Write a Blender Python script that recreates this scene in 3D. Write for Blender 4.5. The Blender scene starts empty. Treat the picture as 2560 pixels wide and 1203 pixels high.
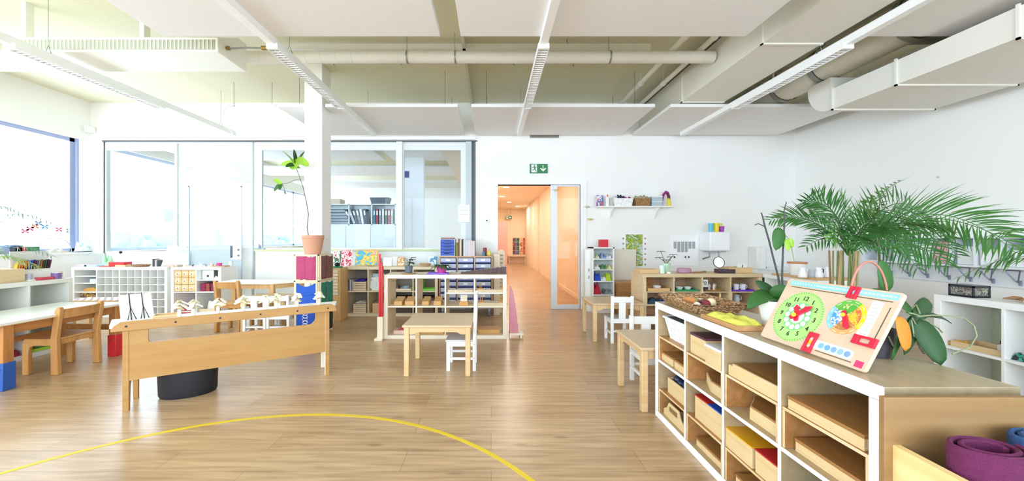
import bpy, bmesh, math, random
from mathutils import Vector, Matrix, noise
R = math.radians; PI = math.pi
rnd = random.Random(11)
scene = bpy.context.scene
COL = scene.collection
# ---------------- camera, sky, light, exposure ----------------
F = 927.0; VX = 1228.0; VY = 600.0; H = 1.2
cam_d = bpy.data.cameras.new('camera'); cam = bpy.data.objects.new('camera', cam_d); COL.objects.link(cam)
cam.location = (0, 0, H); cam.rotation_euler = (R(90), 0, 0)
cam_d.sensor_width = 36; cam_d.lens = F / 2560 * 36
cam_d.shift_x = (1280 - VX) / 2560; cam_d.shift_y = -(601.5 - VY) / 2560
cam_d.clip_start = .05; cam_d.clip_end = 200
scene.camera = cam
wd = bpy.data.worlds.new('sky'); scene.world = wd; wd.use_nodes = True
bg = wd.node_tree.nodes['Background']; bg.inputs[0].default_value = (.84, .92, 1.0, 1); bg.inputs[1].default_value = 7.5
scene.view_settings.view_transform = 'Standard'; scene.view_settings.look = 'None'
scene.view_settings.gamma = 1; scene.view_settings.exposure = 0.27
try:
    scene.view_settings.use_curve_mapping = False
    scene.cycles.max_bounces = 10; scene.cycles.diffuse_bounces = 7; scene.cycles.transparent_max_bounces = 16
    scene.cycles.caustics_reflective = False; scene.cycles.caustics_refractive = False
    scene.cycles.sample_clamp_indirect = 6
except Exception: pass
def area(name, loc, rot, sx, sy, power, color=(1, 1, 1), portal=False):
    l = bpy.data.lights.new(name, 'AREA'); l.shape = 'RECTANGLE'; l.size = sx; l.size_y = sy; l.energy = power; l.color = color
    if portal: l.cycles.is_portal = True
    o = bpy.data.objects.new(name, l); COL.objects.link(o); o.location = loc; o.rotation_euler = rot
    return o
# daylight enters by the left window wall, its continuation in the next room, and added, unseen glazing behind the camera
area('window_portal', (-7.0, 1.6, 1.9), (0, R(-90), 0), 2.0, 9.2, 1, portal=True)
area('window_portal', (-7.0, 10.6, 1.9), (0, R(-90), 0), 2.0, 8.0, 1, portal=True)
area('window_portal', (-1, -3.05, 1.7), (R(90), 0, 0), 10.2, 2.6, 1, portal=True)
# ---------------- helpers ----------------
def lin(c):
    if isinstance(c, str):
        c = c.lstrip('#'); c = [int(c[i:i + 2], 16) / 255 for i in (0, 2, 4)]
        c = [x / 12.92 if x <= .04045 else ((x + .055) / 1.055) ** 2.4 for x in c]
    return (c[0], c[1], c[2], 1)
_mc = {}
def newmat(n):
    m = bpy.data.materials.new(n); m.use_nodes = True
    return m, m.node_tree, m.node_tree.nodes['Principled BSDF']
def mat(col, rough=.5, metal=0, key=None, bump=0, bscale=60, trans=0, alpha=1, emit=0, var=.04, vscale=6, spec=.5, coat=0):
    """plain painted / plastic / metal surface with a faint procedural tone variation and bump"""
    k = (str(col), rough, metal, bump, bscale, trans, alpha, emit, var, vscale, spec, coat)
    if k in _mc: return _mc[k]
    m, t, p = newmat(key or 'surface')
    p.inputs['Roughness'].default_value = rough; p.inputs['Metallic'].default_value = metal
    p.inputs['Transmission Weight'].default_value = trans; p.inputs['Alpha'].default_value = alpha
    p.inputs['Specular IOR Level'].default_value = spec; p.inputs['Coat Weight'].default_value = coat
    c = lin(col)
    tc = t.nodes.new('ShaderNodeTexCoord'); nz = t.nodes.new('ShaderNodeTexNoise'); nz.inputs['Scale'].default_value = vscale
    t.links.new(tc.outputs['Object'], nz.inputs['Vector'])
    mx = t.nodes.new('ShaderNodeMix'); mx.data_type = 'RGBA'
    mx.inputs['A'].default_value = tuple(x * (1 - var) for x in c[:3]) + (1,); mx.inputs['B'].default_value = tuple(min(1, x * (1 + var)) for x in c[:3]) + (1,)
    t.links.new(nz.outputs['Fac'], mx.inputs['Factor']); t.links.new(mx.outputs['Result'], p.inputs['Base Color'])
    if bump:
        n2 = t.nodes.new('ShaderNodeTexNoise'); n2.inputs['Scale'].default_value = bscale; n2.inputs['Detail'].default_value = 4
        t.links.new(tc.outputs['Object'], n2.inputs['Vector'])
        b = t.nodes.new('ShaderNodeBump'); b.inputs['Strength'].default_value = bump; b.inputs['Distance'].default_value = .01
        t.links.new(n2.outputs['Fac'], b.inputs['Height']); t.links.new(b.outputs['Normal'], p.inputs['Normal'])
    if emit:
        p.inputs['Emission Color'].default_value = c; p.inputs['Emission Strength'].default_value = emit
    _mc[k] = m; return m
def wood(c1, c2, axis='x', rough=.45, scale=1.0, knots=False, key='wood', coat=0):
    k = ('wood', c1, c2, axis, rough, scale, knots)
    if k in _mc: return _mc[k]
    m, t, p = newmat(key); p.inputs['Roughness'].default_value = rough; p.inputs['Coat Weight'].default_value = coat
    tc = t.nodes.new('ShaderNodeTexCoord'); mp = t.nodes.new('ShaderNodeMapping')
    s = {'x': (1.2, 14, 14), 'y': (14, 1.2, 14), 'z': (14, 14, 1.2)}[axis]
    mp.inputs['Scale'].default_value = tuple(v * scale for v in s)
    t.links.new(tc.outputs['Object'], mp.inputs['Vector'])
    n = t.nodes.new('ShaderNodeTexNoise'); n.inputs['Scale'].default_value = 1.6; n.inputs['Detail'].default_value = 6; n.inputs['Distortion'].default_value = .6
    t.links.new(mp.outputs['Vector'], n.inputs['Vector'])
    cr = t.nodes.new('ShaderNodeValToRGB'); cr.color_ramp.elements[0].position = .3; cr.color_ramp.elements[1].position = .7
    cr.color_ramp.elements[0].color = lin(c2); cr.color_ramp.elements[1].color = lin(c1)
    t.links.new(n.outputs['Fac'], cr.inputs['Fac']); out = cr.outputs['Color']
    if knots:
        v = t.nodes.new('ShaderNodeTexVoronoi'); v.inputs['Scale'].default_value = 5.5
        t.links.new(tc.outputs['Object'], v.inputs['Vector'])
        r2 = t.nodes.new('ShaderNodeValToRGB'); r2.color_ramp.elements[0].position = .04; r2.color_ramp.elements[1].position = .12
        r2.color_ramp.elements[0].color = (1, 1, 1, 1); r2.color_ramp.elements[1].color = (0, 0, 0, 1)
        t.links.new(v.outputs['Distance'], r2.inputs['Fac'])
        mx = t.nodes.new('ShaderNodeMix'); mx.data_type = 'RGBA'; mx.inputs['B'].default_value = lin('#7A4E2A')
        t.links.new(r2.outputs['Color'], mx.inputs['Factor']); t.links.new(out, mx.inputs['A']); out = mx.outputs['Result']
    t.links.new(out, p.inputs['Base Color']); _mc[k] = m; return m
def glass(name, tint=(.93, .97, 1.0), milk=0.0):
    m, t, p = newmat(name); t.nodes.remove(p)
    o = t.nodes['Material Output']
    tr = t.nodes.new('ShaderNodeBsdfTransparent'); tr.inputs[0].default_value = tint + (1,)
    gl = t.nodes.new('ShaderNodeBsdfGlossy'); gl.inputs['Roughness'].default_value = .02
    fr = t.nodes.new('ShaderNodeFresnel'); fr.inputs[0].default_value = 1.35
    ge = t.nodes.new('ShaderNodeNewGeometry'); ma = t.nodes.new('ShaderNodeMath'); ma.operation = 'SUBTRACT'; ma.inputs[0].default_value = 1
    mm = t.nodes.new('ShaderNodeMath'); mm.operation = 'MULTIPLY'; t.links.new(ge.outputs['Backfacing'], ma.inputs[1]); t.links.new(ma.outputs[0], mm.inputs[0]); t.links.new(fr.outputs[0], mm.inputs[1])
    mx = t.nodes.new('ShaderNodeMixShader'); t.links.new(mm.outputs[0], mx.inputs[0]); t.links.new(tr.outputs[0], mx.inputs[1]); t.links.new(gl.outputs[0], mx.inputs[2])
    out = mx
    if milk:
        df = t.nodes.new('ShaderNodeBsdfDiffuse'); df.inputs[0].default_value = (.9, .92, .9, 1)
        tl = t.nodes.new('ShaderNodeBsdfTranslucent'); tl.inputs[0].default_value = (.9, .93, .93, 1)
        m1 = t.nodes.new('ShaderNodeMixShader'); m1.inputs[0].default_value = .4; t.links.new(df.outputs[0], m1.inputs[1]); t.links.new(tl.outputs[0], m1.inputs[2])
        m2 = t.nodes.new('ShaderNodeMixShader'); m2.inputs[0].default_value = milk; t.links.new(mx.outputs[0], m2.inputs[1]); t.links.new(m1.outputs[0], m2.inputs[2]); out = m2
    t.links.new(out.outputs[0], o.inputs[0]); return m
def wicker(c1, c2, sx=40, sz=60):
    k = ('wicker', c1, c2, sx, sz)
    if k in _mc: return _mc[k]
    m, t, p = newmat('wicker'); p.inputs['Roughness'].default_value = .7
    tc = t.nodes.new('ShaderNodeTexCoord'); ck = t.nodes.new('ShaderNodeTexVoronoi'); mp = t.nodes.new('ShaderNodeMapping')
    mp.inputs['Scale'].default_value = (sx, sx, sz); ck.inputs['Scale'].default_value = 1
    t.links.new(tc.outputs['Object'], mp.inputs['Vector']); t.links.new(mp.outputs['Vector'], ck.inputs['Vector'])
    cr = t.nodes.new('ShaderNodeValToRGB'); cr.color_ramp.elements[0].position = .25; cr.color_ramp.elements[1].position = .7
    cr.color_ramp.elements[0].color = lin(c1); cr.color_ramp.elements[1].color = lin(c2)
    t.links.new(ck.outputs['Distance'], cr.inputs['Fac']); t.links.new(cr.outputs['Color'], p.inputs['Base Color'])
    b = t.nodes.new('ShaderNodeBump'); b.inputs['Strength'].default_value = .8; b.inputs['Distance'].default_value = .006; b.invert = True
    t.links.new(ck.outputs['Distance'], b.inputs['Height']); t.links.new(b.outputs['Normal'], p.inputs['Normal'])
    _mc[k] = m; return m
def patches(cols, scale=20, rough=.6, seed=0):
    """printed multi-colour picture: procedural patches"""
    k = ('pat', tuple(cols), scale, seed)
    if k in _mc: return _mc[k]
    m, t, p = newmat('print'); p.inputs['Roughness'].default_value = rough
    tc = t.nodes.new('ShaderNodeTexCoord'); mp = t.nodes.new('ShaderNodeMapping'); mp.inputs['Location'].default_value = (seed, seed * .7, seed * 1.3)
    n = t.nodes.new('ShaderNodeTexNoise'); n.inputs['Scale'].default_value = scale; n.inputs['Detail'].default_value = 3; n.inputs['Distortion'].default_value = .8
    cr = t.nodes.new('ShaderNodeValToRGB'); cr.color_ramp.interpolation = 'CONSTANT'
    while len(cr.color_ramp.elements) < len(cols): cr.color_ramp.elements.new(.5)
    for i, c in enumerate(cols):
        cr.color_ramp.elements[i].position = .3 + .4 * i / len(cols) if i else 0; cr.color_ramp.elements[i].color = lin(c)
    t.links.new(tc.outputs['Object'], mp.inputs['Vector']); t.links.new(mp.outputs['Vector'], n.inputs['Vector'])
    t.links.new(n.outputs['Fac'], cr.inputs['Fac']); t.links.new(cr.outputs['Color'], p.inputs['Base Color'])
    _mc[k] = m; return m
class MB:
    def __init__(s): s.bm = bmesh.new(); s.mi = 0
    def face(s, vs):
        try: f = s.bm.faces.new(vs); f.material_index = s.mi; return f
        except ValueError: return None
    def box(s, x0, y0, z0, x1, y1, z1, M=None):
        v = [Vector((x, y, z)) for z in (z0, z1) for y in (y0, y1) for x in (x0, x1)]
        if M: v = [M @ a for a in v]
        v = [s.bm.verts.new(a) for a in v]
        for q in ((0, 2, 3, 1), (4, 5, 7, 6), (0, 1, 5, 4), (2, 6, 7, 3), (0, 4, 6, 2), (1, 3, 7, 5)): s.face([v[i] for i in q])
        return s
    def loft(s, rings, cap=True, close=True):
        rr = [[s.bm.verts.new(p) for p in r] for r in rings]; n = len(rr[0])
        for a, b in zip(rr, rr[1:]):
            for i in range(n if close else n - 1): s.face([a[i], a[(i + 1) % n], b[(i + 1) % n], b[i]])
        if cap and close:
            s.face(rr[0][::-1]); s.face(rr[-1])
        return s
    def lathe(s, prof, cx=0, cy=0, n=24, sx=1, sy=1, cap=True):
        s.loft([[(cx + r * sx * math.cos(2 * PI * i / n), cy + r * sy * math.sin(2 * PI * i / n), z) for i in range(n)] for r, z in prof], cap); return s
    def tube(s, pts, r, n=8, cap=True, flat=1.0):
        pts = [Vector(p) for p in pts]; k = len(pts); rs = r if isinstance(r, (list, tuple)) else [r] * k
        rings = []; up = Vector((0, 0, 1)); prev = None
        for i, p in enumerate(pts):
            d = (pts[min(i + 1, k - 1)] - pts[max(i - 1, 0)]).normalized()
            if prev is None:
                a = d.cross(up) if abs(d.z) < .95 else d.cross(Vector((1, 0, 0)))
            else: a = prev - d * prev.dot(d)
            a.normalize(); prev = a; b = d.cross(a)
            rings.append([p + (a * math.cos(2 * PI * j / n) + b * math.sin(2 * PI * j / n) * flat) * rs[i] for j in range(n)])
        return s.loft(rings, cap)
    def prism(s, poly, axis, a, b):
        f = {'x': lambda u, v, w: (w, u, v), 'y': lambda u, v, w: (u, w, v), 'z': lambda u, v, w: (u, v, w)}[axis]
        return s.loft([[f(u, v, a) for u, v in poly], [f(u, v, b) for u, v in poly]])
    def ball(s, c, r, n=12, sz=1, sy=1):
        return s.lathe([(max(.001, r * math.sin(PI * i / n)), c[2] - r * sz * math.cos(PI * i / n)) for i in range(n + 1)], c[0], c[1], n * 2, 1, sy)
    def leaf(s, base, d, L, W, droop=.5, n=7, fold=.25, up=None, tip=1.0):
        p = Vector(base); d = Vector(d).normalized(); u = Vector(up) if up else Vector((0, 0, 1)); rows = []
        for i in range(n + 1):
            t = i / n; side = d.cross(u)
            if side.length < .05: side = Vector((1, 0, 0))
            side.normalize(); nn = side.cross(d).normalized()
            w = W / 2 * max(.02, math.sin(PI * min(1, t ** .8 * .97 + .03)) ** tip)
            rows.append([s.bm.verts.new(p - side * w + nn * w * fold), s.bm.verts.new(p), s.bm.verts.new(p + side * w + nn * w * fold)])
            d = (d + Vector((0, 0, -1)) * droop / n).normalized(); p = p + d * L / n
        for a, b in zip(rows, rows[1:]):
            s.face([a[0], a[1], b[1], b[0]]); s.face([a[1], a[2], b[2], b[1]])
        return s
    def grid(s, w, d, nx, ny, fn):
        g = [[s.bm.verts.new((w * i / nx, d * j / ny, fn(i / nx, j / ny))) for i in range(nx + 1)] for j in range(ny + 1)]
        for j in range(ny):
            for i in range(nx): s.face([g[j][i], g[j][i + 1], g[j + 1][i + 1], g[j + 1][i]])
        return s
    def xf(s, M): bmesh.ops.transform(s.bm, matrix=M, verts=s.bm.verts); return s
    def build(s, name, m, parent=None, loc=(0, 0, 0), rz=0, bev=0, front=None, thick=0, sub=0, sharp=40):
        bm = s.bm; bm.normal_update(); bmesh.ops.recalc_face_normals(bm, faces=bm.faces) if not thick and not sub == -1 else None
        bm.normal_update()
        if front is not None:
            for f in bm.faces:
                if f.normal.y < -.9: f.material_index = 1
        for e in bm.edges:
            e.smooth = not (len(e.link_faces) == 2 and e.calc_face_angle(0) > R(sharp))
        for f in bm.faces: f.smooth = True
        me = bpy.data.meshes.new(name); bm.to_mesh(me); bm.free()
        for x in (m if isinstance(m, (list, tuple)) else [m]): me.materials.append(x)
        if front is not None: me.materials.append(front)
        o = bpy.data.objects.new(name, me); COL.objects.link(o); o.location = loc; o.rotation_euler = (0, 0, rz)
        if parent: o.parent = parent
        if thick:
            q = o.modifiers.new('t', 'SOLIDIFY'); q.thickness = thick; q.offset = 0
        if sub > 0:
            q = o.modifiers.new('s', 'SUBSURF'); q.levels = sub; q.render_levels = sub
        if bev:
            q = o.modifiers.new('b', 'BEVEL'); q.width = bev; q.segments = 2; q.limit_method = 'ANGLE'; q.angle_limit = R(50)
        return o
def tag(o, label=None, cat=None, group=None, kind=None):
    if label: o['label'] = label
    if cat: o['category'] = cat
    if group: o['group'] = group
    if kind: o['kind'] = kind
    return o
def thing(name, label, cat, loc=(0, 0, 0), rz=0, group=None):
    o = bpy.data.objects.new(name, None); COL.objects.link(o); o.empty_display_size = .1
    o.location = loc; o.rotation_euler = (0, 0, rz); return tag(o, label, cat, group)
def struct(name, mb, m, **k): return tag(mb.build(name, m, **k), kind='structure')
def one(name, label, cat, mb, m, loc=(0, 0, 0), rz=0, group=None, **k):
    return tag(mb.build(name, m, None, loc, rz, **k), label, cat, group)
def dup(o, loc, rz=None, label=None, group=None):
    c = o.copy(); COL.objects.link(c); c.location = loc
    if rz is not None: c.rotation_euler = (0, 0, rz)
    if label: c['label'] = label
    if group: c['group'] = group
    for ch in list(o.children):
        d = ch.copy(); COL.objects.link(d); d.parent = c
        for g in list(ch.children):
            e = g.copy(); COL.objects.link(e); e.parent = d
    return c
def bx(x0, y0, z0, x1, y1, z1): return MB().box(x0, y0, z0, x1, y1, z1)
def text(body, size, cx, cy, ext=.0006):
    """lettering as a flat mesh in the XY plane, centred on (cx, cy); returns list of polygons appended to an MB"""
    cu = bpy.data.curves.new('t', 'FONT'); cu.body = body; cu.size = size; cu.align_x = 'CENTER'; cu.align_y = 'CENTER'; cu.extrude = ext; cu.resolution_u = 3
    ob = bpy.data.objects.new('t', cu); COL.objects.link(ob)
    me = bpy.data.meshes.new_from_object(ob.evaluated_get(bpy.context.evaluated_depsgraph_get()))
    bpy.data.objects.remove(ob); bpy.data.curves.remove(cu)
    mb = MB(); mb.bm.from_mesh(me); bpy.data.meshes.remove(me); mb.xf(Matrix.Translation((cx, cy, 0))); return mb
def merge(a, b, M=None):
    me = bpy.data.meshes.new('x'); b.bm.to_mesh(me); b.bm.free()
    if M: me.transform(M)
    n0 = len(a.bm.faces); a.bm.from_mesh(me); a.bm.faces.ensure_lookup_table()
    for f in a.bm.faces[n0:]: f.material_index = a.mi
    bpy.data.meshes.remove(me); return a
# ---------------- palette ----------------
WHITE = mat('#F1F1EE', .45, key='white_lacquer'); WALLW = mat('#F3F2EF', .9, key='wall_paint', bump=.08, bscale=90, var=.015, vscale=.7)
DECK = mat('#DFDBC0', .9, key='concrete_deck', bump=.25, bscale=25, var=.05, vscale=1.2)
PANEL = mat('#ECEAE8', .92, key='acoustic_felt', bump=.1, bscale=200, var=.01)
DUCT = mat('#E6E3D8', .5, key='painted_sheet_metal', var=.015); STEEL = mat('#8C9196', .3, 1, key='steel'); BLACK = mat('#1D1F26', .5, key='black_plastic')
BIRCH = wood('#E6D6BA', '#DCC8A6', key='birch_foil'); BIRCHD = wood('#DCC7A2', '#CDB48A', key='birch')
PINE = wood('#E7CB9A', '#D3AC74', key='pine'); PINEK = wood('#BE8C58', '#A5723F', knots=True, key='knotty_pine')
BEECH = wood('#DDBE90', '#D0AA76', key='beech'); OAKY = wood('#BC9156', '#AE8146', rough=.42, scale=.8, key='honey_wood')
CHAIRW = wood('#CC9A5E', '#BA8446', 'z', key='chair_wood'); LAMW = wood('#D3BA96', '#C9AE88', scale=1.4, key='table_laminate', rough=.35)
GREENL = mat('#2C5E20', .6, key='leaf_green', var=.3, vscale=9); GREEND = mat('#21481C', .6, key='dark_leaf', var=.3, vscale=9)
GREENY = mat('#93BE38', .45, key='young_leaf', var=.25, vscale=9); TERRA = mat('#D29A7E', .75, key='terracotta', bump=.1)
SOIL = mat('#3A2A20', .95, key='soil', bump=.8); PAPER = mat('#F4F4F2', .8, key='paper'); SCREW = mat('#2A2A2C', .4, .6, key='bolt')
def C(c, r=.5, **k): return mat(c, r, **k)
def wx(px, Y): return (px - VX) / F * Y
def wz(py, Y): return H - (py - VY) / F * Y
# ---------------- the room ----------------
XL, XR, YF, YB, ZC = -6.94, 5.27, 6.43, -3.0, 3.58
m, t, p = newmat('laminate_planks'); p.inputs['Roughness'].default_value = .29; p.inputs['Specular IOR Level'].default_value = .6
tc = t.nodes.new('ShaderNodeTexCoord'); bk = t.nodes.new('ShaderNodeTexBrick')
bk.inputs['Scale'].default_value = 1; bk.inputs['Brick Width'].default_value = 1.28; bk.inputs['Row Height'].default_value = .192
bk.inputs['Mortar Size'].default_value = .0012; bk.inputs['Mortar Smooth'].default_value = .3; bk.offset = .37; bk.inputs['Bias'].default_value = 0
bk.inputs['Color1'].default_value = lin('#C9AC86'); bk.inputs['Color2'].default_value = lin('#BA9B74'); bk.inputs['Mortar'].default_value = lin('#7D6146')
t.links.new(tc.outputs['Object'], bk.inputs['Vector'])
mp = t.nodes.new('ShaderNodeMapping'); mp.inputs['Scale'].default_value = (1.1, 16, 1); t.links.new(tc.outputs['Object'], mp.inputs['Vector'])
n1 = t.nodes.new('ShaderNodeTexNoise'); n1.inputs['Scale'].default_value = 2.2; n1.inputs['Detail'].default_value = 7; n1.inputs['Distortion'].default_value = .5
t.links.new(mp.outputs['Vector'], n1.inputs['Vector'])
cr = t.nodes.new('ShaderNodeValToRGB'); cr.color_ramp.elements[0].position = .3; cr.color_ramp.elements[1].position = .72
cr.color_ramp.elements[0].color = (.62, .57, .5, 1); cr.color_ramp.elements[1].color = (1.12, 1.1, 1.08, 1); t.links.new(n1.outputs['Fac'], cr.inputs['Fac'])
mu = t.nodes.new('ShaderNodeMix'); mu.data_type = 'RGBA'; mu.blend_type = 'MULTIPLY'; mu.inputs['Factor'].default_value = .85
t.links.new(bk.outputs['Color'], mu.inputs['A']); t.links.new(cr.outputs['Color'], mu.inputs['B'])
mp2 = t.nodes.new('ShaderNodeMapping'); mp2.inputs['Scale'].default_value = (1.6, 5.5, 1); t.links.new(tc.outputs['Object'], mp2.inputs['Vector'])
vo = t.nodes.new('ShaderNodeTexVoronoi'); vo.inputs['Scale'].default_value = 1.25; t.links.new(mp2.outputs['Vector'], vo.inputs['Vector'])
c2 = t.nodes.new('ShaderNodeValToRGB'); c2.color_ramp.elements[0].position = .03; c2.color_ramp.elements[1].position = .13
c2.color_ramp.elements[0].color = (.55, .48, .42, 1); c2.color_ramp.elements[1].color = (1, 1, 1, 1); t.links.new(vo.outputs['Distance'], c2.inputs['Fac'])
m3 = t.nodes.new('ShaderNodeMix'); m3.data_type = 'RGBA'; m3.blend_type = 'MULTIPLY'; m3.inputs['Factor'].default_value = .8
t.links.new(mu.outputs['Result'], m3.inputs['A']); t.links.new(c2.outputs['Color'], m3.inputs['B']); t.links.new(m3.outputs['Result'], p.inputs['Base Color'])
bp = t.nodes.new('ShaderNodeBump'); bp.inputs['Strength'].default_value = .12; bp.inputs['Distance'].default_value = .004
t.links.new(n1.outputs['Fac'], bp.inputs['Height']); t.links.new(bp.outputs['Normal'], p.inputs['Normal'])
FLOOR = m
struct('floor', bx(XL - .1, YB - .1, -.1, XR + .1, 20.2, 0), FLOOR)
struct('ceiling', bx(XL - .1, YB - .1, ZC, XR + .1, 20.2, ZC + .12), DECK)
# left window wall, runs on past the partition into the next room
w = MB()
w.box(XL - .25, YB, 0, XL, 15.2, .97); w.box(XL, 0, 0, XL + .24, YF, .97); w.box(XL - .25, YB, 2.9, XL, 15.2, ZC)
w.box(XL - .25, 6.25, .85, XL, 6.62, 2.9); w.box(XL - .25, YB, .85, XL, YB + .3, 2.9); w.box(XL - .25, 14.8, .85, XL, 15.2, 2.9)
struct('wall_left', w, WALLW)
FRAME = mat('#A3AECF', .4, key='window_frame_blue')
GL = glass('window_glass'); 
def window(name, y0, y1, mulls, depth=.07, FRAME=FRAME):
    mb = MB(); x = XL - .12
    mb.box(x, y0, .97, x + depth, y0 + .07, 2.9); mb.box(x, y1 - .1, .97, x + depth, y1, 2.9); mb.box(x + depth, y1 - .03, .97, x + depth + .04, y1, 2.9); mb.box(x, y0, 2.84, x + depth, y1, 2.9); mb.box(x, y0, 1.0, x + depth, y1, 1.06)
    for q in mulls: mb.box(x, q - .04, .97, x + depth, q + .04, 2.9)
    fr = struct(name, mb, FRAME)
    mb = bx(x + .03, y0, .98, x + .036, y1, 2.89); g = mb.build('window_glass', GL, fr)
    s = bx(XL - .13, y0, .97, XL + .26, y1, 1.0).build('window_sill', WHITE, fr)
window('window_1', YB + .3, 6.25, (0.3, 3.4))
window('window_2', 6.62, 14.8, (8.55, 10.9, 13.1), FRAME=mat('#C6D0E2', .4))
struct('wall_right', bx(XR, YB, 0, XR + .15, YF + .1, ZC), WALLW)
# rear wall, out of view: its glazing is added and sized for frontal fill
w = MB(); w.box(XL, YB - .15, 0, -6.0, YB, ZC); w.box(4.2, YB - .15, 0, XR, YB, ZC); w.box(-6, YB - .15, 3.0, 4.2, YB, ZC); w.box(-6, YB - .15, 0, 4.2, YB, .4)
struct('wall_rear', w, WALLW)
mb = MB()
for q in (-6, -3.45, -.96, 1.59, 4.14): mb.box(q, YB - .1, .4, q + .06, YB - .04, 3.0)
fr = struct('window_rear_fill', mb, FRAME); bx(-6, YB - .075, .4, 4.2, YB - .07, 3.0).build('window_glass', GL, fr)
# far wall: door opening, header over the glass partition
DX0, DX1, DZ = .115, 1.545, 2.16
w = MB(); T = .14
w.box(XL, YF, 0, -6.74, YF + T, ZC); w.box(-6.74, YF, 2.92, -.27, YF + T, ZC); w.box(-.27, YF, 0, DX0, YF + T, ZC)
w.box(DX0, YF, DZ, DX1, YF + T, ZC); w.box(DX1, YF, 0, XR, YF + T, ZC)
struct('wall_far', w, WALLW)
struct('trim_1', bx(-6.74, YF - .03, 2.94, -.27, YF, 2.985), WHITE)
struct('trim_2', bx(-6.74, YF - .01, 2.905, -.24, YF + .05, 2.925), C('#5A5E60'))
# glass partition
PF = mat('#E4E9EA', .5, key='partition_frame', var=.01)
EDGE = C('#6E7880', .4)
wp = MB(); wp.box(-4.10, YF + .02, 0, -.45, YF + .1, 1.02); wp.box(-6.70, YF + .02, 0, -5.27, YF + .1, .97)
struct('wall_partition', wp, mat('#EDF1F2', .4, key='partition_panel', var=.01))
struct('trim_3', bx(-4.10, YF - .03, 1.01, -.45, YF + .1, 1.035), mat('#CBD39A', .5))
PX = [(-6.74, -5.5), (-5.5, -4.15), (-4.15, -1.6), (-1.54, -.45)]
GM = glass('milky_glass', milk=.34)
def pane(n, x0, x1, z0, g, fl=.03, fr_=.03, ft=.05, fb=.03):
    mb = MB(); y0, y1 = YF + .035, YF + .085
    mb.box(x0, y0, z0, x0 + fl, y1, 2.905); mb.box(x1 - fr_, y0, z0, x1, y1, 2.905)
    mb.box(x0 + fl, y0, 2.905 - ft, x1 - fr_, y1, 2.905); mb.box(x0 + fl, y0, z0, x1 - fr_, y1, z0 + fb)
    o = struct(n, mb, PF)
    bx(x0 + fl, YF + .055, z0 + fb, x1 - fr_, YF + .062, 2.905 - ft).build('pane', g, o); return o
a = pane('window_4', -6.74, -5.5, .97, GL, .03, .02, .14)
bx(-6.755, YF + .02, .0, -6.74, YF + .04, 2.905).build('edge_profile', EDGE, a)
a = pane('window_5', -5.5, -4.16, 0, GM, .02, .02, .02, .02)
a = pane('window_6', -4.14, -1.64, 1.035, GL, .14, .02, .14)
bx(-4.165, YF + .02, 0, -4.14, YF + .06, 2.905).build('edge_profile', C('#AEBABC'), a)
bx(-1.64, YF - .01, 1.035, -1.54, YF + .1, 2.905).build('post', PF, a)
a = pane('window_7', -1.54, -.44, 1.035, GL, .02, .09, .14)
bx(-.44, YF - .01, 0, -.34, YF + .1, 2.905).build('post', mat('#C2CBD0', .4), a)
bx(-.34, YF + .03, 0, -.27, YF + .1, 2.905).build('shadow_gap', C('#5E6468'), a)
# door in the partition
d = MB(); x0, x1 = -5.27, -4.34; y0 = YF + .02
d.box(x0, y0, 0, x0 + .02, y0 + .015, 2.14); d.box(x1 - .015, y0, 0, x1, y0 + .015, 2.14); d.box(x0, y0, 2.12, x1, y0 + .015, 2.14)
dr = struct('door_1', d, C('#B9C4CC'))
bx(x0 + .02, YF + .03, 0, x1 - .015, YF + .034, 2.12).build('pane', glass('door_glass', milk=.12), dr)
h = bx(-4.52, YF - .002, .86, -4.335, YF + .02, 1.12).build('lock_plate', C('#F4F6F8'), dr, bev=.004)
bx(-4.52, YF - .012, .89, -4.485, YF, 1.10).build('handle', C('#4D4F5C'), h, bev=.004)
MB().lathe([(.001, 0), (.018, 0), (.018, .01), (.001, .01)], n=16).xf(Matrix.Translation((-4.38, YF - .002, 1.03)) @ Matrix.Rotation(R(90), 4, 'X')).build('lock_cylinder', C('#75777C'), h)
MB().lathe([(.001, 0), (.018, 0), (.018, .01), (.001, .01)], n=16).xf(Matrix.Translation((-4.38, YF - .002, .93)) @ Matrix.Rotation(R(90), 4, 'X')).build('lock_cylinder', C('#75777C'), h)
# entrance with frame and fixed glass leaf
d = MB(); f = .07
d.box(DX0 - f, YF - .02, 0, DX0, YF + T, DZ + f); d.box(DX1, YF - .02, 0, DX1 + f + .03, YF + T, DZ + f); d.box(DX0, YF - .02, DZ, DX1, YF + T, DZ + f)
dr = struct('door_2', d, WHITE)
lf = MB(); lf.box(1.04, YF + .03, 0, 1.15, YF + .08, DZ); lf.box(DX1 - .02, YF + .03, 0, DX1, YF + .08, DZ); lf.box(1.15, YF + .03, 0, DX1 - .02, YF + .08, .07); lf.box(1.15, YF + .03, DZ - .03, DX1 - .02, YF + .08, DZ)
lo = lf.build('leaf_frame', mat('#E3E8EE', .4), dr)
bx(1.15, YF + .052, .07, DX1 - .02, YF + .058, DZ - .03).build('pane', glass('leaf_glass', (1, .93, .86)), lo)
# concrete pillar
struct('wall_pillar', bx(-2.52, 5.0, 0, -2.28, 5.28, ZC), mat('#F6F5F2', .8, key='pillar_paint', var=.01), bev=.006)
for n, a in (('baseboard_far', (1.66, YF - .015, 0, XR, YF, .06)), ('baseboard_right', (XR - .015, YB, 0, XR, YF, .06)), ('baseboard_left', (XL + .24, 0, 0, XL + .255, 6.1, .06))):
    struct(n, bx(*a), WHITE)
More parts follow.
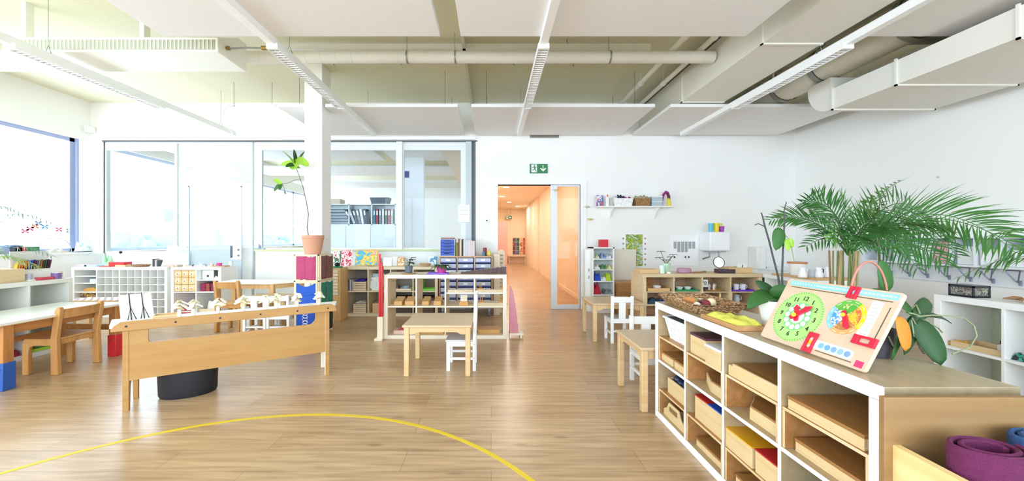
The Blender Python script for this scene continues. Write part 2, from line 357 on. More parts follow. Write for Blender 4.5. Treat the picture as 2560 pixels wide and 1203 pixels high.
# ---------------- corridor ----------------
PEACH = mat('#F6E6D2', .7, key='corridor_paint', var=.01); PEACHW = mat('#F5E3CB', .8, key='corridor_end_paint', var=.01)
w = MB(); w.box(1.75, YF + T, 0, 1.9, 9.6, 2.8); w.box(1.84, 9.6, 0, 1.99, 10.4, 2.8); w.box(1.75, 10.4, 0, 1.9, 13.2, 2.8); w.box(1.84, 13.2, 0, 1.99, 14.0, 2.8); w.box(1.75, 14.0, 0, 1.9, 19.2, 2.8)
struct('wall_corridor_right', w, PEACH)
w = MB(); w.box(-.15, YF + T, 0, -.02, 15.2, 2.8); w.box(-.9, 15.1, 0, -.8, 19.2, 2.8); w.box(-.9, 15.05, 0, -.02, 15.2, 2.8)
struct('wall_corridor_left', w, PEACH)
struct('wall_corridor_end', bx(-.9, 19.2, 0, 1.9, 19.35, 2.8), PEACHW)
struct('ceiling_corridor', bx(-.9, YF + T, 2.8, 2.0, 19.35, 2.9), mat('#F2E0CC', .85, var=.01))
struct('baseboard_corridor', bx(1.735, YF + T, 0, 1.75, 9.6, .08), mat('#F8EAD8', .6))
for i, (x, y) in enumerate(((.45, 8.2), (.45, 11.2), (.4, 13.6), (.75, 15.6), (1.25, 17.6))):
    o = thing('downlight', ['round ceiling downlight nearest the doorway in the corridor', 'second round ceiling downlight along the corridor', 'third round ceiling downlight along the corridor', 'fourth round ceiling downlight deep in the corridor', 'last ceiling downlight before the corridor end wall'][i], 'light', (x, y, 2.8), 0, 'corridor ceiling downlights')
    MB().lathe([(.11, 0), (.11, -.012), (.09, -.012), (.09, 0)], n=24, cap=False).build('ring', WHITE, o)
    MB().lathe([(.001, -.006), (.09, -.006), (.09, 0), (.001, 0)], n=24).build('diffuser', mat('#FFE9CC', .5, emit=14), o)
    l = area('downlight_lamp', (x, y, 2.77), (0, 0, 0), .5, .5, 20, (1, .93, .82)); 
o = thing('wardrobe', 'pink corridor cupboard standing left behind the doorway', 'cupboard', (0.02, 12.4, 0))
bx(0, 0, 0, .52, .6, 1.8).build('carcass', mat('#E8B4AE', .5), o); bx(.02, -.015, .05, .5, 0, 1.78).build('door', mat('#E9B5B0', .5), o)
def exit_sign(name, label, x, y, z, s, right):
    o = thing(name, label, 'sign', (x, y, z)); M0 = Matrix.Rotation(R(90), 4, 'X')
    bx(-.155 * s, -.02, -.08 * s, .155 * s, 0, .08 * s).build('sign_plate', mat('#1E7A46', .4), o, bev=.002)
    mb = MB(); M = Matrix.Scale(s, 4)
    if right:  # down arrow
        mb.prism([(.068, .055), (.082, .055), (.082, -.015), (.115, .012), (.128, 0), (.075, -.055), (.022, 0), (.035, .012), (.068, -.015)], 'y', -.024, -.021)
    else:
        mb.prism([(.02, .03), (.06, .03), (.06, .05), (.12, 0), (.06, -.05), (.06, -.03), (.02, -.03)], 'y', -.024, -.021)
    mb.xf(M).build('arrow', WHITE, o)
    mb = MB(); mb.prism([(-.128, .068), (-.03, .068), (-.03, -.068), (-.128, -.068)], 'y', -.0225, -.0205); mb.xf(M).build('doorway_symbol', WHITE, o)
    mb = MB(); mb.mi = 0
    mb.ball((-.074, -.0245, .05), .011, 8, 1, .2)
    mb.prism([(-.083, .036), (-.068, .036), (-.06, .002), (-.076, -.004)], 'y', -.026, -.023)
    mb.prism([(-.076, .0), (-.062, .004), (-.048, -.022), (-.04, -.05), (-.052, -.052), (-.06, -.026)], 'y', -.026, -.023)
    mb.prism([(-.078, .0), (-.068, -.008), (-.085, -.032), (-.112, -.034), (-.112, -.024), (-.09, -.02)], 'y', -.026, -.023)
    mb.prism([(-.082, .036), (-.078, .026), (-.1, .012), (-.118, .02), (-.114, .028), (-.1, .023)], 'y', -.026, -.023)
    mb.prism([(-.07, .034), (-.066, .024), (-.05, .012), (-.034, .022), (-.038, .03), (-.05, .022)], 'y', -.026, -.023)
    mb.xf(M).build('running_figure', mat('#1E7A46', .4), o)
    if not right: MB().tube([(-.1, -.01, .08), (-.1, -.01, 2.8 - z)], .006, 6).build('hanger_rod', STEEL, o); MB().tube([(.1, -.01, .08), (.1, -.01, 2.8 - z)], .006, 6).build('hanger_rod', STEEL, o)
    return o
exit_sign('exit_sign', 'green emergency exit sign with running figure above the doorway', wx(1346.5, YF), YF, wz(422, YF), 1.0, True)
exit_sign('exit_sign', 'small dark green exit sign hanging at the corridor end', wx(1272, 19), 19.0, wz(544, 19), 1.0, False)
rnd.seed(3)
cols = ['#C94B4B', '#2E3F78', '#E6B04A', '#7C3A5D', '#4F8A5B', '#D9744A', '#3B2A2A', '#E9E2D6', '#B83A62', '#5B7FB0']
k = 0
for r_ in range(4):
    for c_ in range(5):
        x = wx(1286 + c_ * 8.6, 19.1); z = wz(600 + r_ * 10.5, 19.1)
        one('picture', 'small colourful picture, row %s column %s of the display on the corridor end wall' % (['one', 'two', 'three', 'four'][r_], ['one', 'two', 'three', 'four', 'five'][c_]), 'picture', bx(-.08, -.01, -.1, .08, 0, .1), patches([cols[k % 10], cols[(k * 3 + 1) % 10], cols[(k * 7 + 4) % 10]], 14, seed=k), (x, 19.2, z), 0, 'pictures on the corridor end wall'); k += 1
one('bench', 'low pale bench below the picture display at the corridor end', 'bench', MB().box(0, 0, .36, .86, .35, .42).box(0, .05, 0, .04, .32, .36).box(.82, .05, 0, .86, .32, .36).box(.04, .3, 0, .82, .32, .36), mat('#F0DCCB', .6), (.88, 18.8, 0))
o = thing('side_table', 'small brown two-tier shelf at the corridor end beside the bench', 'shelf', (.56, 18.85, 0)); 
bx(0, 0, 0, .03, .3, .45).build('side_panel', CHAIRW, o); bx(.24, 0, 0, .27, .3, .45).build('side_panel', CHAIRW, o)
for z in (.03, .22, .43): bx(.03, 0, z, .24, .3, z + .02).build('shelf', CHAIRW, o)
# ---------------- next room behind the glass ----------------
struct('wall_next_room_end', bx(XL, 14.8, 0, -.05, 14.95, ZC), WALLW)
struct('wall_next_room_right', bx(-.27, YF + T, 0, -.15, 14.8, ZC), WALLW)
for i, (y0, y1, x0, x1) in enumerate(((7.0, 8.4, -6.6, -2.4), (7.0, 8.4, -2.2, -.5), (9.2, 10.4, -6.2, -.6), (11.6, 12.8, -6.2, -.6))):
    one('ceiling_panel', ['white acoustic ceiling panel, large one nearest the glass in the next room', 'white acoustic ceiling panel over the next room wall cabinet', 'white acoustic ceiling panel in the middle of the next room', 'white acoustic ceiling panel at the back of the next room'][i], 'ceiling panel', bx(x0, y0, 3.0, x1, y1, 3.04), PANEL, (0, 0, 0), 0, 'acoustic panels in the next room')
o = thing('wall_cabinet', 'white wall cabinet with binders seen through the glass partition', 'cabinet', (-3.45, 7.5, 0))
mb = MB()
for x in (0, .56, 1.02, 1.5): mb.box(x, 0, 1.5, x + .02, .32, 1.93)
mb.box(0, 0, 1.91, 1.52, .32, 1.93); mb.box(0, 0, 1.5, 1.52, .32, 1.52); mb.box(0, .31, 1.5, 1.52, .32, 1.93); mb.build('shelf_frame', WHITE, o)
bx(0, .02, 0, 1.52, .34, 1.5).build('carcass', WHITE, o)
for i in range(3): bx(.01 + i * .505, 0, .05, .5 + i * .505, .02, 1.48).build('door', WHITE, o, bev=.003)
mb = MB()
for x in (.02, .2, .38):
    for z in range(6): mb.box(x, .04, 1.53 + z * .06, x + .17, .3, 1.537 + z * .06)
mb.build('letter_tray', mat('#D5DCE0', .5), o)
rnd.seed(5)
bc = ['#4C5560', '#C9CDD0', '#3E4550', '#7A8894', '#E3E0DA', '#2F3B4C', '#5F8F9A', '#A9464B', '#8C9AA8', '#D8D4CC', '#5A7A6A', '#B0566A', '#C9C2B0']
bn = ['slate grey', 'pale grey', 'charcoal', 'blue grey', 'off white', 'navy', 'teal', 'dark red', 'light steel blue', 'ivory', 'sage', 'rose', 'beige']
for i in range(13):
    left = i < 6; x = (-3.45 + .62 + i * .058) if left else (-3.45 + 1.05 + (i - 6) * .06)
    mb = bx(0, 0, 0, .045, .24, .31)
    if left: mb.xf(Matrix.Rotation(R(-24 + i * 3.5), 4, 'Y'))
    bo = thing('binder', '%s binder %s behind the glass partition' % (bn[i], 'leaning in the middle bay' if left else 'upright in the right bay'), 'binder', (x - (.03 if left else 0), 7.53, 1.523 + (.0 if left else 0)), 0, 'binders behind the glass partition')
    mb.build('cover', mat(bc[i], .6), bo)
    q = bx(.008, -.002, .18, .037, 0, .27)
    if left: q.xf(Matrix.Rotation(R(-24 + i * 3.5), 4, 'Y'))
    q.build('spine_label', PAPER, bo)
one('storage_crate', 'dark grey crate on the cabinet behind the glass', 'crate', MB().prism([(0, 0), (.3, 0), (.34, .13), (-.04, .13)], 'y', 0, .25), C('#5B6068'), (-2.42, 7.5, 1.931))
one('cardboard_box', 'long beige box on the cabinet behind the glass', 'box', bx(0, 0, 0, .34, .25, .1), C('#DCC9AE', .8), (-3.4, 7.5, 1.931))
one('pinned_note', 'dark blue square notice on the next room wall', 'notice', bx(-.07, 0, -.07, .07, .01, .07), C('#3F4E86'), (wx(1013, 8), 8.05, wz(435, 8)))
struct('trim_4', bx(wx(1008, 8.1), 8.06, 0, wx(1060, 8.1), 8.2, 3.5), WALLW)
HEDGE = mat('#6B8099', .9, bump=.6, var=.25, vscale=3)
mb = MB(); rnd.seed(8)
for i in range(110): mb.ball((-13 - rnd.random() * 1.5, 13.2 + i * .1, .1 + rnd.random() * 1.15), .3 + rnd.random() * .3, 6)
tag(mb.build('hedge', HEDGE), 'pale hazy hedge outside the windows of the next room', 'hedge', kind='stuff')
0 and struct('ground_outside', bx(-40, -30, -.6, XL - .26, 45, -.45), C('#C8CDD2', .9))
# ---------------- ceiling fittings ----------------
for i, (x0, x1, y0, y1, s) in enumerate(((-2.9, -.45, -2.6, 3.28, 'near white felt ceiling panel left of the centre gap'), (-.27, 2.25, -2.6, 3.28, 'near grey-white felt ceiling panel right of the centre gap'), (3.24, 4.6, -2.6, 3.28, 'near grey felt ceiling panel above the two ducts'),
        (-2.9, -.45, 5.02, 6.36, 'far felt ceiling panel above the right end of the glass partition'), (-.27, 2.22, 5.02, 6.36, 'far felt ceiling panel above the doorway'), (2.43, 4.92, 5.02, 6.36, 'far felt ceiling panel above the boiler corner'))):
    o = thing('ceiling_panel', s, 'ceiling panel', ((x0 + x1) / 2, (y0 + y1) / 2, 3.0), 0, 'suspended felt ceiling panels')
    a, b = (x1 - x0) / 2, (y1 - y0) / 2
    mb = bx(-a, -b, 0, a, b, .045)
    if i == 3: mb = MB().prism([(-a, -b), (.02 - .875, -b), (.02 - .875, -.38), (-.575, -.38), (-.575, -b), (a, -b), (a, b), (-a, b)], 'z', 0, .045)
    mb.build('panel', PANEL, o, bev=.004)
    for sx in (-1, 1):
        for sy in (-1, 1): MB().tube([(sx * (a - (.85 if i == 5 else .2)), sy * (b - .2), .045), (sx * (a - (.85 if i == 5 else .2)), sy * (b - .2), .58)], .003, 6).build('hanger', STEEL, o)
LV = C('#F4F4F2', .4); LD = C('#6A6C6E', .5)
for i, (x, s) in enumerate(((-4.3, 'white strip light with louvre nearest the window'), (-1.96, 'white strip light with louvre passing left of the pillar'), (.47, 'white strip light with louvre above the doorway'), (3.19, 'white strip light with louvre beside the large ducts'))):
    o = thing('strip_light', s, 'light', (x, 0, 2.93), 0, 'white strip lights along the ceiling')
    MB().box(-.035, -2.6, .012, .035, 6.2, .075).box(-.022, -2.6, .075, .022, 6.2, .09).build('housing', LV, o, bev=.003)
    for y0 in (-.2, 3.33):
        f = MB().box(-.05, y0, -.02, -.044, y0 + 1.5, .03).box(.044, y0, -.02, .05, y0 + 1.5, .03).box(-.05, y0 - .02, -.02, .05, y0, .03).box(-.05, y0 + 1.5, -.02, .05, y0 + 1.52, .03).build('louvre_frame', LV, o)
        lm = MB()
        for k in range(34): lm.box(-.044, y0 + .01 + k * .044, -.016, .044, y0 + .018 + k * .044, .012)
        lm.box(-.003, y0, -.012, .003, y0 + 1.5, .01)
        lm.build('louvre_grid', LV, f); bx(-.044, y0, .006, .044, y0 + 1.5, .0115).build('louvre_back', LD, f)
    for y in (-1, 1.2, 3.6, 5.9):
        MB().tube([(-.03, y, .08), (0, y, .16), (.03, y, .08)], .003, 6).tube([(0, y, .16), (0, y, .65)], .002, 6).build('suspension_wire', STEEL, o)
# fan heater box with grille
o = thing('fan_heater', 'white ceiling air heater box with long front grille', 'heater', (-2.69, 3.65, 3.05))
L = 4.2
MB().prism([(0, 0), (.43, 0), (.43, .3), (.3, .3), (0, .145)], 'x', -L, 0).build('casing', mat('#F4F4EA', .45, var=.01), o, bev=.006)
MB().box(-L + .03, -.006, .022, -.03, 0, .12).build('grille_recess', C('#B9BCA8', .5), o)
g = MB()
for k in range(100): g.box(-.06 - k * .04, -.012, .024, -.05 - k * .04, -.005, .118)
g.build('grille', mat('#E6E8DA', .45), o)
for x in (-3.1, -.82, -2.0): bx(x, .05, .15, x + .045, .12, .54).build('bracket', mat('#EEEFE4', .5), o)
MB().tube([(0, .12, .1), (.06, .12, .1), (.2, .12, .105), (.42, .12, .1)], .009, 8).build('gas_hose', C('#8C8F88', .4), o)
MB().tube([(.36, .12, .1), (.47, .12, .1)], .022, 10).tube([(0, .12, .1), (.03, .12, .1)], .02, 10).build('brass_fitting', mat('#A58A4A', .35, .8), o)
# pipes
o = thing('round_duct', 'white round duct pipe running across the ceiling gap', 'duct', (-2.25, 4.26, 3.3))
MB().tube([(-.3 - .25, 0, 0), (4.8, 0, 0)], .0665, 20).build('pipe', DUCT, o)
for k in range(30):
    x = -.4 + k * .175; MB().tube([(x, 0, 0), (x + .012, 0, 0)], .069, 20).build('seam', DUCT, o)
for x in (1.28, 1.83, 3.6): MB().tube([(x, 0, .067), (x, 0, .28)], .004, 6).tube([(x, 0, 0), (x + .018, 0, 0)], .072, 20).build('pipe_clamp', C('#9A9C90', .4, metal=.5), o)
one('cable_channel', 'slim white cable channel above the round duct', 'cable channel', bx(-2.6, 4.4, 3.47, 1.9, 4.46, 3.53), DUCT)
one('ceiling_rail', 'narrow rail running forward along the ceiling beside the centre gap', 'rail', bx(-.34, -2.5, 3.47, -.305, 6.4, 3.58), mat('#CFCBB8', .7))
o = thing('water_pipe', 'cream pipe running towards the far wall, left one of the pair', 'pipe', (2.1, -2, 3.4), 0, 'pair of cream pipes')
MB().tube([(0, 0, 0), (0, 8.4, 0)], .032, 12).build('pipe', DUCT, o)
for y in (4.9, 6.0, 7.2): MB().tube([(0, y, 0), (0, y + .03, 0)], .038, 12).tube([(0, y + .015, .03), (0, y + .015, .18)], .004, 6).build('pipe_clamp', DUCT, o)
dup(o, (2.42, -2, 3.4), 0, 'cream pipe running towards the far wall, the one beside the large duct')
one('cable', 'dark cable beside the cream pipes', 'cable', MB().tube([(2.5, -2, 3.42), (2.5, 6.4, 3.42)], .014, 8), C('#4E4A40'))
o = thing('air_duct', 'long rectangular white air duct above the right side of the room', 'duct', (2.57, -2.6, 3.06))
bx(0, 0, 0, .57, 9.0, .44).build('duct_body', DUCT, o)
for y in (6.1, 7.58, 4.6): MB().box(-.012, y, -.012, .582, y + .03, 0).box(-.012, y, -.012, 0, y + .03, .45).box(.57, y, -.012, .582, y + .03, .45).build('flange', DUCT, o)
o = thing('air_duct', 'low white rectangular duct beside the right wall with an upturned end', 'duct', (3.86, 0, 2.68))
pr = [(-2.6, 0), (4.22, 0)] + [(4.22 + .3 * math.sin(a * PI / 16), .3 - .3 * math.cos(a * PI / 16)) for a in range(1, 9)] + [(4.52, .37), (4.22, .37)] + [(4.22, .23)] + [(-2.6, .23)]
MB().prism(pr, 'x', 0, 1.14).build('duct_body', DUCT, o)
for y in (2.7, 3.52, 4.18): MB().box(-.015, y, -.015, 1.155, y + .02, 0).box(-.015, y, -.015, 0, y + .02, .245).box(1.14, y, -.015, 1.155, y + .02, .245).build('flange', DUCT, o)
o = thing('round_duct', 'large round tan duct with dark collars above the low duct', 'duct', (3.95, 0, 3.27))
TAN = mat('#D9D3C2', .45)
MB().tube([(0, 3.33, 0), (0, 5.9, 0)], .2, 32).build('pipe', TAN, o)
for y in (3.42, 4.35, 4.95): MB().tube([(0, y, 0), (0, y + .07, 0)], .212, 32, cap=False).tube([(0, y, 0), (0, y + .07, 0)], .2, 32, cap=False).build('collar', C('#8E9188', .5), o)
MB().tube([(0, 3.6, 0), (1.2, 3.6, .02)], .16, 28).build('branch_pipe', C('#9A9D94', .5), o)
o = thing('pipe_bracket', 'grey pipe bracket with hanger rod in the duct gap', 'bracket', (3.5, 4.6, 3.1)); MB().tube([(0, 0, 0), (0, 0, .48)], .012, 8).build('rod', C('#B8B8B0'), o); bx(-.05, -.03, -.06, .05, .03, .0).build('clip', C('#A8A8A0'), o)
o = thing('cable_conduit', 'thin white conduit with hanging cable loop near the pillar', 'cable', (0, 0, 0))
Y = 5.6; MB().tube([(wx(572, Y), Y, wz(262, Y)), (wx(690, Y), Y, wz(263, Y))], .01, 8).build('conduit', WHITE, o)
MB().tube([(wx(a, 5.7), 5.7, wz(b, 5.7)) for a, b in ((590, 262), (572, 260), (562, 272), (558, 290), (566, 312), (577, 328), (583, 338))], .006, 8).build('cable_loop', C('#E8E8E4'), o)
for px_ in (585, 680): MB().tube([(wx(px_, Y), Y, wz(262, Y)), (wx(px_, Y), Y, ZC)], .003, 6).build('hanger_rod', STEEL, o)
bx(wx(575, Y) - .03, Y - .02, wz(266, Y), wx(575, Y) + .06, Y + .03, wz(258, Y)).build('junction_box', WHITE, o)
o = thing('motion_sensor', 'small white sensor in the upper left corner', 'sensor', (-6.9, 6.28, wz(322, 6.3))); bx(0, 0, -.05, .07, .12, .05).build('casing', WHITE, o, bev=.01); bx(.02, -.008, -.03, .05, 0, .03).build('lens', C('#D8DCE2'), o)
o = thing('vent_grille', 'dark slotted vent grille on the wall above the exit sign', 'vent', (wx(1325, YF), YF, wz(345, YF)))
bx(0, -.012, 0, .5, 0, .07).build('recess', C('#6B675C'), o)
g = MB()
for k in range(24): g.box(.008 + k * .0205, -.02, .004, .016 + k * .0205, -.01, .066)
g.box(0, -.02, 0, .5, -.01, .005).box(0, -.02, .065, .5, -.01, .07).build('slats', C('#A8A498'), o)
# ceiling screw anchors
for x, y, s_ in ((-2.1, 4.95, 'leftmost, near the pillar'), (-.9, 4.9, 'left of the centre rail'), (-1.5, 4.6, 'between the pillar and the centre rail'), (.35, 4.75, 'right of the middle strip light, nearer one'), (1.15, 4.8, 'midway to the cream pipes, nearer one'), (.3, 4.95, 'right of the middle strip light, farther one'), (1.1, 4.98, 'midway to the cream pipes, farther one'), (-1.2, 4.95, 'above the panel left of the rail'), (1.7, 4.6, 'rightmost, beside the cream pipes'), (.9, 4.4, 'hidden close to the round duct')):
    one('ceiling_anchor', 'small dark anchor hook in the bare ceiling, ' + s_, 'hook', MB().tube([(0, 0, 0), (0, 0, -.04), (.012, 0, -.05)], .005, 6), STEEL, (x, y, ZC), 0, 'ceiling anchor hooks')
# yellow tape circle on the floor
mb = MB(); cx, cy, r = -1.18, .83, 1.715
mb.loft([[(cx + q * math.cos(2 * PI * i / 120), cy + q * math.sin(2 * PI * i / 120), z) for q, z in ((r - .014, 0), (r - .014, .0012), (r + .014, .0012), (r + .014, 0))] for i in range(121)], cap=False)
one('floor_tape', 'yellow tape circle stuck on the wooden floor', 'tape', mb, mat('#E0C228', .5), (0, 0, .0002))
# wall thermostat, notes and door decorations
o = thing('thermostat', 'small white thermostat between the partition and the doorway', 'thermostat', (wx(1217, YF), YF, wz(552, YF))); bx(-.035, -.02, -.04, .035, 0, .04).build('casing', WHITE, o, bev=.004); bx(-.015, -.022, -.012, .015, -.02, .012).build('display', C('#5A5E62'), o)
for i, (px, py, w_, h_, s) in enumerate(((1220, 590, .16, .2, 'white paper notice on the wall below the thermostat'), (1160, 534, .2, .3, 'white printed sheet on the glass partition beside its right post'), (418, 540, .16, .22, 'blue-grey sheet taped on the leftmost glass pane'))):
    o = one('notice_sheet', s, 'notice', bx(-w_ / 2, -.002, -h_ / 2, w_ / 2, 0, h_ / 2), [PAPER, PAPER, C('#9DAFD0')][i], (wx(px, YF), YF + (0 if i == 0 else -.015 if i == 1 else .033), wz(py, YF)))
    if i == 1: MB().box(-.08, -.004, -.02, .08, -.002, -.014).box(-.08, -.004, .05, .08, -.002, .056).box(-.08, -.004, .1, .05, -.002, .106).build('printed_lines', C('#B9C3D6'), o)
for i, (px, py, s) in enumerate(((1466, 518, 'dried flower decoration higher on the right door frame'), (1474, 549, 'yellow dried flower decoration lower beside the door frame'), (1389, 476, 'small flower sticker at the top of the glass leaf'))):
    o = thing('dried_flower', s, 'decoration', (wx(px, YF), YF - .035, wz(py, YF)), 0, 'dried flowers on the door frame')
    MB().tube([(-.05, 0, .01), (0, 0, 0), (.06, 0, -.005)], .004, 6).build('stem', C('#A8A070'), o)
    MB().ball((0, 0, 0), .022, 6).ball((.025, 0, .008), .012, 6).build('blossom', C(['#BFC0A0', '#D8C860', '#D8D090'][i]), o)
# ---------------- furniture builders ----------------
def shelf_unit(label, loc, rz, cols=4, rows=2, body=WHITE, front=None, top=None, back=None, cell=.335, inserts=(), cat='shelf', mid=None, ins_mat=None, name='shelf_unit'):
    """cube shelving; local x along the front (front faces -y), returns the root and a world-placing function"""
    to, ti, dp = .045, .018, .39
    W = cols * cell + (cols - 1) * ti + 2 * to; Hh = rows * cell + (rows - 1) * ti + 2 * to
    o = thing(name, label, cat, loc, rz); kw = dict(bev=.0015)
    f = front or body
    MB().box(0, 0, Hh - to, W, dp, Hh).build('top_panel', top or body, o, front=f, **kw)
    MB().box(0, 0, 0, W, dp, to).build('bottom_panel', body, o, front=f, **kw)
    MB().box(0, 0, to, to, dp, Hh - to).build('side_panel', body, o, front=f, **kw)
    MB().box(W - to, 0, to, W, dp, Hh - to).build('side_panel', body, o, front=f, **kw)
    for c in range(1, cols):
        x = to + c * cell + (c - 1) * ti; bx(x, .001, to, x + ti, dp - .001, Hh - to).build('divider', body, o, front=f, **kw)
    for c in range(cols):
        x = to + c * (cell + ti)
        for r in range(1, rows):
            z = to + r * cell + (r - 1) * ti; bx(x, .001, z, x + cell, dp - .002, z + ti).build('shelf', body, o, front=f, **kw)
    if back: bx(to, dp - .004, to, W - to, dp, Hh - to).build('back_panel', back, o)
    for (c, r) in inserts:   # little two-legged shelf pushed into a compartment
        x = to + c * (cell + ti) + .002; z = to + r * (cell + ti); w_ = cell - .004
        m_ = ins_mat or body
        q = MB().box(x, .005, z + .145, x + w_, .37, z + .157).box(x, .005, z, x + .012, .37, z + .145).box(x + w_ - .012, .005, z, x + w_, .37, z + .145)
        qo = q.build('shelf_insert', PINEK if ins_mat else m_, o, bev=.001, front=m_)
        if ins_mat: bx(x + .012, .355, z, x + w_ - .012, .365, z + .145).build('insert_back', PINEK, qo)
    M = Matrix.Translation(loc) @ Matrix.Rotation(rz, 4, 'Z')
    def at(c, r, x=.5, y=.05, dz=0, ins=False):
        return tuple(M @ Vector((to + c * (cell + ti) + x * cell, y, to + r * (cell + ti) + dz + (.1575 if ins else .0005))))
    at.H = Hh; at.W = W; at.M = M; at.rz = rz
    at.top = lambda x, y: tuple(M @ Vector((x, y, Hh)))
    return o, at
def kid_table(label, loc, rz, w=.6, d=.57, h=.45, group=None):
    o = thing('play_table', label, 'table', loc, rz, group)
    bx(-w / 2, -d / 2, h - .022, w / 2, d / 2, h).build('tabletop', LAMW, o, bev=.006)
    a = .045
    for sx in (-1, 1):
        for sy in (-1, 1):
            x = sx * (w / 2 - .035); y = sy * (d / 2 - .035)
            bx(x - a / 2, y - a / 2, 0, x + a / 2, y + a / 2, h - .022).build('leg', BEECH, o, bev=.005)
    for s in (-1, 1):
        pts = [(-w / 2 + .058, h - .022), (w / 2 - .058, h - .022), (w / 2 - .058, h - .085), (w / 2 - .1, h - .085), (w / 2 - .13, h - .065), (-w / 2 + .13, h - .065), (-w / 2 + .1, h - .085), (-w / 2 + .058, h - .085)]
        y = s * (d / 2 - .035); MB().prism(pts, 'y', y - .009, y + .009).build('apron', BEECH, o)
        pts = [(-d / 2 + .058, h - .022), (d / 2 - .058, h - .022), (d / 2 - .058, h - .085), (d / 2 - .1, h - .085), (d / 2 - .13, h - .065), (-d / 2 + .13, h - .065), (-d / 2 + .1, h - .085), (-d / 2 + .058, h - .085)]
        x = s * (w / 2 - .035); MB().prism(pts, 'x', x - .009, x + .009).build('apron', BEECH, o)
    return o
def white_chair(label, loc, rz, bh=.55, w=.27, d=.27, sh=.285, group='white children\'s chairs'):
    """local: seat front to -y, backrest at +y"""
    o = thing('child_chair', label, 'chair', loc, rz, group)
    bx(-w / 2, -d / 2 - .01, sh - .018, w / 2, d / 2 - .02, sh).build('seat', mat('#D5D8DC', .5), o, bev=.006)
    for s in (-1, 1):
        x = s * (w / 2 - .017)
        bx(x - .016, -d / 2, 0, x + .016, -d / 2 + .034, sh - .018).build('leg', WHITE, o, bev=.004)
        MB().prism([(d / 2 - .03, 0), (d / 2, 0), (d / 2, sh), (d / 2 + .014, bh), (d / 2 - .014, bh), (d / 2 - .03, sh)], 'x', x - .016, x + .016).build('back_post', WHITE, o, bev=.003)
        bx(x - .01, -d / 2 + .034, .1, x + .01, d / 2 - .03, .122).build('stretcher', WHITE, o, bev=.002)
        bx(x - .009, -d / 2 + .034, sh - .06, x + .009, d / 2 - .03, sh - .018).build('seat_rail', WHITE, o)
    bx(-w / 2 + .034, d / 2 - .025, .13, w / 2 - .034, d / 2 - .008, .15).build('stretcher', WHITE, o)
    bx(-w / 2 + .034, -d / 2 + .008, sh - .06, w / 2 - .034, -d / 2 + .026, sh - .018).build('seat_rail', WHITE, o)
    bx(-w / 2 + .034, d / 2 - .025, sh - .05, w / 2 - .034, d / 2 - .008, sh).build('seat_rail', WHITE, o)
    t_ = (bh - sh); y0 = d / 2 + .006
    k = 0
    top = MB().prism([(d / 2 + .014 * .72, sh + t_ * .72), (d / 2 + .014, bh - .01), (d / 2 - .004, bh - .01), (d / 2 - .008, sh + t_ * .72)], 'x', -w / 2 + .033, w / 2 - .033); top.build('top_rail', WHITE, o, bev=.003)
    MB().prism([(d / 2 + .002, sh), (d / 2 + .014 * .72, sh + t_ * .72), (d / 2 - .008, sh + t_ * .72), (d / 2 - .015, sh)], 'x', -.038, .038).build('back_slat', WHITE, o, bev=.002)
    for s in (-1, 1):
        for z in (sh - .04, sh * .42): MB().tube([(s * w / 2, d / 2 - .015, z), (s * (w / 2 + .003), d / 2 - .015, z)], .006, 10).build('screw_cap', C('#BFC4CC'), o)
    return o
def wood_chair(label, loc, rz, w=.36, d=.32, sh=.32, bh=.6, group='honey coloured school chairs'):
    o = thing('school_chair', label, 'chair', loc, rz, group)
    bx(-w / 2 + .02, -d / 2 + .01, sh - .014, w / 2 - .02, d / 2 - .02, sh).build('seat', wood('#D9A96C', '#C18F58', 'y'), o, bev=.005)
    for s in (-1, 1):
        x = s * (w / 2 - .018)
        bx(x - .018, -d / 2, 0, x + .018, -d / 2 + .055, sh - .03).build('leg', CHAIRW, o, bev=.008)
        MB().prism([(d / 2 - .055, 0), (d / 2 + .01, 0), (d / 2 - .005, sh), (d / 2 + .03, bh - .02), (d / 2 + .022, bh), (d / 2 + .0, bh), (d / 2 - .022, bh - .03), (d / 2 - .06, sh)], 'x', x - .018, x + .018).build('back_post', CHAIRW, o, bev=.006)
        MB().prism([(-d / 2, sh - .03), (-d / 2 + .02, sh), (d / 2 - .03, sh), (d / 2 - .03, sh - .06), (-d / 2 + .1, sh - .06), (-d / 2 + .065, sh - .075), (-d / 2 + .055, sh - .11), (-d / 2, sh - .11)], 'x', x - .013, x + .013).build('side_rail', CHAIRW, o, bev=.003)
    bx(-w / 2 + .036, -d / 2 + .01, sh - .06, w / 2 - .036, -d / 2 + .03, sh - .014).build('seat_rail', CHAIRW, o)
    bx(-w / 2 + .036, d / 2 - .05, sh - .06, w / 2 - .036, d / 2 - .03, sh - .014).build('seat_rail', CHAIRW, o)
    n = 8; r0 = []
    for i in range(n + 1):
        x = -w / 2 + .036 + (w - .072) * i / n; b = .018 * math.sin(PI * i / n)
        r0.append([(x, d / 2 - .006 + b, bh - .105), (x, d / 2 + .012 + b, bh - .105), (x, d / 2 + .024 + b, bh - .02), (x, d / 2 + .006 + b, bh - .02)])
    MB().loft(r0).build('backrest', CHAIRW, o, bev=.003); return o
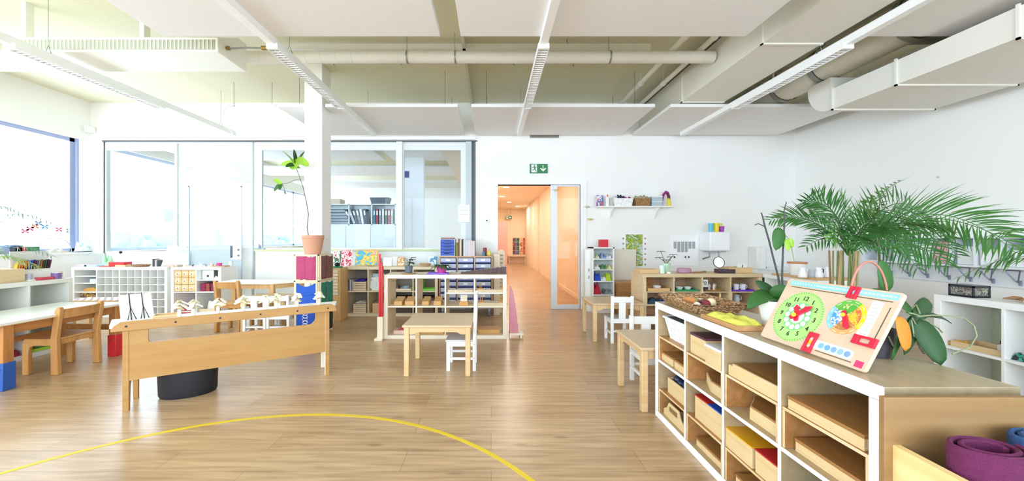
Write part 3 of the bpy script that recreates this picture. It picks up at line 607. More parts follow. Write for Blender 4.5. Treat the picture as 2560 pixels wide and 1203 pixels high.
def box_thing(name, label, cat, w, d, h, loc, rz=0, m=PINE, lid=None, lidh=.012, group=None, wall=.01, hollow=True, lidname='lid'):
    """wooden box, origin centre-bottom at its front edge: x in [-w/2, w/2], y in [0, d]"""
    o = thing(name, label, cat, loc, rz, group); x0, x1 = -w / 2, w / 2; hh = h - (lidh if lid else 0)
    MB().box(x0, 0, 0, x1, d, wall).box(x0, 0, wall, x1, wall, hh).box(x0, d - wall, wall, x1, d, hh).box(x0, wall, wall, x0 + wall, d - wall, hh).box(x1 - wall, wall, wall, x1, d - wall, hh).build('box_body', m, o, bev=.0015)
    if lid: bx(x0 - .002, -.002, hh, x1 + .002, d + .002, h).build(lidname, lid, o, bev=.0015)
    return o
def block(name, label, cat, w, d, h, loc, rz=0, m=PINE, group=None, bev=.002):
    return one(name, label, cat, bx(-w / 2, 0, 0, w / 2, d, h), m, loc, rz, group, bev=bev)
def pot(name, label, cat, loc, r1, r0, h, m, rim=True, group=None):
    o = thing(name, label, cat, loc, 0, group)
    pr = [(.001, 0), (r0, 0), (r1 * .97, h * .8)] + ([(r1 * .97, h * .82), (r1, h * .83)] if rim else []) + [(r1, h), (r1 * .9, h), (r1 * .86, h * .86), (.001, h * .86)]
    MB().lathe(pr, n=32).build('pot', m, o); 
    MB().lathe([(.001, h * .865), (r1 * .86, h * .865), (r1 * .84, h * .9), (.001, h * .92)], n=24).build('soil', SOIL, o)
    return o
def cup(name, label, loc, r, h, m, handle=True, group=None, cat='cup', rz=0, taper=.85):
    o = thing(name, label, cat, loc, rz, group)
    MB().lathe([(.001, 0), (r * taper, 0), (r, h), (r * .9, h), (r * taper * .88, .006), (.001, .006)], n=24).build('cup_body', m, o)
    if handle: MB().tube([(r * .9, 0, h * .8), (r * 1.5, 0, h * .75), (r * 1.6, 0, h * .5), (r * 1.4, 0, h * .3), (r * .88, 0, h * .25)], .004, 8).build('handle', m, o)
    return o
def tray(name, label, w, d, loc, rz, m, h=.02, group=None, cat='tray'):
    return one(name, label, cat, MB().box(-w / 2, 0, 0, w / 2, d, .005).box(-w / 2, 0, .005, w / 2, .006, h).box(-w / 2, d - .006, .005, w / 2, d, h).box(-w / 2, .006, .005, -w / 2 + .006, d - .006, h).box(w / 2 - .006, .006, .005, w / 2, d - .006, h), m, loc, rz, group, bev=.001)
def bowl(name, label, loc, r, h, m, group=None, cat='bowl'):
    return one(name, label, cat, MB().lathe([(.001, 0), (r * .5, 0), (r * .85, h * .5), (r, h), (r * .93, h), (r * .78, h * .5), (r * .45, .006), (.001, .006)], n=24), m, loc, 0, group)
def heap(name, label, cat, w, d, h, loc, rz, m, seed=0, rough=.5, group=None):
    def fn(u, v):
        e = max(0, min(1, min(u, 1 - u, v, 1 - v) * 6)) ** .6
        return h * e * (.65 + rough * (noise.noise(Vector((u * 4 + seed, v * 4, seed * .37))) )) + .001
    mb = MB().grid(w, d, 16, 16, fn); mb.xf(Matrix.Translation((-w / 2, 0, 0)))
    bot = [mb.bm.verts.new(c) for c in ((-w / 2, 0, 0), (w / 2, 0, 0), (w / 2, d, 0), (-w / 2, d, 0))]; mb.face(bot[::-1])
    return one(name, label, cat, mb, m, loc, rz, group)

# ---------------- the large pieces ----------------
# foreground shelf on the right
TOPB = wood('#B5A485', '#A79574', key='birch_top', rough=.3); FR = mat('#F3F4F6', .4, key='white_edge')
INSW = wood('#EBD5AE', '#D9B984', key='pine_edge')
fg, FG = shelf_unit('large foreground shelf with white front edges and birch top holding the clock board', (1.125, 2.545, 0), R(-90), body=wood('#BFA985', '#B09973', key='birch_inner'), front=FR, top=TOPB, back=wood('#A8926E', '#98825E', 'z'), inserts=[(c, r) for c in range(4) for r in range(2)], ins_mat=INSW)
# divider shelf in the centre
BL_ = wood('#EADCC0', '#E0CDA9', key='birch_light')
md, MD = shelf_unit('see-through birch divider shelf behind the square table', (wx(960, 4.487), 4.487, 0), 0, body=BL_, front=mat('#EFE6D2', .45), inserts=())
for (x0, x1, z) in ((.75, 1.10, .545), (1.105, 1.44, .545)):
    MB().box(x0, .01, z, x1, .33, z + .014).build('inner_shelf', WHITE, md)
for (x0, x1, z) in ((.77, 1.07, .56), (1.12, 1.50, .56), (1.12, 1.5, .4)): MB().box(x0, .015, z, x1, .02, z + .035).build('inner_shelf_edge', wood('#D8C3A0', '#C9B08A'), md)
# white pigeonhole shelf and small white shelf at the partition
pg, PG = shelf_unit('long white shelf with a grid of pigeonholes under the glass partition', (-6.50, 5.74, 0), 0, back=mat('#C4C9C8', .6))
to, cell, ti = .045, .335, .018
g = MB(); gx0 = to + cell + ti; gx1 = PG.W - to; gz0, gz1 = to, PG.H - to
for k in range(1, 9): x = gx0 + (gx1 - gx0) * k / 9; g.box(x - .004, .008, gz0, x + .004, .3, gz1)
for k in range(1, 6): z = gz0 + (gz1 - gz0) * k / 6; g.box(gx0, .004, z - .004, gx1, .3, z + .004)
g.build('pigeonhole_grid', WHITE, pg)
for z in (.17, .29, .52, .63): bx(to, .01, z, to + cell, .37, z + .012).build('inner_shelf', WHITE, pg)
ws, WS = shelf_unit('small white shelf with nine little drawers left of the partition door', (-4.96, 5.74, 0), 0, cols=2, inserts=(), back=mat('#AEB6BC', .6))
for k in range(9):
    i, j = k % 3, k // 3; x = to + .004 + i * .11; z = to + cell + ti + .004 + j * .11
    d_ = bx(x + .002, .005, z + .002, x + .106, .36, z + .106).build('drawer', PINE, ws, bev=.002)
    MB().prism([(x + .034 + .02 * math.cos(a * PI / 8) * 1.1 + .02, z + .054 + .02 * math.sin(a * PI / 8)) for a in range(16)], 'y', .0035, .006).build('drawer_label', WHITE, d_)
    MB().ball((x + .054, -.004, z + .05), .008, 6).build('knob', C('#6B655C'), d_)
bx(to + cell + ti, .01, to + cell + ti + .17, to + 2 * cell + ti, .37, to + cell + ti + .182).build('inner_shelf', WHITE, ws)
# near divider shelf, left side, seen along its front
nl, NL = shelf_unit('low white shelf behind the long left table, seen at an angle', (-4.67, 2.656, 0), R(90), body=mat('#E6E7E0', .45, var=.01), back=mat('#EEF4F8', .6, key='back_board'))  # pale back added to an open shelf, stands in for window light behind it
# long birch shelf under the partition (right part)
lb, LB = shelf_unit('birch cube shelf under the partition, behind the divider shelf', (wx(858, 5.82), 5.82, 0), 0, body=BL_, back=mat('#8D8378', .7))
# right birch cabinet row
rb, RB = shelf_unit('birch cube shelf in front of the water boiler, holding trays and cups', (1.885, 4.61, 0), 0, body=BIRCHD, front=BIRCHD, back=wood('#C9A27A', '#A67F5C'), inserts=[(0, 1), (1, 1), (2, 1), (3, 1), (0, 0), (1, 0), (3, 0)])  # back is browner than the body: interior shade put into its colour
# white shelf far right (end with wooden board) and right foreground white shelf
wr, WR = shelf_unit('white shelf with a wooden board and jugs on its near end', (3.38, 5.32, 0), R(-90), back=mat('#D9D2C2', .6))
one('wooden_board', 'light wooden board lying on the white shelf under the white jugs', 'board', bx(-.02, 0, 0, .39, .62, .022), wood('#D8B27C', '#C89C64'), (3.38, 3.83, .779), bev=.003)
rw, RW = shelf_unit('white shelf at the right edge with a black basket on top', (3.45, 2.89, 0), R(-90), back=mat('#B9BFA8', .6))
# white tall bookcase by the door
bc_x, bc_w, bc_h = wx(1481, 6.06), .36, 1.08
o = thing('bookcase', 'narrow tall white bookcase with fabrics, right of the doorway', 'bookcase', (bc_x, 6.06, 0))
bx(0, 0, 0, .02, .3, bc_h).build('side_panel', WHITE, o); bx(bc_w - .02, 0, 0, bc_w, .3, bc_h).build('side_panel', WHITE, o)
bx(.02, .29, 0, bc_w - .02, .3, bc_h).build('back_panel', mat('#C5D0CC', .6), o); bx(0, 0, bc_h - .02, bc_w, .3, bc_h).build('top_panel', WHITE, o)
bcz = [wz(q, 6.06) for q in (647, 674, 703, 737)]
for z in bcz + [.09]: bx(.02, .0, z - .015, bc_w - .02, .29, z).build('shelf', WHITE, o)
bx(.02, .02, 0, bc_w - .02, .03, .09).build('plinth', WHITE, o)
bookcase = o
o = thing('side_panel_board', 'white upright panel with small black hooks beside the tall bookcase', 'panel', (wx(1463, 6.2), 6.2, 0)); bx(0, 0, 0, .09, .02, 1.04).build('board', WHITE, o)
for z in (.72, .6): MB().tube([(.06, -.002, z), (.06, -.02, z - .01), (.06, -.02, z - .03), (.045, -.02, z - .045)], .004, 6).build('hook', BLACK, o)
one('leaning_board', 'cream board leaning on the wall right of the tall bookcase', 'board', bx(0, 0, 0, .36, .02, .52), C('#E2DACB', .6), (wx(1537, 6.3), 6.3, .52))
o = thing('chest', 'brown wooden chest under the cream board', 'chest', (wx(1543, 6.0), 5.9, 0)); bx(0, 0, 0, .34, .38, .5).build('chest_body', wood('#B98A5A', '#9E7044'), o); bx(-.01, -.01, .5, .35, .39, .52).build('lid', wood('#C79A68', '#AE8050'), o)
# trolley with blue boxes
TW = .83; tx = wx(1098, 5.78); o = thing('storage_trolley', 'wheeled beech trolley full of blue-bottomed storage boxes', 'trolley', (tx, 5.78, 0)); trolley = o
TZ0, TZ1 = .16, .945
TB = wood('#D9B08C', '#C99C74')
bx(0, 0, TZ1 - .02, TW, .42, TZ1).build('top_panel', TB, o); bx(0, 0, TZ0, TW, .42, TZ0 + .02).build('bottom_panel', TB, o)
for x in (0, .272, .544, TW - .016): bx(x, 0, TZ0 + .02, x + .016, .42, TZ1 - .02).build('divider', TB, o)
bx(.016, .41, TZ0 + .02, TW - .016, .42, TZ1 - .02).build('back_panel', mat('#3B3A44', .7), o)
for x in (.05, TW - .05):
    for y in (.05, .37):
        c_ = MB().tube([(x - .012, y, .04), (x + .012, y, .04)], .04, 20).build('caster', C('#5A6A80', .4), o); bx(x - .016, y - .012, .05, x + .016, y + .012, TZ0).build('caster_fork', STEEL, c_)
for c in range(3):
    for r in range(8):
        x = .022 + c * .272; z = TZ0 + .03 + r * .0925
        if z + .085 > TZ1 - .015: continue
        b_ = MB().box(x, -.006, z + .018, x + .238, .38, z + .078).build('storage_box', mat('#C3CBE0', .25, alpha=.9), o, bev=.004)
        bx(x - .003, -.012, z, x + .241, .38, z + .018).build('box_base', mat('#22347E', .4), b_); bx(x + .085, -.009, z + .032, x + .15, -.006, z + .062).build('box_label', PAPER, b_)
# ladder-like slotted rack by the door
o = thing('slotted_rack', 'round-topped slotted wooden rack between the trolley and the doorway', 'rack', (wx(1244, 6.1), 6.1, 0))
MB().prism([(0, 0), (.12, 0), (.12, .98)] + [(.06 + .06 * math.cos(a * PI / 8), .98 + .06 * math.sin(a * PI / 8)) for a in range(1, 8)] + [(0, .98)], 'y', 0, .02).build('upright', BL_, o)
for z in range(14): bx(.03, -.006, .1 + z * .065, .09, .0, .112 + z * .065).build('slot', C('#8A7860'), o)
one('side_cabinet', 'narrow beige cabinet between the trolley and the slotted rack', 'cabinet', bx(0, 0, 0, .1, .4, .97), BL_, (wx(1231, 5.9) + .02, 5.9, 0), bev=.003)
# geometry cabinet left of the birch shelf
o = thing('drawer_cabinet', 'slim wooden tray cabinet with many thin drawers beside the pillar', 'cabinet', (wx(824, 5.5), 5.5, 0))
bx(0, .01, 0, .155, .3, .78).build('carcass', wood('#DDB67E', '#CFA468', 'z'), o)
for k in range(8): d_ = bx(.012, -.004, .38 + k * .047, .125, .01, .42 + k * .047).build('drawer', BL_, o, bev=.002)
# tables and chairs
kid_table('low square birch table in front of the divider shelf', (-.475, 3.52, 0), 0, .61, .56, .452, 'small birch play tables')
kid_table('low birch table at the far end of the room by the tall bookcase', (1.50, 4.63, 0), 0, .62, .56, .452, 'small birch play tables')
kid_table('low birch table touching the far end of the foreground shelf', (1.33, 2.85, 0), 0, .62, .56, .452, 'small birch play tables') if 0 else None
kid_table('low birch table touching the far end of the foreground shelf', (1.335, 2.83, 0), 0, .60, .53, .452, 'small birch play tables')
white_chair('white child chair seen side-on at the central square table', (-.275, 3.52, 0), R(-90), bh=.70)
white_chair('white child chair at the table near the tall bookcase, back towards the room', (1.515, 4.42, 0), R(180), w=.26)
white_chair('white child chair behind the table at the end of the foreground shelf', (1.335, 3.06, 0), 0, w=.29)
white_chair('white child chair behind the wooden bench, left one of two', (-2.87, 4.62, 0), R(180), bh=.53, w=.28)
white_chair('white child chair behind the wooden bench, right one beside the fabric frames', (-2.585, 4.62, 0), R(180), bh=.53, w=.28) 
kid_table('low birch table behind the two white chairs and the wooden bench', (-2.95, 4.98, 0), 0, .6, .42, .45, 'small birch play tables')
# long left table
o = thing('long_table', 'long table with pale top and coloured leg ends along the left side', 'table', (-4.2, 3.4, 0))
bx(-.35, -.54, .52, .35, .52, .543).build('tabletop', mat('#EEF1EA', .3, key='pale_laminate'), o, bev=.004)
MB().box(-.352, -.541, .516, .352, .522, .5215).build('edge_band', wood('#D8B88A', '#C9A370'), o)
DW = wood('#C68A4C', '#A8703A', 'z')
for x, y, col, nm in ((.3, -.43, '#2557A8', 'blue'), (.3, .45, '#D0282E', 'red'), (-.28, .45, None, ''), (-.28, -.43, None, '')):
    l = bx(x - .035, y - .035, .0 if not col else .2, x + .035, y + .035, .516).build('leg', DW, o, bev=.004)
    if col: s = bx(x - .042, y - .042, 0, x + .042, y + .042, .22).build('leg_extension', mat(col, .4), l, bev=.004); tag(s, nm + ' painted leg extension'); MB().ball((x + .02, y - .044, .17), .006, 5).build('screw', STEEL, l)
DX = wood('#C68A4C', '#A8703A', 'y')
bx(.29, -.395, .44, .31, .415, .515).build('apron', DX, o); bx(-.29, -.395, .44, -.27, .415, .515).build('apron', DX, o)
bx(-.245, .44, .44, .265, .46, .515).build('apron', DX, o); bx(-.245, -.44, .44, .265, -.42, .515).build('apron', DX, o)
bx(-.295, -.395, .24, -.265, .415, .29).build('stretcher', DX, o); bx(-.245, .44, .27, .265, .46, .33).build('stretcher', DX, o)
wood_chair('honey wooden chair tucked under the long left table', (-4.0, 3.47, 0), R(-90), w=.38, d=.31)
# trapezoid table and wood chair behind
o = thing('trapezoid_table', 'trapezoid wooden table standing by the partition door', 'table', (-3.4, 5.2, 0))
pl = [(-.5, 0), (.33, 0), (.7, .32), (.7, .42), (-.5, .42)]
MB().prism(pl, 'z', .575, .6).build('tabletop', mat('#F1ECE0', .35), o, bev=.003)
TL = wood('#DDB580', '#CB9F66', 'z')
for x, y in ((-.46, .03), (.31, .035), (.62, .36), (-.46, .37)): bx(x - .03, y - .022, 0, x + .03, y + .03, .575).build('leg', TL, o, bev=.004)
bx(-.43, .03, .51, .28, .045, .575).build('apron', TL, o); MB().prism([(.34, .05), (.6, .33), (.59, .345), (.33, .065)], 'z', .51, .575).build('apron', TL, o); bx(-.43, .36, .51, .59, .375, .575).build('apron', TL, o)
wood_chair('pale wooden chair at the trapezoid table, back towards the room', (-3.42, 4.95, 0), R(180), w=.33, d=.3, sh=.37, bh=.675)
# ---------------- long wooden bench with slot (left foreground) ----------------
bl = Vector((-2.553, 2.60, 0)); ang = math.atan2(.69, 1.098)
bench = thing('play_bench', 'long honey wooden bench with a slotted front panel and white top', 'bench', tuple(bl), ang)
BW = 1.36
x0, x1 = -.02, 1.30
p_ = MB(); HN = OAKY
# front panel with a long rounded slot
sl0, sl1, zs0, zs1 = .11, 1.2, .465, .565
def rc(cx, cz, a0, a1, r=.03): return [(cx + r * math.cos(R(a)), cz + r * math.sin(R(a))) for a in range(a0, a1 + 1, 15)]
p_.box(x0 + .03, 0, .21, x1 - .02, .018, zs0); p_.box(x0 + .03, 0, zs0, sl0, .018, zs1); p_.box(sl1, 0, zs0, x1 - .02, .018, zs1)
p_.prism([(sl1, zs0)] + [(sl1 - .05 + .05 * math.cos(R(a)), zs0 + .05 + .05 * math.sin(R(a))) for a in range(0, -91, -10)], 'y', 0, .018)
p_.prism([(sl0, zs0)] + [(sl0 + .02 - .02 * math.cos(R(a)), zs0 + .02 - .02 * math.sin(R(a))) for a in range(0, 91, 15)], 'y', 0, .018)
p_.build('front_panel', HN, bench)
rail = MB().prism([(-.08, .565), (1.37, .565), (1.37, .59), (1.36, .605), (1.33, .63), (-.03, .63), (-.065, .605), (-.08, .58)], 'y', -.022, -.001).build('front_rail', HN, bench, bev=.003)
for k, x in enumerate((.0, .265, .53, .795, 1.06, 1.30)): MB().tube([(x, -.024, .597), (x, -.02, .597)], .007, 12).build('bolt', SCREW, rail)
MB().prism([(-.14, .26), (-.09, -.001), (1.36, -.001), (1.42, .26)], 'z', .585, .61).build('bench_top', mat('#F6F4EC', .4), bench, bev=.002)
for x in (x0, x1 - .02):   # side ends: two legs joined by an arch
    pr = [(0.0, 0), (.03, 0), (.04, .14)] + [(.135 - .095 * math.cos(a * PI / 8), .14 + .08 * math.sin(a * PI / 8)) for a in range(1, 8)] + [(.23, .14), (.24, 0), (.27, 0), (.26, .585), (0.0, .585)]
    MB().prism(pr, 'x', x, x + .03).build('leg', mat('#F3EDE0', .45) if x > 1 else HN, bench, bev=.002)
bx(x0 - .004, -.003, 0, x0 + .028, .0, .565).build('leg_edge', HN, bench); bx(x1 - .018, -.003, 0, x1 + .014, .0, .565).build('leg_edge', HN, bench)
one('tub', 'black oval fabric tub on the floor under the wooden bench', 'tub', MB().lathe([(.001, 0), (.92, 0), (.97, .02), (1, .2), (1, .22), (.93, .22), (.9, .03), (.001, .03)], n=40).xf(Matrix.Diagonal((.19, .125, 1, 1))), mat('#17181F', .6, bump=.1), (-2.37, 2.905, 0), ang - .1)
Mb = Matrix.Translation(bl) @ Matrix.Rotation(ang, 4, 'Z')
# bench front as line: for a pixel column find local x on the bench
def bench_x(px, ly=.1):
    # solve px = VX + F*X/Y with (X,Y) = bl + x*u + ly*v
    u = Vector((math.cos(ang), math.sin(ang))); v = Vector((-u.y, u.x)); k = (px - VX) / F
    bxv = bl.x + ly * v.x; byv = bl.y + ly * v.y
    return (k * byv - bxv) / (u.x - k * u.y)
rnd.seed(21); CREAM = mat('#F3EEDF', .7); CREAM2 = mat('#D9CFA8', .7)
places = ['leftmost', 'second from the left', 'third from the left', 'fourth from the left', 'fifth from the left', 'sixth from the left', 'second from the right', 'rightmost']
for i, px in enumerate((448, 483, 545, 608, 663, 691, 743, 797)):
    lx = bench_x(px, .13); P = Mb @ Vector((lx, .13, .6105))
    t_ = thing('wooden_tree', 'small cream wooden tree figure on the bench, %s' % places[i], 'toy tree', tuple(P), rnd.uniform(0, 6), 'cream wooden tree figures on the bench')
    tr_ = MB().lathe([(.001, 0), (.015, 0), (.013, .02), (.011, .055), (.001, .055)], n=12).build('trunk', CREAM, t_)
    for k in range(7):
        a = k * 2.4 + rnd.random(); rr = .012 + .026 * (k % 3) / 2; z = .06 + .008 * k
        q = MB().box(-.026, -.016, -.005, .026, .016, .005).xf(Matrix.Translation((rr * math.cos(a), rr * math.sin(a), z)) @ Matrix.Rotation(a, 4, 'Z') @ Matrix.Rotation(R(rnd.uniform(15, 45)), 4, 'Y'))
        q.build('leaf_piece', CREAM if k % 3 else CREAM2, t_, bev=.002)
# folding book stand with a sheet
P = Mb @ Vector((bench_x(345, .15), .15, .6105))
t_ = thing('book_stand', 'black wire book stand holding a white open sheet on the bench', 'book stand', tuple(P), R(52))
Mx = Matrix.Rotation(R(-32), 4, 'X')
bx(-.09, -.002, .004, .09, .002, .21).xf(Mx).build('sheet', PAPER, t_)
for x in (-.035, .035):
    MB().tube([tuple(Mx @ Vector((x, -.007, .0))), tuple(Mx @ Vector((x, -.007, .215))), tuple(Mx @ Vector((x, .006, .222)))], .003, 6).build('wire_arm', BLACK, t_)
    MB().tube([tuple(Mx @ Vector((x - .02, -.012, .0))), tuple(Mx @ Vector((x, -.012, .1))), tuple(Mx @ Vector((x + .025, -.012, .0)))], .003, 6).build('wire_foot', BLACK, t_)
P = Mb @ Vector((bench_x(412, .13), .13, .6105)); tray('wooden_tray', 'small wooden frame tray on the bench beside the wire book stand', .14, .1, tuple(P), ang, BEECH, .02)
one('paper_stack', 'white papers on the floor behind the wooden bench slot', 'paper', MB().box(-.12, -.1, 0, .12, .1, .03), PAPER, (-2.45, 3.25, .40), .4) if 0 else None
# ---------------- dressing frame tower with terracotta pot ----------------
tw = thing('frame_stand', 'tower stand of wooden dressing frames with pink, brown, blue and green cloth', 'stand', (-2.42, 4.55, 0))
sw, sd, sh_ = .305, .40, 1.02
WFR = BL_
for x in (0, sw - .016):
    for y in (0, sd - .016): bx(x, y, 0, x + .016, y + .016, sh_).build('post', WFR, tw)
for z in (.02, .352, .684, 1.006): MB().box(0, 0, z, sw, sd, z + .014).build('platform', WFR, tw)
def cloth_panel(x0, x1, z0, z1, sag, seed):
    mb = MB(); nx, nz = 14, 12; g = []
    for j in range(nz + 1):
        row = []
        for i in range(nx + 1):
            u, v = i / nx, j / nz; x = x0 + (x1 - x0) * u; z = z0 + (z1 - z0) * v
            z -= sag * math.sin(PI * u) * v; y = -.004 - .012 * abs(noise.noise(Vector((u * 3 + seed, v * 3, seed)))) - .006 * math.sin(PI * u)
            row.append(mb.bm.verts.new((x, y, z)))
        g.append(row)
    for j in range(nz):
        for i in range(nx): mb.face([g[j][i], g[j][i + 1], g[j + 1][i + 1], g[j + 1][i]])
    return mb
def dress(z, side, m, label, opening=True, seed=1):
    fr_ = thing('dressing_frame', label, 'dressing frame', (0, 0, 0), 0, 'dressing frames on the tower stand')
    wid = .27 if side == 0 else .36; q = MB(); q.box(0, -.012, 0, wid, .0, .016).box(0, -.012, .3, wid, 0, .316).box(0, -.012, .016, .016, 0, .3).box(wid - .016, -.012, .016, wid, 0, .3)
    q.build('wooden_frame', WFR, fr_)
    mid = wid / 2
    if opening:
        cloth_panel(.012, mid + .004, .01, .305, .006, seed).build('left_cloth', m, fr_, thick=.003); cloth_panel(mid - .004, wid - .012, .01, .305, .02, seed + 3).xf(Matrix.Translation((0, -.006, 0))).build('right_cloth', m, fr_, thick=.003)
    else:
        cloth_panel(.012, wid - .012, .15, .31, .05, seed).build('upper_cloth', m, fr_, thick=.003); cloth_panel(.012, wid - .012, .0, .16, .01, seed + 5).xf(Matrix.Translation((0, -.005, 0))).build('lower_cloth', m, fr_, thick=.003)
    if side == 0: fr_.location = (-2.42 + .018, 4.55 - .002, z)
    else: fr_.location = (-2.42 + sw + .002, 4.55 + .02, z); fr_.rotation_euler = (0, 0, R(90))
    return fr_
CL = lambda c: mat(c, .85, bump=.15, bscale=300, var=.12)
dress(.70, 0, CL('#B5476E'), 'dressing frame with buttoned pink cloth at the top of the tower', True, 1)
dress(.70, 1, CL('#7A5048'), 'dressing frame with brown cloth on the right side of the tower', True, 4)
dress(.368, 0, CL('#2A5CC2'), 'dressing frame with draped bright blue cloth in the middle of the tower', False, 2)
dress(.368, 1, CL('#2F7F68'), 'dressing frame with green cloth on the right side of the tower', True, 5)
f_ = dress(.036, 0, CL('#234FB5'), 'dressing frame with blue cloth and white laces at the bottom of the tower', True, 3)
for k in range(6): MB().tube([(.1, -.03, .06 + k * .035), (.17, -.03, .085 + k * .035)], .003, 6).tube([(.17, -.031, .06 + k * .035), (.1, -.031, .085 + k * .035)], .003, 6).build('lace', WHITE, f_)
dress(.036, 1, CL('#2B2A30'), 'dressing frame with black cloth low on the right side of the tower', True, 6)
po = pot('potted_tree', 'tall thin-stemmed plant with few leaves in a terracotta pot on the tower', 'plant', (wx(782, 4.73), 4.73, 1.021), .134, .095, .238, TERRA)
Y = 4.73; bx0, bz0 = wx(782, Y), 1.021
def q3(px, py, dy=0): return (wx(px, Y + dy) - bx0, dy, wz(py, Y + dy) - bz0)
STEM = C('#6E6A50', .8)
st = MB().tube([q3(773, 600), q3(768, 570), q3(771, 535), q3(766, 505), q3(758, 470), q3(750, 445), q3(744, 430), q3(739, 415)], [.006, .006, .0055, .005, .0045, .004, .004, .0035], 8).build('stem', STEM, po)
MB().tube([q3(750, 448), q3(735, 451), q3(716, 459), q3(703, 460)], .003, 6).tube([q3(706, 460), q3(710, 470), q3(711, 478)], .0025, 6).build('branch', STEM, st)
def lf(px, py, tx, ty, W, m, droop=.35, dy=0, up=None):
    a = Vector(q3(px, py)); b = Vector(q3(tx, ty, dy)); d = b - a
    MB().leaf(a, d + Vector((0, 0, d.length * droop * .5)), d.length * 1.08, W * 1.15, droop, 9, .15, up, .5).build('leaf', m, po)
U = (0, -1, .25)
for a in ((738, 412, 708, 378, .07, GREENY, .5), (739, 412, 735, 376, .09, GREENL, .2), (742, 396, 770, 414, .085, GREENY, .3, -.04, U), (739, 398, 732, 423, .12, GREENY, .15, -.03, U), (738, 412, 704, 410, .07, GREENY, .6, .05, U), (740, 413, 760, 380, .06, GREENL, .4, .1), (738, 412, 716, 418, .06, GREENL, .8, -.1, U), (741, 412, 750, 420, .06, GREENY, .6, .1, U),
          (703, 460, 686, 448, .05, GREENY, .4, 0, U), (702, 460, 700, 474, .05, GREENL, .5, -.03, U), (701, 460, 686, 478, .045, GREENL, .5, .02, U), (711, 478, 714, 486, .02, GREENL, .3, 0, U)): lf(*a)
# ---------------- rods, tower, stairs ----------------
o = thing('red_rods', 'tall red rods standing upright beside the divider shelf', 'rods', (wx(957, 4.5), 4.42, 0))
BASE = mat('#EFE4CC', .5); bx(-.075, -.02, 0, .02, .1, .022).build('base', BASE, o, bev=.002); bx(-.045, 0, .022, .022, .08, .28).build('holder', BASE, o, bev=.002)
for x, y, h in ((-.03, .01, 1.03), (-.006, .012, .93), (-.03, .035, .98), (-.006, .037, .88)): bx(x, y, .28, x + .022, y + .022, h).build('rod', mat('#C8262C', .4), o, bev=.001)
s = .1; z = .062; tx_, ty_ = .225, 4.53
one('tower_stand', 'low birch stand carrying the pink tower beside the divider shelf', 'stand', MB().box(0, 0, .04, .17, .16, .062).box(0, 0, 0, .02, .16, .04).box(.13, 0, 0, .15, .16, .04), BASE, (.222, 4.51, 0), bev=.002)
k = 0; words = ['largest cube at the bottom', 'second largest cube', 'third largest cube', 'fourth cube from the bottom', 'fifth cube from the bottom', 'sixth cube from the bottom', 'seventh cube from the bottom', 'third smallest cube', 'second smallest cube', 'smallest cube on top']
for i in range(10, 0, -1):
    s = i * .0105; bo = one('tower_cube', 'pink wooden tower, %s' % words[10 - i], 'block', bx(0, 0, 0, s, s, s), mat('#D28A98', .5), (tx_, ty_, z), 0, 'pink tower cubes', bev=.001); z += s
sx = wx(1152, 4.62); ords = ['thinnest step', 'second thinnest step', 'third thinnest step', 'fourth step', 'fifth step', 'sixth step', 'seventh step', 'third thickest step', 'second thickest step', 'thickest step']
for i in range(10):
    h = .012 + i * .0085; one('stair_prism', 'dark brown stair prism on the divider shelf, %s' % ords[i], 'block', bx(0, 0, 0, .0555, .2, h), mat('#4A2B28', .45), (sx + i * .0565, 4.6, MD.H + .0008), 0, 'brown stair prisms', bev=.0015)
# plants and trays on the divider
Z = MD.H
one('round_plate', 'wooden plate under the grey plant pot on the divider shelf', 'plate', MB().lathe([(.001, 0), (.08, 0), (.1, .012), (.09, .014), (.001, .008)], n=28), BEECH, (wx(1022, 4.62), 4.62, Z))
o = pot('potted_plant', 'leafy plant in a dark grey pot on the divider shelf', 'plant', (wx(1022, 4.62), 4.62, Z + .0145), .05, .042, .085, C('#5C6A74'))
rnd.seed(4)
for k in range(14):
    a = rnd.uniform(0, 2 * PI); e = rnd.uniform(.2, 1.5); b = Vector((0, 0, .08)); t2 = b + Vector((math.cos(a) * .03, math.sin(a) * .03, .03 + e * .05)); 
    MB().tube([b, t2], .002, 5).leaf(t2, (math.cos(a), math.sin(a), e * .6), rnd.uniform(.07, .1), .035, .9, 6, .2).build('leaf', GREENL if k % 3 else GREEND, o)
tray('plastic_tray', 'purple tray under the magenta plant pot on the divider shelf', .25, .17, (wx(1094, 4.56), 4.52, Z), 0, mat('#8A5CD8', .4), .016)
o = pot('potted_plant', 'spreading plant in a magenta pot on the divider shelf', 'plant', (wx(1104, 4.6), 4.6, Z + .0055), .064, .05, .095, C('#C23C96', .4))
for k in range(22):
    a = k * 2.399; b = Vector((math.cos(a) * .02, math.sin(a) * .02, .09))
    MB().leaf(b, (math.cos(a), math.sin(a), .8 if k % 2 else .45), rnd.uniform(.12, .17), .026, 1.6, 7, .3).build('leaf', GREEND if k % 2 else GREENL, o)
o = None
def small_stand(label, x, y, z):
    t_ = thing('botany_stand', label, 'stand', (x, y, z), 0, 'small wooden stands in the divider shelf'); bx(-.035, 0, 0, .035, .06, .045).build('base', wood('#DDA35A', '#CC8F48'), t_, bev=.002)
    MB().tube([(-.012, .03, .045), (-.016, .03, .1)], .005, 8).tube([(.008, .03, .045), (.008, .03, .12)], .004, 8).build('peg', wood('#DDA35A', '#CC8F48'), t_)
for lab, px, py in (('small peg block on the upper right shelf of the divider, left one', 1202, 727), ('small peg block on the upper right shelf of the divider, right one', 1257, 727), ('small peg block on the middle right shelf of the divider, left one', 1204, 765), ('small peg block on the middle right shelf of the divider, right one', 1254, 765)):
    small_stand(lab, wx(px, 4.56), 4.54, .56 if py < 740 else .4)
mz = .045 + .335 + .018
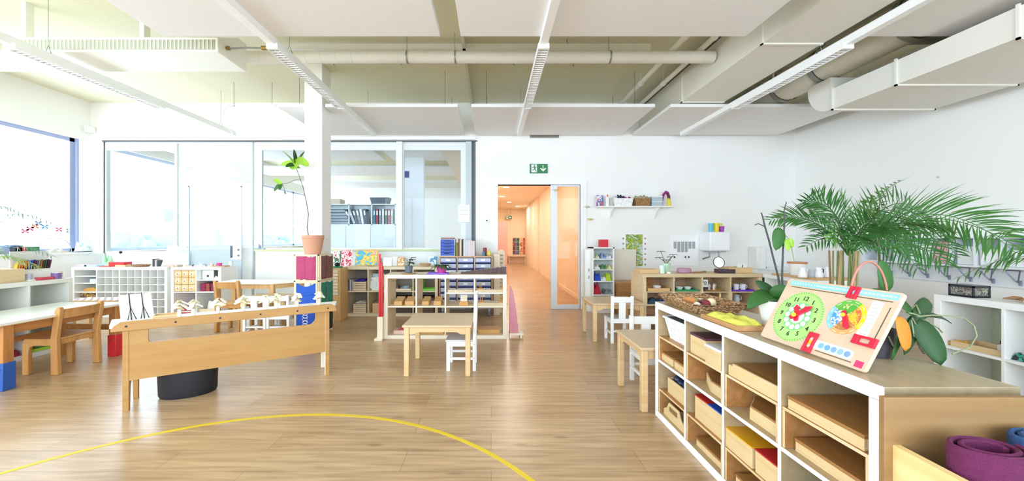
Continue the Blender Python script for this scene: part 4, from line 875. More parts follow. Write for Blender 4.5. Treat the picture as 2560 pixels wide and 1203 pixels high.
for lab, px, w_ in (('small sloping wooden box in the first compartment of the divider, left one', 996, .1), ('small sloping wooden box in the first compartment of the divider, right one', 1024, .11), ('small sloping wooden box in the second compartment of the divider, left one', 1064, .085), ('small sloping wooden box in the second compartment of the divider, right one', 1094, .09)):
    one('wooden_box', lab, 'box', MB().prism([(0, 0), (.18, 0), (.18, .085), (0, .05)], 'x', -w_ / 2, w_ / 2), wood('#D9AE6E', '#C2924F'), (wx(px, 4.56), 4.54, mz), 0, 'sloping boxes in the divider shelf', bev=.003)
t_ = thing('card_box', 'card standing in a little wooden box, middle shelf of the divider', 'card box', (wx(1159, 4.56), 4.54, mz)); bx(-.055, 0, 0, .055, .12, .04).build('box_body', wood('#DDA35A', '#CC8F48'), t_); bx(-.042, .05, .04, .042, .056, .12).build('card', C('#E6D9C2'), t_)
bz = .045
t_ = thing('toy_box', 'small pink box with a red toy in the lower left of the divider', 'box', (wx(1000, 4.6), 4.56, bz)); bx(-.07, 0, 0, .07, .14, .04).build('box_body', C('#E5C3B5'), t_); MB().prism([(-.03, .04), (.04, .04), (.035, .09), (.01, .06)], 'y', .04, .06).build('toy', C('#B5303A'), t_)
block('long_box', 'long low wooden box on the divider bottom shelf behind the square table', 'box', .3, .2, .045, (wx(1080, 4.6), 4.56, bz), 0, wood('#D3A667', '#C2924F'))
block('long_box', 'long low wooden box in the lower right compartment of the divider', 'box', .27, .2, .05, (wx(1222, 4.6), 4.56, bz), 0, wood('#D3A667', '#C2924F'))
# ---------------- contents of the foreground shelf ----------------
LT = wood('#E6CDA0', '#D8BA84', key='light_box_wood'); LIDW = wood('#B07F49', '#9A6A38', key='brown_lid_wood')
def poly_box(name, label, pts, h, loc, rz, m, lid, group=None):
    o = thing(name, label, 'box', loc, rz, group)
    MB().prism(pts, 'z', 0, h - .006).build('box_body', m, o, bev=.0015)
    c = sum((Vector(p) for p in pts), Vector((0, 0))) / len(pts)
    MB().prism([tuple(c + (Vector(p) - c) * .94) for p in pts], 'z', h - .006, h).build('lid', lid, o); return o
q = R(-90)
WK = wicker('#FFFFFF', '#E4E4E2', 34, 55)
o = thing('wicker_basket', 'white wicker basket with grey lining in the far top compartment of the foreground shelf', 'basket', FG(0, 1, .53, .02, 0, True), q)
MB().loft([[(sx * a, .14 + sy * b, z) for sx, sy in ((-1, -1), (1, -1), (1, 1), (-1, 1))] for a, b, z in ((.115, .11, 0), (.145, .135, .135), (.132, .122, .135), (.105, .1, .01))], cap=False).box(-.11, .03, 0, .11, .25, .012).build('basket_body', WK, o, bev=.004)
MB().tube([(-.147, .003, .135), (.147, .003, .135), (.147, .277, .135), (-.147, .277, .135), (-.147, .003, .135)], .008, 8).build('rim', WK, o)
MB().loft([[(sx * .128, .14 + sy * .118, z) for sx, sy in ((-1, -1), (1, -1), (1, 1), (-1, 1))] for z in (.1, .139)]).build('lining', C('#6B6B6B', .9), o)
for x, s in ((.26, 'left'), (.76, 'right')): box_thing('wooden_box', 'small flat wooden box under the wicker basket, %s one' % ('far' if s == 'left' else 'near'), 'box', .145, .2, .055, FG(0, 1, x, .02), q, LT, LIDW, group='small flat boxes under the wicker basket')
o = box_thing('wooden_box', 'open wooden box of dark blue balls in the far column of the foreground shelf', 'box', .24, .2, .1, FG(0, 0, .58, .03, 0, True), q, LT)
rnd.seed(2)
for k in range(12): MB().ball((-.08 + (k % 4) * .053 + rnd.uniform(-.005, .005), .045 + (k // 4) * .055, .088 + rnd.uniform(0, .012)), .027, 8).build('ball', C('#27324E', .35), o)
o = thing('handled_tray', 'birch tray with handle cutout and papers at the bottom of the far column', 'tray', FG(0, 0, .5, .02), q)
MB().box(-.13, 0, 0, .13, .28, .01).prism([(-.13, .01), (.13, .01), (.13, .04), (.09, .06), (.06, .105), (-.06, .105), (-.09, .06), (-.13, .04)], 'y', .0, .01).build('tray_body', LT, o, bev=.002)
MB().prism([(-.05 + .1 * (i == 1), .055) for i in (0, 1)] + [(.05, .085), (-.05, .085)], 'y', -.001, .0).build('handle_cutout', C('#8A6B48'), o); bx(-.1, .02, .01, .1, .25, .025).build('paper', PAPER, o)
box_thing('wooden_box', 'wooden box with dark plum lid in the second column of the foreground shelf', 'box', .15, .25, .115, FG(1, 1, .27, .02, 0, True), q, LT, C('#5D3A44', .5))
box_thing('wooden_box', 'light wooden box with white lid beside the plum lidded box', 'box', .13, .2, .1, FG(1, 1, .78, .0, 0, True), q, LT, WHITE)
poly_box('wooden_box', 'five-sided wooden box in the second column of the foreground shelf', [(-.12, .06), (.02, 0), (.14, 0), (.14, .22), (-.12, .22)], .06, FG(1, 1, .52, .03), q, LT, LIDW)
o = thing('wooden_box', 'cube box with half red half blue lid in the foreground shelf', 'box', FG(1, 0, .56, .02, 0, True), q)
bx(-.125, 0, 0, .125, .24, .125).build('box_body', LT, o, bev=.002); bx(-.125, 0, .125, .0, .24, .132).build('red_lid', C('#C1272D', .4), o); bx(.0, 0, .125, .125, .24, .132).build('blue_lid', C('#2050C0', .4), o)
box_thing('wooden_box', 'flat brown-topped box at the bottom of the second column', 'box', .25, .25, .045, FG(1, 0, .55, .03), q, LT, LIDW)
o = thing('wooden_box', 'long low box with stepped front in the third column of the foreground shelf', 'box', FG(2, 1, .52, .01, 0, True), q)
MB().prism([(-.155, 0), (.155, 0), (.155, .062), (-.125, .062), (-.125, .05), (-.155, .05)], 'y', 0, .012).box(-.15, .0125, 0, .15, .3, .05).build('box_body', LT, o, bev=.002); bx(-.148, .013, .0505, .148, .3, .056).build('lid', LIDW, o)
poly_box('wooden_box', 'six-sided wooden box in the third column of the foreground shelf', [(-.13, .09), (-.03, 0), (.13, 0), (.15, .2), (-.08, .22)], .06, FG(2, 1, .5, .03), q, LT, LIDW)
box_thing('wooden_box', 'wooden box with yellow lid in the third column of the foreground shelf', 'box', .18, .26, .095, FG(2, 0, .27, .01, 0, True), q, LT, C('#E3A81C', .4), lidh=.006)
box_thing('wooden_box', 'wooden box with red lid beside the yellow lidded box', 'box', .13, .24, .1, FG(2, 0, .79, .01, 0, True), q, LT, C('#C1272D', .4), lidh=.006)
box_thing('wooden_box', 'flat brown-topped box at the bottom of the third column', 'box', .25, .25, .05, FG(2, 0, .5, .03), q, LT, LIDW)
box_thing('wooden_box', 'long flat brown-topped box in the near top compartment of the foreground shelf', 'box', .29, .3, .05, FG(3, 1, .5, .01, 0, True), q, LT, LIDW)
box_thing('wooden_box', 'long flat brown-topped box in the lower part of the near column', 'box', .29, .3, .05, FG(3, 1, .53, .03), q, LT, LIDW)
o = thing('felt_case', 'dark green felt case in the near column of the foreground shelf', 'case', FG(3, 0, .3, .02, 0, True), q); bx(-.1, 0, 0, .1, .2, .06).build('case_body', C('#1F5A34', .9), o, bev=.006); bx(-.1, -.002, .05, .1, .0, .056).build('zip', C('#143C24'), o)
# crate with rolled rugs at the right edge
PLY = wood('#9C7A50', '#8A6940', rough=.5, scale=.7, key='plywood')
o = thing('rug_crate', 'plywood crate holding rolled rugs at the lower right', 'crate', (1.045, .35, 0))
bx(0, .635, 0, .9, .65, .781).build('back_panel', PLY, o, bev=.001); MB().prism([(0, 0), (.635, 0), (.635, .655), (0, .64)], 'x', .022, .042).build('side_panel', wood('#F0D49A', '#E3C07E', 'y'), o)
bx(.042, 0, 0, .9, .015, .4).build('front_panel', PLY, o); bx(.042, .015, .02, .88, .635, .035).build('bottom_panel', PLY, o); bx(.88, .015, 0, .9, .635, .64).build('side_panel', PLY, o)
def rug(label, cx, cy, rx, ry, top, col, turns=2.1):
    t_ = thing('rolled_rug', label, 'rug', (cx, cy, .036), 0, 'rolled rugs in the crate')
    n = int(turns * 28); rings = []; th = .011
    for i in range(n + 1):
        a = 2 * PI * i / 28 - .3; k = .5 + .5 * i / n; 
        p = Vector((rx * k * math.cos(a), ry * k * math.sin(a))); qd = Vector((math.cos(a), math.sin(a))) * th
        z = top - .036
        rings.append([(p.x, p.y, 0), (p.x - qd.x, p.y - qd.y, 0), (p.x - qd.x, p.y - qd.y, z - .004), (p.x - qd.x * .5, p.y - qd.y * .5, z), (p.x, p.y, z - .004)])
    lp = rings[-1]; MB().loft(rings).build('pile', mat(col, .95, bump=.6, bscale=350, var=.25, vscale=40), t_)
    return t_
rug('rolled plum purple rug standing in the crate', 1.182, .885, .088, .06, .71, '#661F4C')
rug('rolled dusty blue rug standing behind the purple rug', 1.37, .918, .08, .056, .715, '#2F5080')
# ---------------- clock and calendar board ----------------
Mc = Matrix(((0, .4633, -.8862), (-1, 0, 0), (0, .8862, .4633))).to_4x4()
cb = thing('learning_clock_board', 'wooden learning board with green clock, season wheel and red sliders', 'learning board', (1.168, 1.612, FG.H + .0065)); cb.rotation_euler = Mc.to_euler()
BW_, BH_ = .45, .28
def rr(x0, y0, x1, y1, r, n=5):
    p = []
    for cx, cy, a0 in ((x1 - r, y1 - r, 0), (x0 + r, y1 - r, 90), (x0 + r, y0 + r, 180), (x1 - r, y0 + r, 270)):
        for k in range(n + 1): a = R(a0 + 90 * k / n); p.append((cx + r * math.cos(a), cy + r * math.sin(a)))
    return p
def disc(cx, cy, r, z0, z1, n=48): return MB().prism([(cx + r * math.cos(2 * PI * i / n), cy + r * math.sin(2 * PI * i / n)) for i in range(n)], 'z', z0, z1)
MB().prism(rr(0, 0, BW_, BH_, .012), 'z', -.012, 0).build('board', wood('#DAC2AA', '#D1B698', key='board_maple'), cb, bev=.0015)
sup = MB().box(.2, .02, -.09, .25, .1, -.08); MB().prism([(.22, .0), (.24, .0), (.24, .16), (.22, .16)], 'z', -.013, -.012).build('support_hinge', BEECH, cb)
RED = mat('#D81F3C', .35, key='red_slider'); SLOT = C('#6E5A48')
cx, cy = .128, .123
disc(cx, cy, .108, 0, .0009, 72).build('clock_face', C('#A9D67C', .5), cb)
ck = MB()
for k in range(60):
    a = 2 * PI * k / 60; ck.box(-.0012, .1, .0009, .0012, .1065 - (.0 if k % 5 else -.001), .0012, Matrix.Translation((cx, cy, 0)) @ Matrix.Rotation(a, 4, 'Z'))
ck.build('minute_marks', C('#5BA546'), cb)
disc(cx, cy, .061, .0009, .0013).build('clock_centre', C('#7DC97C'), cb)
for k in range(12):
    a = PI / 2 - 2 * PI * k / 12; disc(cx + .047 * math.cos(a), cy + .047 * math.sin(a), .0105, .0013, .0017, 20).build('hour_dot', PAPER, cb)
disc(cx, cy, .03, .0013, .0018, 28).build('sheep_cloud', PAPER, cb)
nm = MB()
for k in range(1, 13):
    a = PI / 2 - 2 * PI * k / 12; merge(nm, text(str(k), .027, cx + .078 * math.cos(a), cy + .078 * math.sin(a)), Matrix.Translation((0, 0, .0018)))
nm.build('numerals', C('#1E2A1E'), cb)
def hand(L, W, ang, z, name):
    Mh = Matrix.Translation((cx, cy, 0)) @ Matrix.Rotation(ang, 4, 'Z')
    h = MB().prism([(-.022, -W * .35), (-.018, -W * .5), (L * .62, -W * .5), (L * .66, -W * .8), (L, 0), (L * .66, W * .8), (L * .62, W * .5), (-.018, W * .5), (-.022, W * .35)], 'z', z, z + .006).xf(Mh); return h.build(name, RED, cb, bev=.001)
hand(.052, .017, PI / 2 + .42, .002, 'hour_hand'); hand(.074, .017, PI / 2 - .82, .0085, 'minute_hand')
disc(cx, cy, .0085, .0145, .0185, 24).build('hand_pin', C('#F3D23C'), cb)
sx_, sy_ = .312, .163
secs = [('#F7D417', -30, 60), ('#5DB53A', 60, 150), ('#7EC3EA', 150, 240), ('#F0A35E', 240, 330)]
for nme, (c_, a0, a1) in zip(('summer', 'spring', 'winter', 'autumn'), secs):
    p1 = [(sx_ + .066 * math.cos(R(a)), sy_ + .066 * math.sin(R(a))) for a in range(a0, a1 + 1, 6)]; p0 = [(sx_ + .052 * math.cos(R(a)), sy_ + .052 * math.sin(R(a))) for a in range(a1, a0 - 1, -6)]
    MB().prism(p1 + p0, 'z', 0, .0009).build(nme + '_ring', C(c_, .5), cb)
inner = [('#F6B93B', -30, 60, '#E86A3A'), ('#4FA83A', 60, 150, '#F0E08A'), ('#4F97D6', 150, 240, '#F4F8FB'), ('#B9793F', 240, 330, '#D6A673')]
for c_, a0, a1, c2_ in inner:
    p1 = [(sx_ + .050 * math.cos(R(a)), sy_ + .050 * math.sin(R(a))) for a in range(a0, a1 + 1, 6)]
    MB().prism(p1 + [(sx_, sy_)], 'z', 0, .0009).build('season_picture', patches([c_, c_, c2_, c_], 45, .5, a0), cb)
mo = MB()
for k in range(12):
    a = R(15 + 30 * k); merge(mo, bx(-.008, -.001, 0, .008, .001, .0004), Matrix.Translation((sx_ + .06 * math.cos(a), sy_ + .06 * math.sin(a), .0009)) @ Matrix.Rotation(a + PI / 2, 4, 'Z'))
mo.build('month_lines', C('#F7F3E6'), cb)
MB().prism([(-.024, -.006), (.04, -.009), (.05, 0), (.04, .009), (-.024, .006)], 'z', .002, .008).xf(Matrix.Translation((sx_, sy_, 0)) @ Matrix.Rotation(R(-58), 4, 'Z')).build('season_hand', RED, cb, bev=.001)
disc(sx_ - .004, sy_ + .004, .007, .0085, .012, 20).build('season_pin', C('#F3D23C'), cb)
MB().prism(rr(.018, .252, .442, .272, .003), 'z', 0, .0009).build('date_strip', C('#8CCBF0', .5), cb)
nm = MB()
for k in range(31): merge(nm, text(str(k + 1), .0115, .027 + k * .01345, .262), Matrix.Translation((0, 0, .0011)))
nm.build('date_numbers', PAPER, cb)
bx(.03, .243, 0, .43, .2465, .0006).build('date_slot', SLOT, cb)
def slider(cx, cy, w_, h_, wr_, hr, name):
    s_ = MB(); s_.box(cx - w_ / 2, cy - h_ / 2, .001, cx - wr_ / 2, cy + h_ / 2, .009).box(cx + wr_ / 2, cy - h_ / 2, .001, cx + w_ / 2, cy + h_ / 2, .009).box(cx - wr_ / 2, cy + hr / 2, .001, cx + wr_ / 2, cy + h_ / 2, .009).box(cx - wr_ / 2, cy - h_ / 2, .001, cx + wr_ / 2, cy - hr / 2, .009)
    return s_.build(name, RED, cb, bev=.001)
slider(.299, .256, .034, .046, .014, .018, 'date_slider'); slider(.237, .038, .036, .078, .02, .044, 'weather_slider'); slider(.411, .096, .074, .032, .036, .016, 'weekday_slider')
MB().prism(rr(.372, .105, .408, .238, .002), 'z', 0, .0006).build('weekday_strip', C('#FBF8F4'), cb)
wl = MB()
for k in range(9): wl.box(.378, .118 + k * .0135, .0006, .378 + .024, .1205 + k * .0135, .0009)
wl.build('weekday_lines', C('#B9B9C6'), cb); bx(.43, .11, 0, .4335, .225, .0006).build('weekday_slot', SLOT, cb); bx(.265, .015, 0, .4, .0185, .0006).build('weather_slot', SLOT, cb)
MB().prism(rr(.215, .022, .395, .056, .01), 'z', 0, .0007).build('weather_strip', C('#CFE4F4'), cb)
for k in range(7): disc(.23 + k * .0245, .039, .0105, .0007, .0011, 20).build('weather_icon', C(['#F6C945', '#DDE9F2', '#7FB4E6', '#6FA6E0', '#7FA6D8', '#8FB8E6', '#7C9FD6'][k]), cb)
bx(.412, .008, 0, .438, .03, .0009).build('corner_label', C('#E2386E'), cb)
bx(.2, .02, -.1, .21, .17, -.012).xf(Matrix.Identity(4)).build('support_leg', BEECH, cb) if 0 else None
MB().prism([(0, -.012), (.15, -.012), (.055, -.09)], 'x', .22, .228).build('support_leg', BEECH, cb)
# tray with yellow cloth
o = tray('wooden_tray', 'small wooden tray with the yellow cloth on the foreground shelf', .3, .15, (1.135, 1.86, FG.H + .0008), q, wood('#C99A66', '#B28250'), .022)
block('folder', 'flat red folder under the yellow cloth', 'folder', .25, .115, .012, (1.152, 1.865, FG.H + .0068), q, C('#C8402E', .6))
heap('cloth', 'crumpled yellow cloth on the wooden tray', 'cloth', .25, .12, .026, (1.15, 1.86, FG.H + .0192), q, mat('#D6D258', .9, bump=.2), 3, .9)
# wicker bread basket
WN = wicker('#C9A477', '#7A5636', 70, 110)
o = thing('wicker_basket', 'flat brown woven basket full of small wooden food at the far end of the shelf', 'basket', (1.13, 2.30, FG.H + .001), q)
rim = lambda a, b, z: [(sx * a, .16 + sy * b, z) for sx, sy in ((-1, -1), (1, -1), (1, 1), (-1, 1))]
MB().loft([rim(.19, .12, 0), rim(.215, .15, .05), rim(.205, .14, .05), rim(.18, .11, .01)], cap=False).box(-.18, .05, 0, .18, .27, .01).build('basket_body', WN, o, bev=.004)
MB().tube([(-.215, .01, .05), (.215, .01, .05), (.215, .31, .05), (-.215, .31, .05), (-.215, .01, .05)], .009, 8).build('rim', WN, o)
bz = FG.H + .012
foods = [('play_bread', 'long pale wooden play bread roll along the near edge of the woven basket', '#E9D3A8', (1.2, 2.38), .10, .018), ('play_bread', 'orange brown wooden play loaf in the woven basket', '#D08B4E', (1.26, 2.36), .06, .024), ('play_beet', 'maroon wooden play beetroot in the woven basket', '#8A2438', (1.30, 2.24), .024, .024), ('play_onion', 'cream wooden play onion in the woven basket', '#EBDDB4', (1.335, 2.25), .03, .028),
         ('play_egg', 'white wooden play egg in the woven basket', '#F2EEE6', (1.215, 2.19), .04, .022), ('play_potato', 'tan wooden play potato in the woven basket', '#C9A26A', (1.37, 2.31), .04, .024), ('play_nut', 'brown striped wooden play nut at the right of the woven basket', '#9A6A40', (1.36, 2.17), .03, .022), ('play_cucumber', 'green wooden play cucumber at the back of the woven basket', '#9DB46A', (1.32, 2.40), .05, .016)]
for n_, l_, c_, (x, y), a_, b_ in foods:
    one(n_, l_, 'toy food', MB().ball((0, 0, b_), b_, 10).xf(Matrix.Diagonal((a_ / b_ * .8, 1, 1, 1))), C(c_, .5, bump=.1), (x, y, bz), rnd.uniform(.9, 2.2), 'wooden play food in the woven basket')
for k in range(10):
    x = 1.21 + (k % 5) * .042; y = 2.44 - (k // 5) * .035
    one('play_pod', '%s play pod in the woven basket, %s of the %s row' % (['brown', 'cream', 'red brown'][k % 3], ['left end', 'second', 'middle', 'fourth', 'right end'][k % 5], ['back', 'front'][k // 5]), 'toy food', MB().ball((0, 0, .013), .013, 7).xf(Matrix.Diagonal((2, 1, 1, 1))), C(['#7A5A44', '#D9CDB8', '#8A4A4A'][k % 3], .5), (x, y, bz), k * .7, 'striped wooden play pods')
# ---------------- orchids ----------------
o = thing('potted_orchid', 'leafy orchid with bare dark stems in a white pot behind the clock board', 'plant', (1.385, 1.82, FG.H + .001))
MB().lathe([(.001, 0), (.043, 0), (.064, .125), (.06, .125), (.052, .11), (.001, .11)], n=32).build('pot', WHITE, o); MB().lathe([(.001, .105), (.055, .105), (.05, .12), (.001, .122)], n=20).build('bark', SOIL, o)
def qq(px, py, Y): return Vector((wx(px, Y) - o.location.x, Y - o.location.y, wz(py, Y) - o.location.z))
DST = C('#3B3E3C', .6)
Yo = 1.84
MB().tube([qq(*p, Yo) for p in ((1953, 735), (1945, 690), (1932, 640), (1922, 600), (1912, 565), (1906, 540), (1903, 532))], [.005, .0045, .004, .004, .004, .003, .003], 8).tube([qq(*p, Yo) for p in ((1912, 567), (1904, 563), (1896, 559), (1887, 563))], .0022, 6).build('stem', DST, o)
MB().tube([qq(*p, Yo + .02) for p in ((1957, 735), (1955, 690), (1957, 640), (1959, 590), (1962, 550), (1960, 528), (1966, 505))], [.005, .0045, .004, .004, .0035, .003, .002], 8).build('stem', DST, o)
MB().tube([qq(*p, Yo + .04) for p in ((1959, 592), (1965, 590), (1974, 600), (1980, 625), (1986, 655))], .0016, 6).build('stem', C('#7C8F4A'), o)
def ol(px, py, tx, ty, W, m, Y=Yo, dY=0, droop=.6, up=(0, -1, .4), n='leaf', tip=.6):
    a = qq(px, py, Y); b = qq(tx, ty, Y + dY); d = b - a; L_ = d.length
    MB().leaf(a, d + Vector((0, 0, L_ * droop * .45)), L_ * 1.08, W, droop, 9, .25, up, tip).build(n, m, o, thick=.002)
ol(1942, 750, 1866, 752, .075, GREENL, dY=-.05, droop=1.6, up=(.2, -.6, .7)); ol(1935, 745, 1893, 704, .06, GREEND, dY=.02, droop=.3); ol(1930, 742, 1968, 718, .07, GREENL, dY=-.04, droop=.8); ol(1938, 748, 1985, 735, .06, GREEND, dY=.05, droop=1.0)
ol(1948, 570, 1940, 622, .062, GREENL, dY=-.02, droop=.1); ol(1965, 598, 1970, 626, .03, GREENY, dY=-.02, droop=.1); ol(1974, 596, 1981, 618, .025, GREENY, droop=.1)
o = thing('potted_orchid', 'orchid with drooping dark leaves and aerial roots in a dark pot beside the clock board', 'plant', (1.40, 1.365, FG.H + .001))
MB().lathe([(.001, 0), (.052, 0), (.066, .1), (.062, .1), (.055, .085), (.001, .085)], n=32).build('pot', C('#3E3A42', .35), o); MB().lathe([(.001, .08), (.058, .08), (.05, .1), (.001, .105)], n=20).build('bark', SOIL, o)
Y2 = 1.30
ol(2288, 800, 2348, 905, .068, GREEND, Y2, -.05, .5, (-.3, -1, .2), tip=.45); ol(2282, 792, 2188, 720, .075, GREENL, Y2, .03, .9, (0, -.5, .8)); ol(2215, 728, 2202, 655, .055, GREENL, 1.38, .0, .05, (0, -1, 0), tip=.45)
ol(2290, 795, 2318, 750, .05, GREEND, Y2, .04, .4, (-.2, -1, .3), tip=.35); ol(2285, 792, 2262, 880, .05, GREEND, Y2, -.02, .4, (.2, -1, .2)); ol(2280, 790, 2238, 898, .03, GREENL, Y2, .0, 1.2, (.3, -1, .2)); ol(2305, 790, 2375, 803, .025, GREEND, Y2, .05, .5, (0, -.6, .8))
ol(2244, 792, 2262, 872, .06, mat('#C98224', .6, bump=.2, var=.3, vscale=12), 1.27, -.02, .2, (.2, -1, .1), 'dried_leaf', .4)
ROOT = C('#8B9270', .7)
for pts in (((2290, 792), (2330, 788), (2370, 790), (2410, 796), (2435, 815), (2442, 840), (2425, 868), (2380, 885)), ((2300, 790), (2325, 808), (2345, 820), (2356, 832)), ((2280, 795), (2300, 830), (2318, 848), (2330, 853)), ((2270, 780), (2290, 762), (2300, 785)), ((2255, 780), (2280, 784), (2300, 790)), ((2222, 842), (2230, 860), (2238, 874)), ((2278, 800), (2285, 840), (2300, 870), (2310, 885))):
    MB().tube([qq(a, b, Y2 + .02 * math.sin(a)) for a, b in pts], .0025, 6).build('aerial_root', ROOT, o)
MB().tube([(math.cos(PI * k / 16) * .068, .01, .205 + .135 * math.sin(PI * k / 16)) if 0 <= k <= 16 else None for k in range(17)] , .004, 8).build('support_hoop', C('#B5766A', .5), o)
MB().tube([(.068, .01, .205), (.066, .01, .09)], .004, 8).build('support_leg', C('#A0507A', .5), o); MB().tube([(-.068, .01, .205), (-.06, .01, .09)], .004, 8).build('support_leg', C('#9A8C84', .5), o)
# ---------------- palm ----------------
rnd.seed(31)
PLM = mat('#33682E', .45, key='palm_leaf', var=.35, vscale=5); PLM2 = mat('#4F8238', .45, key='palm_leaf_pale', var=.35, vscale=5)
def frond(parent, base, ctrl, tip, L0, n, droopf, m, seed, W=.011, r=.005, roll=0):
    rnd.seed(seed); b, c, t = Vector(base), Vector(ctrl), Vector(tip); P_ = lambda u: b * (1 - u) ** 2 + c * 2 * u * (1 - u) + t * u * u
    pts = [P_(k / 14) for k in range(15)]; fr_ = MB().tube(pts, [r * (1 - .75 * k / 14) for k in range(15)], 6); 
    for k in range(n):
        u = .18 + .82 * k / (n - 1); p = P_(u); d = (P_(min(1, u + .02)) - P_(u - .02)).normalized()
        side = d.cross(Vector((0, 0, 1)));
        if side.length < .1: side = Vector((0, 1, 0))
        side.normalize(); nrm = side.cross(d).normalized()
        side, nrm = side * math.cos(roll) + nrm * math.sin(roll), nrm * math.cos(roll) - side * math.sin(roll)
        L = L0 * (math.sin(PI * (.12 + .8 * u)) ** .6) * rnd.uniform(.85, 1.1) 
        for s in (-1, 1):
            dd = (side * s * 1.0 + d * rnd.uniform(.75, 1.15) + nrm * rnd.uniform(.05, .35)).normalized()
            fr_.leaf(p, dd, L, W, droopf * rnd.uniform(.7, 1.3), 5, .15, nrm)
    return fr_.build('frond', m, parent)
palm = thing('potted_palm', 'large feathery palm standing behind the foreground shelf', 'plant', (2.28, 2.42, 0))
MB().lathe([(.001, 0), (.13, 0), (.17, .3), (.16, .3), (.15, .27), (.001, .27)], n=32).build('pot', TERRA, palm); MB().lathe([(.001, .265), (.15, .265), (.14, .285), (.001, .29)], n=24).build('soil', SOIL, palm)
for k in range(14):
    a = k * .9; e_ = .03 + .02 * (k % 3); MB().tube([(e_ * math.cos(a), e_ * math.sin(a), .28), (e_ * 1.2 * math.cos(a) + .02, e_ * math.sin(a), .7), (e_ * 1.2 * math.cos(a + .3) + .03, e_ * math.sin(a), 1.13)], [.008, .007, .005], 8).build('stem', C(['#6E7A3E', '#8A8A5A', '#A07A4A'][k % 3], .6), palm)
B0 = (.05, 0, 1.1)
fr_specs = [((.52, -.05, 1.62), (1.0, -.1, 1.12), .27, 50, .5), ((.5, .15, 1.68), (.95, .3, 1.32), .27, 48, .4), ((.3, -.2, 1.55), (.72, -.35, 1.12), .24, 42, .6), ((.2, .1, 1.45), (.5, .1, 1.60), .13, 32, .2), ((-.05, 0, 1.52), (-.3, -.1, 1.46), .15, 34, .5), ((-.05, .1, 1.42), (-.30, .2, 1.34), .15, 34, .5), ((-.1, -.1, 1.34), (-.25, -.2, 1.2), .14, 30, .7), ((.1, .1, 1.5), (-.12, .15, 1.46), .16, 30, .4),
            ((.1, -.2, 1.4), (.2, -.4, 1.26), .17, 32, .7), ((.2, .3, 1.5), (.3, .5, 1.36), .2, 34, .5), ((.05, -.1, 1.38), (-.05, -.3, 1.28), .15, 30, .6), ((.25, 0, 1.38), (.5, .0, 1.02), .18, 34, .8), ((.3, .2, 1.5), (.72, .25, 1.22), .24, 42, .5), ((0, .0, 1.3), (-.22, 0, 1.16), .12, 24, .6), ((.2, -.15, 1.32), (.38, -.25, 1.06), .17, 32, .8), ((.0, .2, 1.42), (-.15, .3, 1.36), .16, 32, .5), ((.02, -.1, 1.32), (-.14, -.25, 1.16), .15, 28, .7), ((.45, .05, 1.5), (.88, .1, 1.1), .25, 44, .6), ((.05, 0, 1.4), (.0, 0, 1.5), .14, 30, .3)]
for k, (c_, t_, L0, n_, df) in enumerate(fr_specs): frond(palm, B0, c_, t_, L0, int(n_ * .62), df, PLM if k % 3 else PLM2, 100 + k, .0105, .005, (1.0, -.9, 1.1, .2, -.9, .8, 1.1, -.7, .3, -.4, .8, 1.2, -1.0, .9, 1.1, -.8, .6, 1.2, .9)[k])
vine = thing('potted_ficus', 'small-leaved green houseplant rising through the top of the palm', 'plant', (3.16, 3.0, 0))
MB().lathe([(.001, 0), (.1, 0), (.13, .24), (.12, .24), (.11, .21), (.001, .21)], n=28).build('pot', WHITE, vine); MB().lathe([(.001, .2), (.11, .2), (.1, .22), (.001, .225)], n=20).build('soil', SOIL, vine)
rnd.seed(9)
for k in range(5):
    tx, tz = rnd.uniform(-.12, .22), rnd.uniform(1.38, 1.6); pts = [Vector((0, 0, .22)), Vector((tx * .2, .0, .8)), Vector((tx * .7, rnd.uniform(-.05, .05), 1.25)), Vector((tx, rnd.uniform(-.08, .08), tz))]
    st_ = MB().tube(pts, [.006, .005, .003, .002], 6).build('stem', STEM, vine); lm = MB()
    for j in range(26):
        u = rnd.uniform(.55, 1); p = pts[2].lerp(pts[3], (u - .55) / .45); a = rnd.uniform(0, 2 * PI)
        lm.leaf(p + Vector((math.cos(a), math.sin(a), 0)) * .015, (math.cos(a), math.sin(a), rnd.uniform(-.2, .6)), rnd.uniform(.045, .07), .036, .6, 5, .15)
    lm.build('foliage', PLM2 if k % 2 else GREENY, vine)
# spider plant reaching in at the right edge
sp = thing('potted_palm', 'arching plant at the right edge of the photo above the white shelf', 'plant', (3.6, 2.08, RW.H + .001))
MB().lathe([(.001, 0), (.06, 0), (.08, .12), (.075, .12), (.07, .1), (.001, .1)], n=24).build('pot', TERRA, sp); MB().lathe([(.001, .095), (.07, .095), (.06, .11), (.001, .112)], n=20).build('soil', SOIL, sp)
for k, (c_, t_) in enumerate((((-.15, .0, .6), (-.42, .1, .22)), ((-.1, .1, .65), (-.3, .2, .42)), ((-.2, 0, .5), (-.5, .15, .18)), ((-.1, -.1, .6), (-.2, -.1, .35)), ((.1, .1, .6), (.2, .2, .5)), ((.1, -.1, .6), (.3, -.1, .3)))):
    frond(sp, (0, 0, .1), Vector(c_) + Vector((0, .15, 0)), Vector(t_) + Vector((0, .22, 0)), .17, 14, 1.0, PLM2, 300 + k, .014, .003)
